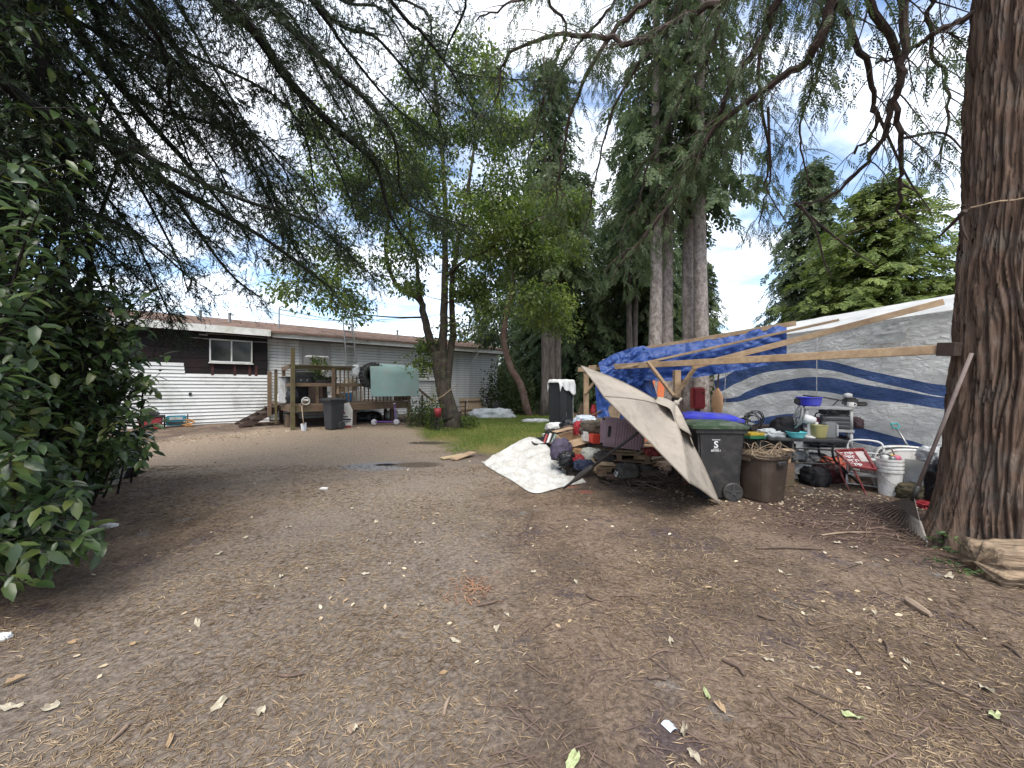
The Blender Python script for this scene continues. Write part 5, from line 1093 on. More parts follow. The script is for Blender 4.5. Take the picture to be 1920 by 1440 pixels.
# ------------------------------------------------------------------ bins
b = GD(1354, 5.74); b.x = 3.0; gb = wheel_bin('wheeled_bin', 'black wheeled bin with green lid and white S emblem beside the umbrella tip', b, -.10, .64, .58, 1.08, M('green_lid', (.035,.06,.03), (.028,.046,.024), 5, .5, dirt=(.12,.13,.1), dscale=6))
body = [c for c in gb.children if c.name.startswith('body')][0]; sl_ = math.atan2(.58*.1, 1.02); WL = M('white_print', (.75,.75,.74), None, 5, .6)
for s, z, sz, bo, x in (('S', .80, .135, True, -.07), ('SECHELT', .715, .034, True, -.07)):
    y = -.29*(.80+.20*(z-.02)/1.02)-.003; text_mesh(s, sz, 'lettering', WL, body, Matrix.Translation((x, y, z)) @ Matrix.Rotation(PI/2+sl_, 4, 'X'), bold=bo)
for z, w_ in ((.872,.115), (.740,.075)):                       # two lines of print too small to read
    y = -.29*(.80+.20*(z-.02)/1.02)-.003; mb = MB()
    for k in range(9): mb.box((-.07-w_/2+w_*(k+.5)/9, y, z), (w_/9*.6, .003, .009+.003*(k % 2)))
    mb.build('small_print', WL, body)
b = GD(1336, 6.45); b.x = 3.36; wheel_bin('wheeled_bin', 'black wheeled bin with loose bright blue lid behind the green lidded one', b, -.35, .74, .66, 1.12, BLUEP, tilt=.06)
# brown rubbish can with twigs
c = GD(1429, 5.55); can = thing('rubbish_can', 'square brown rubbish can overflowing with twigs and straw', 'can', c, .35); BRN = M('brown_plastic', (.060,.042,.031), (.048,.034,.026), 4, .55, .1, 50, dirt=(.09,.068,.052), dscale=4)
mb = MB(); mb.lathe([(.20,0),(.215,.02),(.262,.60),(.28,.605),(.285,.65),(.262,.65),(.25,.60),(.24,.5)], 40, sq=.55); mb.build('body', BRN, can, smooth=False)
for s in (-1,1): rbox('handle', (.05,.15,.05), BRN, can, (s*.30,-.02*s,.585), bevel=.015); 
mb = MB(); mb.box((-.02,-.30,.56), (.15,.04,.06)); mb.build('handle', BLACKP, can, bevel=.012)
rg = np.random.default_rng(61); mb = MB()
for i in range(150):
    a, r = rg.random()*7, .22*math.sqrt(rg.random()); p = Vector((r*math.cos(a), r*math.sin(a), .58+.1*rg.random())); d = Vector((rg.normal(0,1), rg.normal(0,1), rg.normal(.1,.35))).normalized()*rg.uniform(.06,.2); mb.tube([p-d*.5, p+Vector((0,0,.02)), p+d*.5], .004, 3)
for i in range(9):
    a = rg.random()*7; p = Vector((.2*math.cos(a),.2*math.sin(a),.62)); mb.tube(crom([p, p+Vector((rg.normal(0,.08),rg.normal(0,.08),.2)), p+Vector((rg.normal(0,.2),rg.normal(0,.2),.05)), Vector((.27*math.cos(a+1),.27*math.sin(a+1),.6))], 10), .005, 4)
o = stuff(mb.build('brush', M('twig_tan', (.34,.26,.17), (.17,.12,.08), 20, .9), can))

# ------------------------------------------------------------------ back of the yard: fence, red box, cabinet
fen = thing('back_fence', 'weathered grey board fence behind the lean-to', 'fence', GD(1195, 15.6))
for i in range(46):
    p = Vector((i*.155, .02*math.sin(i*1.7)+.06*i*.1, 0)); h = 1.75+.05*math.sin(i*2.3); mb = MB(); mb.box((p.x, p.y, h/2), (.145,.022,h), EU(0,.012*math.sin(i*3.1),0)); mb.build('board', GREYWOOD, fen)
for z in (.45,1.4): mb = MB(); mb.bar((0,.05,z), (7.0,.32,z), .05, .09); mb.build('rail', GREYWOOD, fen)
c = GD(1308, 8.4); t = thing('red_box', 'red plastic box with a hinged door on a dark post', 'box', c, -.1)
mb = MB(); mb.box((0,0,.58), (.09,.09,1.18)); mb.build('post', DARKWOOD, t); rb = rbox('case', (.255,.22,.47), REDP, t, (0,0,1.39), bevel=.03, seg=3); rbox('door', (.19,.02,.32), REDP, rb, (0,-.115,1.42), bevel=.008); rbox('latch', (.03,.02,.04), BLACKP, rb, (.07,-.13,1.5), bevel=.004)
for i, (px, l) in enumerate(((1212,1.0),(1228,1.05))):
    a, b = GD(px-4+i*4, 9.6), P(px+10+i*3, 712, 9.9); mb = MB(); mb.bar(a, b, .17, .03, (0,-1,0)); tag(mb.build('orange_board', ORANGE, bevel=.003), ['orange painted plank leaning beside another behind the umbrella','narrower orange plank leaning right of the first behind the umbrella'][i], 'plank')
c = GD(1052, 11.6); t = thing('cabinet', 'dark cabinet under a white sheet at the yard edge', 'cabinet', c, .75); t.scale = (.66,.66,.95)
rbox('body', (.95,.62,1.74), M('cabinet_dark', (.022,.024,.026), None, 4, .6), t, (0,0,.89), bevel=.01); rbox('door', (.45,.03,1.66), M('cabinet_door', (.03,.033,.034), None, 4, .5), t, (-.24,-.33,.89), bevel=.008); rbox('side_panel', (.04,.6,1.7), GREYP, t, (.5,0,.87), bevel=.004)
rbox('handle', (.02,.03,.14), GREYM, t, (-.06,-.36,.7), bevel=.004)
cl_ = crom([Vector((0,y,z)) for y, z in ((.34,1.5),(.34,1.74),(.28,1.79),(0,1.80),(-.3,1.79),(-.37,1.72),(-.39,1.58),(-.41,1.44))], 30)
def drape(u, v):
    p = cl_[min(30, int(round(v*30)))]; x = -.55+1.15*u; hang = max(0, v-.68)/.32; e = max(0, abs(u-.5)-.42)/.08
    return Vector((x, p.y-.03*math.sin(u*17)*hang, p.z+hang*(.10*math.sin(u*5.3+.6)+.05*math.sin(u*13))-.10*e*e+.015*noise.noise(Vector((u*8,v*8,3)))))
mb = MB(); mb.grid(drape, 44, 30); mb.grid(lambda u, v: Vector((.53+.1*u+.02*math.sin(v*12), -.36+.72*v, 1.78-(.35+.1*math.sin(v*7))*u)), 8, 24); o = mb.build('white_sheet', WHITECLOTH, smooth=True, solid=.006); o.location = t.location; o.scale = (.66,.66,.95); o.rotation_euler = (0,0,.75); tag(o, 'rumpled white sheet draped over the dark cabinet', 'sheet')
for i, px in enumerate((1070, 1101)): pass
c = GD(1060, 10.6); o = lump('cushion', 'long pale quilted cushion lying in front of the dark cabinet', 'cushion', c+Vector((-.05,0,.42)), (.48,.2,.14), WHITECLOTH, 14, .2, 3, .8); o.rotation_euler = (0,.08,.1)
c = GD(1060, 10.7); t = thing('low_bench', 'low wooden bench holding the pale cushion', 'bench', c, .05); rbox('seat', (1.0,.36,.04), OLDWOOD, t, (0,0,.30), bevel=.005)
for x in (-.42,.42): rbox('leg', (.06,.3,.28), OLDWOOD, t, (x,0,.14), bevel=.005)
c = GD(1027, 10.2); t = thing('paint_bucket', 'pale bucket on the grass left of the low bench', 'bucket', c); mb = MB(); mb.lathe([(.12,0),(.14,.3),(.15,.3),(.15,.33),(.13,.33),(.12,.28)], 18); mb.build('pail', WHITEP, t, smooth=False)
for i, (px, py, d, r, mt, lb) in enumerate([(1045,790,9.6,(.26,.2,.13),cloth('teal_cloth',(.06,.16,.18)),'teal cloth bundle on the grass before the bench'),(1060,793,9.3,(.24,.2,.14),cloth('bluegrey_cloth',(.2,.23,.3)),'blue grey clothes bundle beside the teal one'),(1035,797,9.4,(.14,.12,.09),WHITEP,'small crumpled white bag at the grass edge')]):
    c = GD(px, d); lump('bundle', lb, 'bundle', c+Vector((0,0,r[2]*.7)), r, mt, 20+i, .3, 2.6)
c = P(1078,800,9.0); mb = MB(); mb.bar(GD(1062, 8.6)+Vector((0,0,.02)), P(1097,760,8.4), .2, .025, (0,-1,0)); tag(mb.build('leaning_board', OLDWOOD), 'wide weathered board leaning on the left lean-to post', 'board')

# ------------------------------------------------------------------ junk heap
HCX, HCY = 1.75, 7.35
def heap_h(x, y): return .42*math.exp(-(((x-.55)/.55)**2+((y-8.9)/.42)**2))+.25*math.exp(-(((x-.95)/.5)**2+((y-8.3)/.5)**2))+ .50*math.exp(-(((x-HCX)/.85)**2+((y-HCY)/.75)**2)**1.3)
rg = np.random.default_rng(70); mb = MB()
for i in range(620):
    x, y = HCX-.15+rg.normal(0,.6), HCY+.1+rg.normal(0,.48); z = heap_h(x,y)+.02
    if y < 7.05 and x < 1.45 or (x < 1.0 and y < 8.2): continue
    d = Vector((rg.normal(0,1), rg.normal(0,1), rg.normal(0,.3))).normalized()*rg.uniform(.1,.4)
    if i % 3: mb.tube([(x-d.x/2,y-d.y/2,max(.01,z-d.z/2)),(x,y,z+.02),(x+d.x/2,y+d.y/2,max(.01,z+d.z/2))], .009, 4, mi=0)
    else: mb.box((x,y,z), (rg.uniform(.06,.25), rg.uniform(.05,.15), rg.uniform(.01,.05)), EU(rg.normal(0,.5),rg.normal(0,.5),rg.random()*6), mi=int(rg.integers(1,8)))
n0 = 56
mb.grid(lambda u, v: Vector((HCX-.3+(u-.5)*4.2, HCY+.5+(v-.5)*4.2, heap_h(HCX-.3+(u-.5)*4.2, HCY+.5+(v-.5)*4.2)-.045+.05*noise.noise(Vector((u*20,v*20,0))))), n0, n0, 0)
stuff(mb.build('debris_heap', [M('debris_brown', (.10,.07,.05), (.05,.037,.03), 9, .9, .9, 20), CARD, cloth('debris_grey', (.16,.15,.15)), OLDWOOD, WOOD, cloth('debris_dark', (.04,.037,.035)), WHITECLOTH, M('debris_red', (.25,.04,.035), (.12,.03,.03), 9, .7)]), 'mound of broken wood, sticks and rags under the suitcase', 'debris')
# suitcase
c = P(1166, 812, 6.75); t = thing('suitcase', 'mauve hard shell suitcase lying on its edge on the heap', 'suitcase', c, -.12, rot=(0,.10,-.12)); MAU = M('mauve_shell', (.33,.235,.26), (.29,.2,.225), 5, .35, .1, 60)
for y, dep_ in ((-.085,.15),(.105,.17)):
    mb = MB(); mb.box((0,y,0), (.74,dep_,.5)); sh_ = mb.build('shell', MAU, t, bevel=.055, seg=4)
    if y < 0:
        for i in range(10): mb = MB(); mb.box((-.12+.045*i, y-dep_/2-.001, 0), (.014,.012,.40)); mb.build('rib', M('mauve_rib', (.22,.145,.17), None, 5, .4), sh_, bevel=.004)
mb = MB(); mb.box((0,.005,0), (.72,.035,.48)); mb.build('zip_band', BLACKP, t, bevel=.02)
rbox('handle', (.05,.03,.20), BLACKP, t, (-.24,-.175,.02), bevel=.014)
for x in (-.28,.28): mb = MB(); mb.lathe([(0,-.02),(.03,-.02),(.03,.02),(0,.02)], 12, (x,-.1,-.275), EU(PI/2,0,0)); mb.build('caster', BLACKP, t)
# pallets under it
def pallet(label, c, rz, tilt):
    t = thing('pallet', label, 'pallet', c, rot=(tilt,0,rz))
    for i in range(5): mb = MB(); mb.box((0,-.4+.2*i,.115), (1.05,.13,.022)); mb.build('slat', WOOD if i % 2 else OLDWOOD, t)
    for x in (-.45,0,.45): mb = MB(); mb.box((x,0,.057), (.09,.92,.09)); mb.build('stringer', OLDWOOD, t)
    for i in range(3): mb = MB(); mb.box((0,-.4+.4*i,.0), (1.05,.12,.02)); mb.build('slat', OLDWOOD, t)
pallet('wooden pallet lying under the mauve suitcase', P(1165, 850, 7.0), -.35, .12); pallet('broken pallet half buried in the heap front', P(1150, 882, 6.9)+Vector((0,0,.0)), .3, -.08)
def plank(label, a, b, w_=.13, h=.035, mat=WOOD): mb = MB(); mb.bar(a, b, w_, h); return tag(mb.build('plank', mat, bevel=.003), label, 'plank')
a = G(1185,904); plank('fresh sawn plank jutting from the heap onto the dirt', a+Vector((0,0,.05)), P(1233,868,6.5), .14, .04)
plank('tan plank lying crosswise under the umbrella edge', P(1193,872,6.6), P(1255,858,6.5), .12, .03); plank('weathered plank below the pallet', P(1125,862,6.75), P(1195,880,6.5), .1, .04, OLDWOOD)
plank('narrow grey plank beside the suitcase end', P(1190,852,6.6), P(1210,845,6.5), .2, .03, OLDWOOD); plank('long board sticking out of the heap toward the lawn', P(1060,822,7.6), P(1120,838,7.2), .12, .03, OLDWOOD)
# cartons, tote, bags
def carton(label, c, sz, rot, mat=CARD, flaps=True, name='cardboard_box'):
    t = thing(name, label, 'box', c, rot=rot); th = .012; x, y, z = sz
    for q, s in (((0,-y/2,0),(x,th,z)),((0,y/2,0),(x,th,z)),((-x/2,0,0),(th,y-.02,z)),((x/2,0,0),(th,y-.02,z)),((0,0,-z/2),(x,y,th))): mb = MB(); mb.box(q, s); mb.build('side', mat, t)
    if flaps:
        for s in (-1,1): mb = MB(); mb.box((0, s*(y/2+y*.2), z/2+.03), (x,y*.42,.008), EU(-.3*s,0,0)); mb.build('flap', mat, t)
    else: mb = MB(); mb.box((0,0,z/2), (x,y,.012)); mb.build('lid', mat, t)
    return t
carton('opened brown cardboard box tipped at the heap front', P(1070,828,7.2), (.42,.36,.2), (.35,-.15,.5)); carton('small tan printed carton beside the white round bag', P(1083,850,6.9), (.24,.16,.18), (.2,.2,.4), M('tan_print', (.5,.33,.17), (.3,.17,.09), 12, .7), False)
carton('bright red box below the taupe bag', P(1117,822,6.9), (.2,.16,.15), (.05,.1,.3), M('bright_red', (.62,.07,.04), None, 6, .5), False, 'red_carton'); carton('white box with red print beside the bright red one', P(1101,818,7.0), (.16,.14,.16), (0,.1,.2), WHITEP, False, 'white_carton')
c = P(1028,848,8.5); t = thing('storage_tote', 'black open tote of odds and ends at the sheet edge', 'tote', c, rot=(.12,-.12,.15)); mb = MB(); mb.lathe([(.2,0),(.24,.26),(.26,.27),(.26,.3),(.235,.29),(.19,.03),(.0,.03)], 28, sq=.5)
for i, v in enumerate(mb.v): mb.v[i] = (v[0]*1.35, v[1], v[2])
mb.build('body', BLACKP, t); 
for i, (x, mt, ln) in enumerate(((-.12,REDP,.3),(-.03,WHITEP,.32),(.08,M('sage',(.25,.32,.28),None,5,.6),.26),(.15,M('pink',(.55,.2,.28),None,5,.6),.22))): mb = MB(); mb.tube([(x,-.1+.03*i,.2),(x+.14,.05,.2+ln*.62)], .03, 8); mb.build('roll', mt, t)
for i, (px, py, d, r, mt, lb) in enumerate([(1052,846,6.9,(.17,.15,.2),cloth('plum_bag',(.10,.085,.13)),'plum grey cloth bag slumped beside the black tote'),(1062,862,6.75,(.14,.13,.14),BLACKBAG,'small black bag below the plum one'),
  (1110,857,6.8,(.19,.14,.14),M('printed_bag',(.55,.54,.5),(.30,.30,.2),6,.5,.4),'round white bag with green print in the heap'),(1083,862,6.75,(.12,.1,.08),REDP,'red crumpled bundle below the tan carton'),(1110,803,7.1,(.2,.18,.13),cloth('taupe_bag',(.13,.105,.08)),'taupe bag on top of the red box'),
  (1086,805,7.4,(.1,.1,.14),REDP,'red cloth hanging on the heap beside the taupe bag'),(1097,790,7.6,(.2,.16,.11),M('pale_blue_bag',(.42,.5,.58),(.6,.63,.66),9,.4,.6),'pale blue plastic bag on the heap crest'),(1075,812,7.8,(.22,.18,.14),cloth('brown_rag',(.14,.09,.07)),'brown rags behind the opened box'),
  (1225,848,6.5,(.16,.12,.07),M('debris_red', (.25,.04,.035)),'dull red bundle under the umbrella panel'),(1178,884,6.3,(.17,.12,.12),cloth('dark_rag',(.07,.065,.06)),'dark rag beside the fresh sawn plank'),(1168,888,6.35,(.12,.1,.06),WHITECLOTH,'scrap of torn white paper beside the dark rag'),
  (1113,775,7.9,(.05,.05,.16),REDP,'red cloth hanging behind the left lean-to post'),(1135,805,7.5,(.3,.2,.18),cloth('khaki_rag',(.16,.13,.07)),'khaki rags heaped behind the suitcase')]):
    lump('bundle', lb, 'bundle', P(px,py,d), r, mt, 30+i, .32, 2.4)
for i, (px, py, d, sz, rt, lb) in enumerate([(1128,872,6.6,(.3,.2,.14),(.3,.1,.2),'squashed brown carton in front of the lower pallet'),(1205,858,6.7,(.26,.2,.2),(.1,.3,.9),'brown carton end showing under the umbrella panel'),(1058,838,7.7,(.34,.26,.14),(-.2,.2,.9),'flattened brown carton behind the plum bag'),(1150,775,7.7,(.2,.16,.3),(.1,.1,.4),'upright brown carton behind the suitcase')]): carton(lb, P(px,py,d), sz, rt)
for i, (px, py, d, r, mt, lb) in enumerate([(1132,858,6.7,(.17,.13,.1),cloth('dark_rag',(.07,.065,.06)),'dark rag hanging over the upper pallet edge'),(1095,872,6.6,(.16,.12,.08),cloth('navy_rag',(.04,.05,.09)),'navy rag at the sheet edge below the red bundle'),(1150,893,6.45,(.13,.1,.05),cloth('brown_rag',(.14,.09,.07)),'brown rag on the dirt beside the umbrella pole'),(1210,885,6.4,(.2,.14,.09),cloth('dark_rag',(.07,.065,.06)),'dark rag under the fresh sawn plank end'),(1070,800,8.2,(.2,.16,.14),BLACKBAG,'black bag behind the opened box near the lawn'),(1040,815,8.9,(.2,.16,.12),cloth('debris_dark',(.04,.037,.035)),'dark clothes behind the black tote')]): lump('bundle', lb, 'bundle', P(px,py,d), r, mt, 330+i, .34, 3)
for i, (a, b, lb) in enumerate([((1100,846,6.95),(1160,868,6.7),'weathered slat slanting across the upper pallet'),((1140,874,6.6),(1215,862,6.6),'pale slat lying level over the lower pallet'),((1085,790,7.9),(1128,770,7.7),'thin slat poking up beside the lean-to post')]): plank(lb, P(*a), P(*b), .09, .025, OLDWOOD if i != 1 else WOOD)
# brush under the umbrella
mb = MB(); rg = np.random.default_rng(71)
for i in range(170):
    x, y = 2.25+rg.normal(0,.28), 6.35+rg.normal(0,.25); z = .03+.22*rg.random()*math.exp(-((x-2.25)/.4)**2); a = rg.random()*7; l = rg.uniform(.15,.55); p = Vector((x,y,z)); d = Vector((math.cos(a),math.sin(a),rg.normal(0,.3)))*l/2
    q0, q1 = p-d, p+d; q0.z = max(.01,q0.z); q1.z = max(.01,q1.z); mb.tube([q0, p+Vector((rg.normal(0,.04),rg.normal(0,.04),.03)), q1], .006*rg.uniform(.6,1.6), 4)
stuff(mb.build('brush_pile', M('twig_brown', (.13,.09,.07), (.07,.05,.04), 12, .9)), 'dark dry sticks heaped under the umbrella', 'brush')
# white sheet on the ground
fr_ = crom([G(*p) for p in ((903,868),(930,886),(960,903),(1000,926),(1050,916),(1090,908),(1150,898),(1180,886))], 80)
bk_ = crom([P(907,866,8.15),P(945,843,8.4),P(990,820,8.7),P(1018,829,8.3),P(1040,849,7.9),P(1075,866,7.5),P(1110,875,7.2),P(1150,873,7.0),P(1182,884,6.75)], 80)
def sh_fn(u, v):
    i = min(int(u*80), 79); f = u*80-i; a, b = fr_[i].lerp(fr_[i+1], f), bk_[i].lerp(bk_[i+1], f); p = a.lerp(b, v); e = 1-(2*v-1)**8
    base = float(gh(p.x,p.y))+.014; p.z = base+max(0, b.z-base)*v**2.4+e*(.13*max(0,.5-abs(noise.noise(Vector((p.x*2.6,p.y*2.6,2))))*2.2)+.07*max(0,.45-abs(noise.noise(Vector((p.x*6.5,p.y*6.5,5))))*2)); return p
mb = MB(); nr, nt_ = 120, 60
mb.grid(sh_fn, nr, nt_); tag(mb.build('ground_sheet', M('dirty_sheet', (.56,.55,.52), (.47,.46,.43), 3, .85, .7, 22, dirt=(.36,.33,.28), dscale=3.5), smooth=True, solid=.004), 'crumpled dirty white sheet spread on the dirt before the junk heap', 'sheet')
# ------------------------------------------------------------------ table, shelves and clutter by the tent
TZ = .76; BLKTOP = M('table_black', (.035,.036,.037), (.05,.05,.05), 6, .5, dirt=(.12,.11,.1), dscale=5)
ta, tb = P(1440, 820, 6.5), P(1592, 828, 6.15); tdir = (tb-ta); tdir.z = 0; tlen = tdir.length; tang = math.atan2(tdir.y, tdir.x); tc_ = (ta+tb)/2
tab = thing('folding_table', 'black folding table with bent tube legs carrying the fan', 'table', (tc_.x+.1, tc_.y+.28, 0), tang)
rbox('top', (tlen, .6, .045), BLKTOP, tab, (0,0,TZ-.022), bevel=.015)
for x in (-.2,.35):
    for y in (-.26,.26): mb = MB(); mb.tube([(x,y,0),(x,y,TZ-.05)] if x < 0 else crom([(x+.42,y,0),(x+.12,y,.32),(x+.02,y,.45),(x,y,.62),(x+.06,y,TZ-.04)], 12), .017, 8); mb.build('leg', BLACKM, tab, smooth=True)
    mb = MB(); mb.tube([(x,-.26,.42),(x,.26,.42)], .012, 6); mb.build('cross_bar', BLACKM, tab)
mb = MB(); mb.tube([(-.2,-.26,.36),(.36,-.26,.36)], .014, 6); mb.tube([(-.2,-.26,.6),(.36,-.26,.6)], .012, 6); mb.build('stretcher', BLACKM, tab)
def TB(px, dy=0, h=0):
    """a point on the table top under a column of the survey"""
    k = (px-960)/F; o = Vector(tab.location); u = Vector((math.cos(tang), math.sin(tang))); v = Vector((-u.y, u.x)); ox, oy = o.x+v.x*dy, o.y+v.y*dy; s = (k*oy-ox)/(u.x-k*u.y); return Vector((ox+u.x*s, oy+u.y*s, TZ+h))
# desk fan
c = TB(1517, .0); t = thing('desk_fan', 'white desk fan with round wire cage tilted on the black table', 'fan', c, 2.75)
mb = MB(); mb.lathe([(.13,0),(.13,.02),(.06,.04),(.028,.06),(.024,.26),(.0,.27)], 20); mb.build('base', WHITEP, t, smooth=True)
mb = MB(); RF = EU(0,PI/2-.25,0); hc = Vector((.10,0,.33)); mb.lathe([(.0,-.2),(.06,-.19),(.075,-.12),(.075,-.03),(.05,0),(0,0)], 16, hc-RF @ Vector((0,0,.0)), RF); mb.build('motor', WHITEP, t, smooth=True)
cg = MB(); fc = hc+RF @ Vector((0,0,.06))
for r, z in ((.05,.05),(.1,.045),(.15,.03),(.2,0),(.15,-.05),(.1,-.06),(.2,.012)): cg.tube([fc+RF @ Vector((r*math.cos(a),r*math.sin(a),z)) for a in np.linspace(0,2*PI,29)], .0032 if r < .2 else .006, 4, cap=False)
for k in range(32): a = 2*PI*k/32; cg.tube([fc+RF @ Vector((r*math.cos(a),r*math.sin(a),z)) for r, z in ((.03,.052),(.1,.045),(.2,0),(.1,-.06),(.05,-.065))], .0022, 3, cap=False)
cg.build('cage', GREYP, t)
for k in range(3):
    mb = MB(); a0 = 2*PI*k/3; mb.grid(lambda u, v: fc+RF @ Vector(((.03+.14*u)*math.cos(a0+(v-.5)*1.3*(.5+u)), (.03+.14*u)*math.sin(a0+(v-.5)*1.3*(.5+u)), -.02+(v-.5)*.05)), 4, 5); mb.build('blade', GREYP, t, smooth=True, solid=.003)
t = thing('plastic_bowl', 'turquoise plastic basin on the table beside the fan', 'bowl', TB(1493,-.12), tang); mb = MB(); mb.lathe([(.08,0),(.1,.01),(.14,.1),(.15,.1),(.14,.105),(.095,.02),(0,.02)], 24, sq=.3); mb.build('basin', CYAN, t, smooth=False)
t = thing('amber_jug', 'yellowish clear container on the table right of the fan', 'jug', TB(1535,-.05), tang+.2); mb = MB(); mb.lathe([(.075,0),(.09,.02),(.115,.21),(.12,.22),(.11,.225),(.085,.03),(0,.03)], 24, sq=.4); mb.build('vessel', M('amber_plastic', (.40,.36,.15), (.3,.27,.11), 4, .25, spec=.6), t, smooth=False)
t = thing('grey_canister', 'grey box canister beside the yellowish container', 'canister', TB(1555,.08), tang); rbox('case', (.17,.15,.26), M('canister_grey', (.22,.22,.22), None, 5, .5), t, (0,0,.13), bevel=.012); rbox('panel', (.03,.12,.2), GREYP, t, (.08,-.03,.13), bevel=.005)
o = lump('tool_bag', 'black tool bag with red trim on the table end', 'bag', TB(1474,.1,.15), (.24,.15,.19), cloth('black_canvas', (.022,.02,.022)), 55, .15, 1.6, .8); 
t = thing('white_jug', 'white plastic jug behind the fan on the table', 'jug', TB(1530,.2), 0); mb = MB(); mb.lathe([(.07,0),(.08,.02),(.08,.16),(.05,.2),(.03,.22),(.035,.25),(0,.25)], 16); mb.build('body', WHITEP, t, smooth=True)
# shelf unit
fl, fr = P(1512, 770, 7.1), P(1598, 770, 6.75); sd_ = fr-fl; sd_.z = 0; sl2 = sd_.length; sa = math.atan2(sd_.y, sd_.x); sc_ = (fl+fr)/2
dv = Vector((-math.sin(sa), math.cos(sa), 0)); she = thing('shelf_unit', 'grey plastic four post shelf unit crowded with tools before the tent', 'shelf', (sc_.x+dv.x*.2, sc_.y+dv.y*.2, 0), sa); SDp = .44
LV = [.12, .50, .84, 1.24]
for z in LV: rbox('shelf_board', (sl2+.06, SDp, .055), GREYP, she, (0,0,z), bevel=.012)
for x in (-sl2/2+.01, sl2/2-.01):
    for y in (-SDp/2+.04, SDp/2-.04):
        for z0, z1 in ((0,LV[0]-.028),(LV[0]+.028,LV[1]-.028),(LV[1]+.028,LV[2]-.028),(LV[2]+.028,LV[3]-.028)): mb = MB(); mb.lathe([(.024,z0),(.024,z1)], 10, (x,y,0)); mb.build('post', GREYP, she, smooth=True)
SM = Matrix.LocRotScale(Vector(she.location), Euler((0,0,sa)), None)
def SP(x, y, z): return SM @ Vector((x, y, z+.028))
t = thing('blue_tub', 'shiny blue tub on top of the shelf unit', 'tub', SP(-.27,-.02,LV[3]), sa); mb = MB(); mb.lathe([(.16,0),(.18,.02),(.2,.15),(.215,.16),(.2,.17),(.18,.03),(0,.03)], 24); mb.build('basin', BLUEP, t, smooth=False); rbox('hose_box', (.12,.1,.12), BLACKP, t, (-.17,-.08,.09), bevel=.02)
t = thing('string_trimmer', 'black motor tool with hoses lying on the shelf unit top', 'tool', SP(.25,.05,LV[3]), sa+.2); rbox('engine', (.2,.17,.15), BLACKP, t, (.08,0,.09), bevel=.03); mb = MB(); mb.lathe([(0,0),(.07,0),(.06,.07),(0,.09)], 14, (.05,0,.16)); mb.build('cap', GREYP, t, smooth=True)
mb = MB(); mb.tube([(0,0,.1),(-.3,-.02,.16),(-.62,.02,.2)], .014, 6); mb.build('shaft', BLACKM, t); mb = MB(); mb.tube(crom([(-.2,-.08,.02),(-.1,-.1,.12),(0,-.12,.02),(.1,-.12,.05),(.25,-.1,.03)], 14), .011, 5); mb.build('hose', BLACKP, t); rbox('guard', (.14,.12,.08), BLACKM, t, (.24,-.02,.05), bevel=.02)
t = thing('mug', 'white mug on the front edge of the shelf unit top', 'mug', SP(.3,-.17,LV[3]), sa); mb = MB(); mb.lathe([(.035,0),(.048,.01),(.05,.085),(.044,.085),(.04,.012),(0,.012)], 16); mb.build('cup', WHITEP, t, smooth=False); mb = MB(); mb.tube([Vector((.05+.03*math.sin(a),0,.045+.028*math.cos(a))) for a in np.linspace(0,PI,8)], .006, 5); mb.build('handle', WHITEP, t)
t = thing('tool_chest', 'dark grey drawer tool chest on the middle shelf', 'tool chest', SP(.12,-.04,LV[2]), sa); ch = rbox('case', (.44,.28,.24), M('chest_grey', (.075,.075,.078), None, 5, .45), t, (0,0,.12), bevel=.012)
for z in (.19,.115,.05): rbox('drawer', (.40,.02,.055), M('drawer_grey', (.11,.11,.11), None, 5, .4), t, (0,-.145,z), bevel=.004); rbox('drawer_pull', (.32,.015,.014), GREYM, t, (0,-.158,z+.015), bevel=.003)
t = thing('fuel_can', 'red fuel can on the middle shelf above the tool chest corner', 'can', SP(-.18,.02,LV[2]), sa); rbox('body', (.13,.13,.2), REDP, t, (0,0,.1), bevel=.02); mb = MB(); mb.tube([(0,0,.2),(.02,0,.26),(.1,0,.3)], .012, 6); mb.build('spout', BLACKP, t)
lump('tool_pile', 'black cases and cords piled on the tool chest', 'tools', SP(.1,-.02,LV[2]+.31), (.22,.13,.075), BLACKP, 61, .3, 3); lump('tool_pile', 'dark jumble of cords on the lower shelf', 'cords', SP(0,0,LV[1]+.1), (.34,.16,.1), cloth('dark_jumble', (.035,.033,.04)), 62, .35, 3); lump('cloth_bundle', 'black cloth with pink trim at the right end of the middle shelf', 'cloth', SP(.38,.02,LV[2]+.1), (.09,.14,.11), cloth('black_pink', (.05,.03,.035)), 63)
lump('rag', 'greyish rag hanging below the tool shelf', 'rag', SP(-.2,0,LV[0]+.12), (.2,.16,.12), cloth('grey_rag', (.2,.2,.2)), 64)
# white step stool
c = GD(1622, 6.1); t = thing('step_stool', 'white tubular folding step stool beside the red sign', 'stool', c, -.75)
mb = MB(); mb.tube(crom([(-.22,-.08,0),(-.21,.0,.42),(-.21,.04,.66),(-.16,.05,.74),(0,.05,.76),(.16,.05,.74),(.21,.04,.66),(.21,0,.42),(.22,-.08,0)], 40), .014, 8); mb.build('front_frame', WHITEPAINT, t, smooth=True)
mb = MB(); mb.tube([(-.19,.34,0),(-.19,.06,.56),(.19,.06,.56),(.19,.34,0)], .012, 8); mb.build('rear_frame', WHITEPAINT, t, smooth=True)
for y, z in ((-.06,.22),(.0,.46)): rbox('step', (.4,.2,.025), WHITEPAINT, t, (0,y+.04,z), bevel=.006)
mb = MB(); mb.tube([(-.22,-.07,.06),(.22,-.07,.06)], .01, 6); mb.build('cross_bar', WHITEPAINT, t)
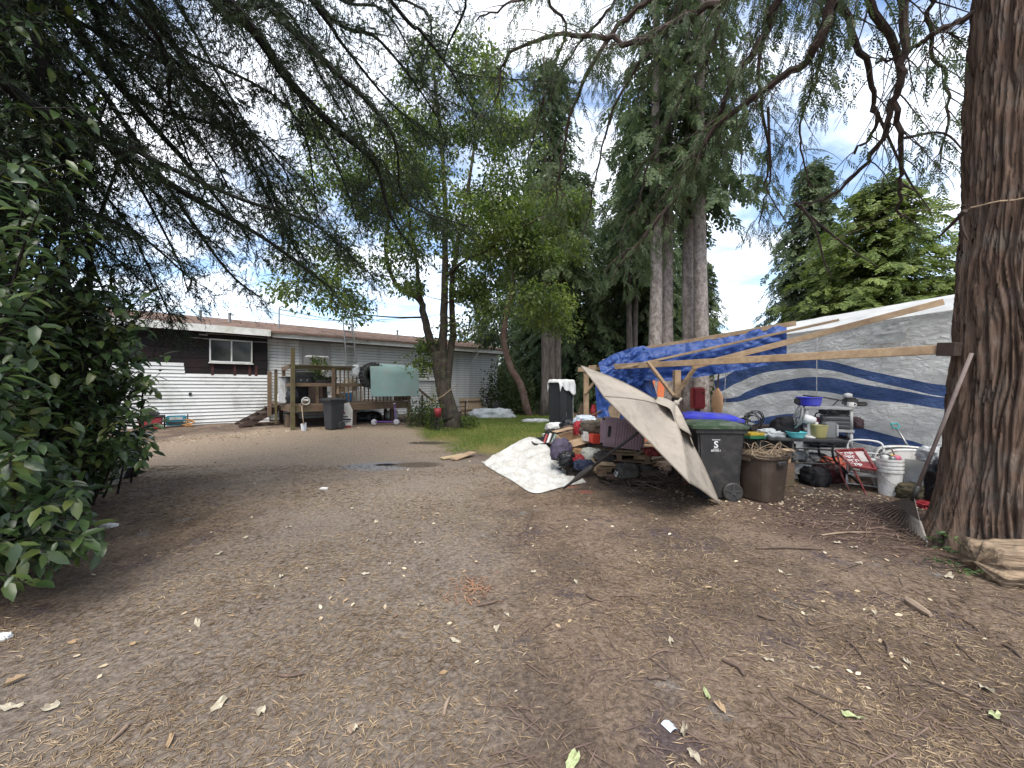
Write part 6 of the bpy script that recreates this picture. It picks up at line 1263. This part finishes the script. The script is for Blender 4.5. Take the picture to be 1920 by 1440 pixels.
# red sign propped on its legs
t = thing('red_sign', 'faded red folding sign with white lettering lying slanted beside the step stool', 'sign', GD(1600, 5.9), world=True); RS = M('sign_red', (.22,.035,.035), (.16,.028,.03), 6, .5, dirt=(.4,.2,.18), dscale=9)
q = [P(1566,846,6.15), P(1618,843,6.25), P(1641,882,5.7), P(1598,876,5.75)]; nn = (q[1]-q[0]).cross(q[3]-q[0]).normalized(); nn = nn if nn.z > 0 else -nn
mb = MB(); mb.poly(q); mb.build('panel', RS, t, solid=.012)
for a, b in ((0,1),(1,2),(2,3),(3,0)): mb = MB(); mb.bar(q[a]+nn*.012, q[b]+nn*.012, .03, .03, tuple(nn)); mb.build('frame', RS, t)
def qp(u, v): return q[0].lerp(q[1],u).lerp(q[3].lerp(q[2],u), v)+nn*.006
mb = MB()
for r in range(4):
    for k in range(3):
        u0, v0 = .08+.17*k, .12+.21*r; st_ = [((0,0),(0,1)),((0,.05),(1,.05)),((1,0),(1,.6)),((0,.55),(1,.55))][: 2+(r+k)%3]
        for (a0,b0),(a1,b1) in st_: mb.bar(qp(u0+a0*.11, v0+b0*.14), qp(u0+a1*.11, v0+b1*.14), .012, .004, tuple(nn))
mb.build('worn_lettering', WHITEPAINT, t); mb = MB(); mb.poly([qp(.64,.1),qp(.93,.1),qp(.93,.62),qp(.64,.62)]); mb.build('pale_panel', M('sign_pale', (.52,.46,.43), None, 5, .6), t, solid=.003)
for px, d in ((1569,6.1),(1600,5.8)): mb = MB(); a = P(px,848 if px < 1580 else 880,d); mb.tube([a, (a.x+.03,a.y-.05,.25), (a.x+.12,a.y-.08,float(gh(a.x,a.y)))], .014, 6); mb.build('leg', RS, t)
# stacked buckets
c = GD(1668, 5.75); t = thing('bucket_stack', 'stack of white pails filled with odds and ends beside the step stool', 'bucket', c)
for i in range(4): mb = MB(); z = .055*i; mb.lathe([(.125,z),(.145,z+.34),(.158,z+.345),(.158,z+.375),(.14,z+.375),(.12,z+.03)] if i < 3 else [(.125,z),(.145,z+.34),(.158,z+.345),(.158,z+.375),(.14,z+.375),(.12,z+.25),(0,z+.25)], 28); mb.build('pail', WHITEP, t, smooth=False)
mb = MB(); mb.tube([Vector((.158*math.cos(a), .158*math.sin(a), .34-.18*abs(math.sin(a-PI)))) for a in np.linspace(PI,2*PI,14)], .005, 5); mb.build('bail', GREYM, t)
for i, (x, y, mt, r) in enumerate(((-.07,0,WHITEP,.05),(.05,-.05,M('pink_toy',(.6,.15,.22),None,5,.5),.05),(.09,.03,M('yellow_toy',(.7,.5,.04),None,5,.5),.045),(0,.06,BLACKP,.055),(-.03,-.07,GREYM,.04),(.12,.0,REDP,.035))): lump_mb((x,y,.55), (r,r,r*.9), 80+i, .15, 2, 12, 8, mb=(mb:=MB())); mb.build('bits', mt, t, smooth=True)
mb = MB(); mb.tube(crom([(-.1,0,.5),(-.2,-.05,.66),(-.1,-.1,.72),(.05,-.02,.6)], 10), .009, 6); mb.build('pipe', GREYM, t)
# white moulded hood
c = GD(1708, 5.9); t = thing('plastic_hood', 'white moulded plastic hood with a grey front panel lying by the black bag', 'plastic hood', c, -.55); sec = [(-.38,0),(-.42,.26),(-.37,.54),(-.26,.65),(0,.68),(.26,.65),(.37,.54),(.42,.26),(.38,0)]
pc = crom([Vector((x,0,z)) for x, z in sec], 30)
for y0, y1, k in ((-.26,-.12,1.0),(-.12,.12,.94),(.12,.3,1.0)):
    mb = MB(); mb.grid(lambda u, v: Vector((pc[min(30,int(round(u*30)))].x*k, y0+(y1-y0)*v, pc[min(30,int(round(u*30)))].z*k)), 30, 3); mb.build('rib_shell', WHITEP, t, smooth=True, solid=.012)
mb = MB(); mb.poly([Vector((p.x*.97,-.24,p.z*.97)) for p in pc]); mb.build('front_face', WHITEP, t, solid=.01); mb = MB(); mb.box((-.06,-.262,.36), (.5,.012,.36)); mb.build('front_panel', M('panel_grey', (.36,.36,.35), None, 5, .5), t, bevel=.004)
mb = MB(); mb.poly([Vector((p.x*.97,.28,p.z*.97)) for p in pc][::-1]); mb.build('back_face', WHITEP, t, solid=.01)
# bags, snow shovel, red scrap
lump('rubbish_bag', 'glossy black rubbish bag slumped against the cedar trunk', 'bag', GD(1778, 5.0)+Vector((0,0,.26)), (.15,.2,.32), BLACKBAG, 90, .3, 2.6, .8); lump('plastic_bag', 'clear white plastic bag lying on the black rubbish bag', 'bag', GD(1768, 5.3)+Vector((.0,.05,.64)), (.16,.18,.12), M('clear_bag', (.5,.51,.5), (.34,.35,.36), 8, .25, .6, 18), 91, .35, 2.6, .6)
spade('snow_shovel', 'snow shovel with teal handle sticking up behind the white hood', GD(1745, 6.1)+Vector((0,.1,.3)), P(1676,794,6.6), .3, GREYP, GREYM, True, M('teal_grip', (.03,.33,.33), None, 5, .4), bw=.4, bl=.35)
lump('red_scrap', 'scrap of red cloth on the ground behind the rake handle', 'cloth', GD(1742, 5.1)+Vector((0,0,.03)), (.16,.12,.05), REDP, 93, .3, 3)
# clutter between the bins and the table
mb = MB(); rg = np.random.default_rng(95); c = P(1412, 800, 7.0)
for i in range(7): r = rg.uniform(.1,.2); a0 = rg.random()*6; tl = rg.normal(0,.4); mb.tube([Vector((r*math.cos(a), .12*math.sin(a)*tl+rg.normal(0,.004), r*math.sin(a)+.1)) for a in np.linspace(a0,a0+5.5,20)], .008, 4)
o = mb.build('cable_coil', BLACKP); o.location = c; tag(o, 'loose black cable loops standing behind the green lidded bin', 'cable')
lump('tarp_bundle', 'black sheeting bundled along the foot of the striped tent', 'sheeting', GD(1430, 7.6)+Vector((0,0,.3)), (.55,.3,.36), BLACKBAG, 96, .2, 2); lump('brush_bundle', 'tangled dark cords and sticks on the black sheeting', 'cords', P(1430,806,7.1), (.3,.2,.08), M('tangle', (.06,.045,.04), None, 20, .9, .9, 30), 97, .4, 5)
t = thing('low_crate', 'grey crate stack behind the brown rubbish can', 'crate', GD(1432, 6.9), .1)
for i in range(3): rbox('crate', (.62,.4,.22), BLACKP if i != 1 else M('crate_plum', (.08,.05,.07), None, 5, .5), t, (.02*i,0,.12+.235*i), bevel=.015)
t = thing('yellow_case', 'flat yellow and green case on the grey crate stack', 'case', GD(1414, 6.75)+Vector((0,0,.72)), .1); rbox('lower_half', (.34,.26,.05), M('case_green', (.04,.2,.1), None, 5, .5), t, (0,0,.025), bevel=.01); rbox('upper_half', (.33,.25,.05), M('case_yellow', (.6,.42,.05), None, 5, .5), t, (0,0,.077), bevel=.01)
lump('plastic_bag', 'white plastic bag on the grey crate stack beside the yellow case', 'bag', GD(1446, 6.75)+Vector((0,0,.78)), (.2,.14,.09), M('thin_white_bag', (.62,.63,.62)), 99, .35, 3); carton('open brown carton beside the twig filled can', GD(1462, 6.3)+Vector((0,0,.48)), (.22,.2,.18), (0,.05,.3)); rbox('stand', (.3,.28,.38), OLDWOOD, thing('wood_box', 'low wooden box under the open brown carton', 'box', GD(1462, 6.3), .3), (0,0,.19), bevel=.01)
for i, (px, d, r, mt, lb) in enumerate([(1500,6.9,(.24,.16,.12),WHITECLOTH,'heap of pale rags under the black table'),(1527,6.35,(.15,.2,.16),cloth('black_coat',(.018,.018,.02)),'black cloth hanging low under the table'),(1552,6.6,(.2,.18,.17),M('dark_red_bag',(.1,.02,.025),(.03,.03,.03),5,.4,.3),'black and red bag under the table end'),(1488,6.8,(.17,.15,.09),GREYP,'grey upturned dish under the table'),(1562,6.9,(.17,.17,.2),M('orange_ball',(.4,.12,.06),(.3,.06,.05),4,.5),'rounded red orange bag behind the red sign'),(1645,6.6,(.2,.14,.24),GREYP,'grey plastic sacks behind the step stool'),(1702,5.6,(.16,.14,.12),cloth('olive_rag',(.12,.10,.06)),'olive rags beside the bucket stack')]):
    lump('bundle', lb, 'bundle', GD(px,d)+Vector((0,0,r[2]*.75+(.34 if i == 3 else 0))), r, mt, 100+i, .28, 2.5)
# ------------------------------------------------------------------ rake, log, weeds at the cedar foot
hd = G(1712, 960)+Vector((0,0,.20)); topp = P(1822, 662, 3.52); tips = [G(1628+110*i/19, 952+78*(i/19)**1.15) for i in range(20)]
rake = thing('leaf_rake', 'old leaf rake with fanned tines leaning against the cedar trunk', 'rake', (tips[10].x, tips[10].y, tips[10].z), world=True); hd = P(1714, 930, 3.95); RUST = M('rake_grey', (.11,.10,.09), (.16,.14,.125), 20, .6, metal=.3)
mb = MB(); mb.tube([hd, topp], [.017,.015], 8); mb.build('handle', M('rake_handle', (.20,.155,.14), (.13,.1,.09), 8, .7), rake, smooth=True)
ax = (hd-topp).normalized(); mb = MB(); mb.tube([hd-ax*.12, hd+ax*.05], .024, 8); mb.build('ferrule', BLACKM, rake, smooth=True)
sh0 = [hd.lerp(tp, .48) for tp in tips]; mb = MB(); mb.add([hd-ax*.0]+sh0, [(0,i+1,i+2) for i in range(19)]); mb.build('fan_plate', RUST, rake, solid=.004)
for tp_, s0 in zip(tips, sh0): mb = MB(); e = tp_+Vector((0,0,.03)); k = e.lerp(s0, .12)+Vector((0,-.01,.012)); mb.bar(s0, k, .015, .004); mb.bar(k, e-Vector((0,-.01,.004)), .015, .004); mb.build('tine', RUST, rake)
lc = G(1905, 1100)+Vector((.28,.10,0)); t = thing('rotten_log', 'short split rotten log lying at the foot of the cedar', 'log', lc, -.25)
LOGM = M('rotten_wood', (.36,.26,.17), (.14,.10,.07), 5, .9, 1, 12, stretch=(.35,5,5), dirt=(.10,.085,.06), dscale=4)
def logf(u, v):
    a = 2*PI*v; x = -.36+.95*u; r = .19*(1-.12*abs(u-.5))+.04*noise.noise(Vector((x*1.4,math.cos(a)*2.4,math.sin(a)*2.4)))+.075*(.5-abs(noise.noise(Vector((x*1.1,math.cos(a)*6,math.sin(a)*6))))*2)+.03*noise.noise(Vector((x*9,math.cos(a)*9,math.sin(a)*9))); r *= (1 if .02 < u < .98 else .82)*(0 if u in (0,1) else 1); return Vector((x+.05*noise.noise(Vector((u*2,math.cos(a)*3,math.sin(a)*3))), r*math.cos(a)*1.15, .11+r*math.sin(a)*.85))
mb = MB(); mb.grid(logf, 50, 56); mb.build('log_body', LOGM, t, smooth=True)
def weed(label, c, n, h, seed, ls=.07):
    rg = np.random.default_rng(seed); t = thing('weed', label, 'plant', c); wd = MB(); pos, dr, sc = [], [], []
    for i in range(n):
        e = Vector((rg.normal(0,.12), rg.normal(0,.1), h*rg.uniform(.5,1))); cv = crom([Vector((0,0,0)), e*.5+Vector((0,0,.04)), e], 8); wd.tube(cv, [.004]*8+[.002], 3)
        for k in range(3,9):
            for s in (-1,1): pos.append(list(cv[k])); a = rg.random()*6; dr.append([math.cos(a), math.sin(a), rg.normal(.05,.3)]); sc.append(ls*rg.uniform(.6,1.2))
    tv, tf = big_leaf(); V, Fc = scatter(tv, tf, np.array(pos), np.array(dr), np.tile([0,0,1.],(len(pos),1))+rg.normal(0,.25,(len(pos),3)), np.array(sc)); wd.build('stem', SHR, t); np_mesh('foliage', V, Fc, WEEDM, t)
WEEDM = LEAF('weed_leaf', [(.03,.06,.02),(.06,.10,.035),(.1,.15,.05)], .5, .35, .35, 3)
weed('small green nettle-like weed between the rake and the cedar foot', G(1790,1030), 8, .2, 1, .075); weed('low green weeds in front of the cedar root', G(1825,1058), 7, .15, 2, .06); weed('thin weed sprig beside the rotten log', G(1800,1075), 4, .1, 3, .05)
# ------------------------------------------------------------------ left: carton and bags at the hedge foot
b0 = G(175, 912); t = thing('printed_carton', 'pale cardboard carton with a round emblem tipped at the hedge foot', 'box', b0+Vector((0,.12,.17)), rot=(-.45,.18,.25))
cb = rbox('box_body', (.42,.3,.34), M('pale_card', (.30,.275,.24), (.25,.23,.2), 5, .85), t, (0,0,0), bevel=.004, seg=1); INK = M('ink', (.03,.03,.03), None, 5, .8); mb = MB(); R = EU(PI/2,0,0)
mb.lathe([(.055,-.001),(.07,-.001),(.07,.001),(.055,.001),(.055,-.001)], 24, (0,-.152,.06), R); mb.box((0,-.152,.06), (.07,.002,.02)); mb.box((-.02,-.152,.075), (.018,.002,.05)); mb.box((.02,-.152,.075), (.018,.002,.05)); mb.build('round_emblem', INK, cb)
mb = MB()
for z, w_, h in ((-.03,.26,.022),(-.075,.34,.012),(-.10,.30,.012),(-.125,.32,.012)):
    k = int(w_/.028)
    for i in range(k): mb.box((-w_/2+w_*(i+.5)/k, -.152, z), (w_/k*.7, .002, h*(.8+.2*((i*7)%3)/2)))
mb.build('print_lines', INK, cb); mb = MB(); mb.box((.02,-.16,.19), (.42,.1,.006), EU(.7,0,0)); mb.build('flap', CARD, cb)
for i, (px, d, r, mt, lb) in enumerate([(222,6.7,(.24,.2,.26),BLACKBAG,'round black rubbish bag beside the printed carton'),(130,6.2,(.34,.3,.34),BLACKBAG,'large black rubbish bag behind the printed carton'),(70,6.4,(.4,.3,.4),BLACKBAG,'black rubbish bag deep under the hedge')]): lump('rubbish_bag', lb, 'bag', GD(px,d)+Vector((0,0,r[2]*.7)), r, mt, 120+i, .22, 2.4)
for i, (px, py, d, r) in enumerate([(165,772,6.6,(.2,.15,.12)),(145,808,6.3,(.22,.15,.13)),(200,790,6.9,(.16,.12,.1))]): lump('cyan_bag', ['turquoise plastic bag seen through the hedge leaves','crumpled turquoise bag on the black rubbish bags','smaller turquoise bag nearest the siding behind the hedge'][i], 'bag', P(px,py,d), r, CYAN, 130+i, .35, 2.6, 0)
# ------------------------------------------------------------------ litter on the dirt one can pick up
leafm = {}
def leaf_mesh(kind, seed):
    rg = np.random.default_rng(seed); mb = MB(); n = 14
    rim_ = [Vector(((.5+.06*rg.normal())*math.cos(a)*(1 if kind else 1.25), (.32+.04*rg.normal())*math.sin(a), .06*rg.normal()+.10*abs(math.sin(a)))) for a in np.linspace(0,2*PI,n,endpoint=False)]
    mb.add([Vector((0,0,.01))]+rim_, [(0,i+1,(i+1)%n+1) for i in range(n)]); mb.tube([(.55,0,.03),(.8,.05,.02)], .012, 4); return mb
PALE = [M('dry_leaf_pale', (.46,.41,.31), (.30,.25,.18), 3, .8), M('dry_leaf_tan', (.42,.31,.19), (.3,.2,.12), 12, .8), M('fallen_green', (.28,.33,.14), (.4,.42,.24), 9, .7)]
protos = [leaf_mesh(k % 2, 200+k).build('fallen_leaf', PALE[(0,0,1,0,2)[k]], smooth=False) for k in range(5)]
LSP = [(410,1325,.085,0),(487,1338,.08,1),(853,1204,.075,0),(932,1180,.08,1),(370,1172,.08,0),(790,1137,.06,3),(1258,1205,.08,0),(1325,1305,.075,4),(1598,1348,.085,4),(1865,1345,.085,4),(1300,1420,.09,1),(1283,1375,.08,3),(1073,1432,.09,4),(20,1330,.09,0),(95,1332,.08,3),(1780,1083,.10,0),(1640,1150,.06,1),(1465,1075,.06,0),(1330,1105,.06,2),(1700,1245,.06,3),(1850,1295,.08,0),(1440,1240,.06,0),(685,1078,.07,0),(640,1090,.06,2),(527,1083,.07,0),(730,1060,.06,3),(660,1370,.085,1),(320,1392,.07,2),(1525,1255,.06,0),(1600,1028,.07,0),(1612,1058,.07,1),(1570,1020,.08,3),(1350,1330,.07,2),(950,1155,.05,1),(1080,1093,.08,0),(1000,1075,.06,3),(790,1020,.06,0),(690,1015,.06,1),(600,918,.08,0),(660,955,.07,3),(705,980,.08,0),(765,950,.07,0),(820,965,.07,1),(540,990,.07,0),(460,1010,.07,3),(410,1040,.07,0),(880,905,.06,1),(930,925,.06,0),(1110,960,.06,3),(1180,945,.07,0),(1230,975,.06,1),(30,1280,.08,2),(1740,1210,.06,0),(1660,985,.06,0)]
rg = np.random.default_rng(9)
for i, (px, py, s, k) in enumerate(LSP):
    o = protos[k] if protos[k].get('label') is None else protos[k].copy()
    if o is not protos[k]: COL.objects.link(o)
    o.location = G(px, py)+Vector((0,0,.012)); s *= .8; o.scale = (s,s*rg.uniform(.6,1.1),s*rg.uniform(.8,2)); o.rotation_euler = (rg.normal(0,.12), rg.normal(0,.12), rg.random()*6.3)
    lb = ['pale curled dead leaf lying on the bare dirt','pale curled dead leaf lying on the bare dirt','tan brown dead leaf lying on the bare dirt','pale curled dead leaf lying on the bare dirt','greenish freshly fallen leaf lying on the bare dirt'][k]
    tag(o, lb, 'leaf', {'p': 'pale leaves on the dirt', 't': 'tan leaves on the dirt', 'g': 'greenish leaves on the dirt'}[lb[0]])
STK = [((1418,1030),(1543,1032),.013),((1540,1005),(1640,1000),.010),((1700,1130),(1745,1160),.026),((1355,1240),(1395,1270),.012),((1490,1285),(1600,1330),.006),((1475,1305),(1590,1370),.006),((1730,1275),(1860,1330),.007),((1420,1155),(1455,1165),.012),((1585,1200),(1630,1255),.005),((1100,1115),(1130,1130),.012),((893,1138),(935,1128),.010),((832,1345),(843,1310),.010),((660,1378),(680,1358),.010),((205,1395),(240,1360),.008),((1480,1130),(1550,1148),.006),((1880,1210),(1915,1235),.008),((1650,1195),(1665,1230),.006),((1215,1275),(1250,1278),.010),((520,1268),(570,1265),.009),((1560,1075),(1640,1050),.005),((1000,958),(990,985),.006),((1800,1160),(1840,1190),.006)]
for i, (a, b, r) in enumerate(STK):
    a, b = G(*a), G(*b); mb = MB(); mid = (a+b)/2+Vector((rg.normal(0,.015),rg.normal(0,.015),.012)); mb.tube(crom([a+Vector((0,0,r)), mid+Vector((0,0,r*.5)), b+Vector((0,0,r))], 6), [r*k for k in (.8,1,1,.95,.9,.8,.5)], 6)
    thick = r > .0095; o = mb.build('stick' if thick else 'twig', M('stick_pale', (.33,.25,.18), (.2,.14,.1), 12, .85) if i in (1,2,11,12,13) else M('stick_brown', (.15,.10,.075), (.08,.06,.045), 12, .9)); lb = ('pale bare stick lying on the dirt' if i in (1,2,11,12,13) else 'short thick brown stick lying on the dirt' if thick else 'thin brown twig lying on the dirt'); tag(o, lb, 'stick', lb.replace(' lying', 's lying').replace('stick', 'stick'))
p = G(1258, 1362); mb = MB(); mb.grid(lambda u, v: Vector(((u-.5)*.075, (v-.5)*.055, .006+.008*math.sin(u*5))), 6, 4); o = mb.build('paper_slip', M('receipt', (.62,.68,.74), (.45,.52,.58), 60, .8, stretch=(1,8,1)), solid=.001); o.location = p; o.rotation_euler = (0,.05,.5); tag(o, 'small printed pale blue paper slip on the dirt', 'paper')
for (px, py, s, lb) in ((203,988,.13,'crumpled white paper on the dirt beside the hedge'),(607,918,.09,'small foil scrap lying on the drive'),(5,1198,.07,'white lid lying at the hedge foot')): lump('paper_scrap', lb, 'scrap', G(px,py)+Vector((0,0,.012)), (s*.6,s*.4,.02), WHITEP, int(px), .3, 3)
for i, (a, b, lb) in enumerate([((828,862),(870,856),'flat pale board scrap on the dirt by the lawn edge'),((850,864),(886,855),'bent brown cardboard scrap on the dirt by the lawn edge')]): a, b = G(*a), G(*b); mb = MB(); mb.bar(a+Vector((0,0,.03)), b+Vector((0,0,.05+.04*i)), .2, .02); tag(mb.build('board_scrap', MT['plywood'] if i == 0 else CARD), lb, 'board')
n = 130; rg = np.random.default_rng(77); q = G(885,1105); pos = np.array([[q.x+rg.normal(0,.09), q.y+rg.normal(0,.12), 0] for _ in range(n)]); pos[:,2] = gh(pos[:,0],pos[:,1])+.012; a = rg.random(n)*6.3
V, Fc = scatter(tvn, tfn, pos, np.stack([np.cos(a),np.sin(a),rg.normal(0,.2,n)],1), np.tile([0,0,1.],(n,1)), rg.uniform(.05,.11,n)); stuff(np_mesh('bark_chips', V, Fc, LEAF('bark_chip', [(.16,.07,.04),(.3,.15,.09),(.36,.25,.16)], .9, 0, .2, 4)), 'small patch of reddish bark chips on the dirt', 'bark chips')
# sticks and needles raked up round the rake
mb = MB()
for i in range(260):
    x, y = 4.2+rg.normal(0,.55), 4.45+rg.normal(0,.42); a = rg.random()*7; l = rg.uniform(.06,.34); d = Vector((math.cos(a),math.sin(a),0))*l/2; z = float(gh(x,y))+.012
    q0, q1 = Vector((x,y,z))-d, Vector((x,y,z))+d; q0.z = float(gh(q0.x,q0.y))+.008; q1.z = float(gh(q1.x,q1.y))+.01; mb.tube([q0, Vector((x+rg.normal(0,.02),y+rg.normal(0,.02),z+.02)), q1], .0035*rg.uniform(.6,1.7), 3)
for i in range(420):
    p_ = G(rg.uniform(950, 1900), 940+500*rg.random()**1.3); a = rg.random()*7; l = rg.uniform(.05,.22); d = Vector((math.cos(a),math.sin(a),0))*l/2; q0, q1 = p_-d, p_+d; q0.z = float(gh(q0.x,q0.y))+.006; q1.z = float(gh(q1.x,q1.y))+.008
    mb.tube([q0, p_+Vector((rg.normal(0,.012),rg.normal(0,.012),.012)), q1], .0025*rg.uniform(.6,1.6), 3)
stuff(mb.build('raked_twigs', M('twig_mix', (.19,.13,.10), (.09,.06,.05), 8, .9)), 'raked up twigs and needles mounded round the rake', 'twigs')
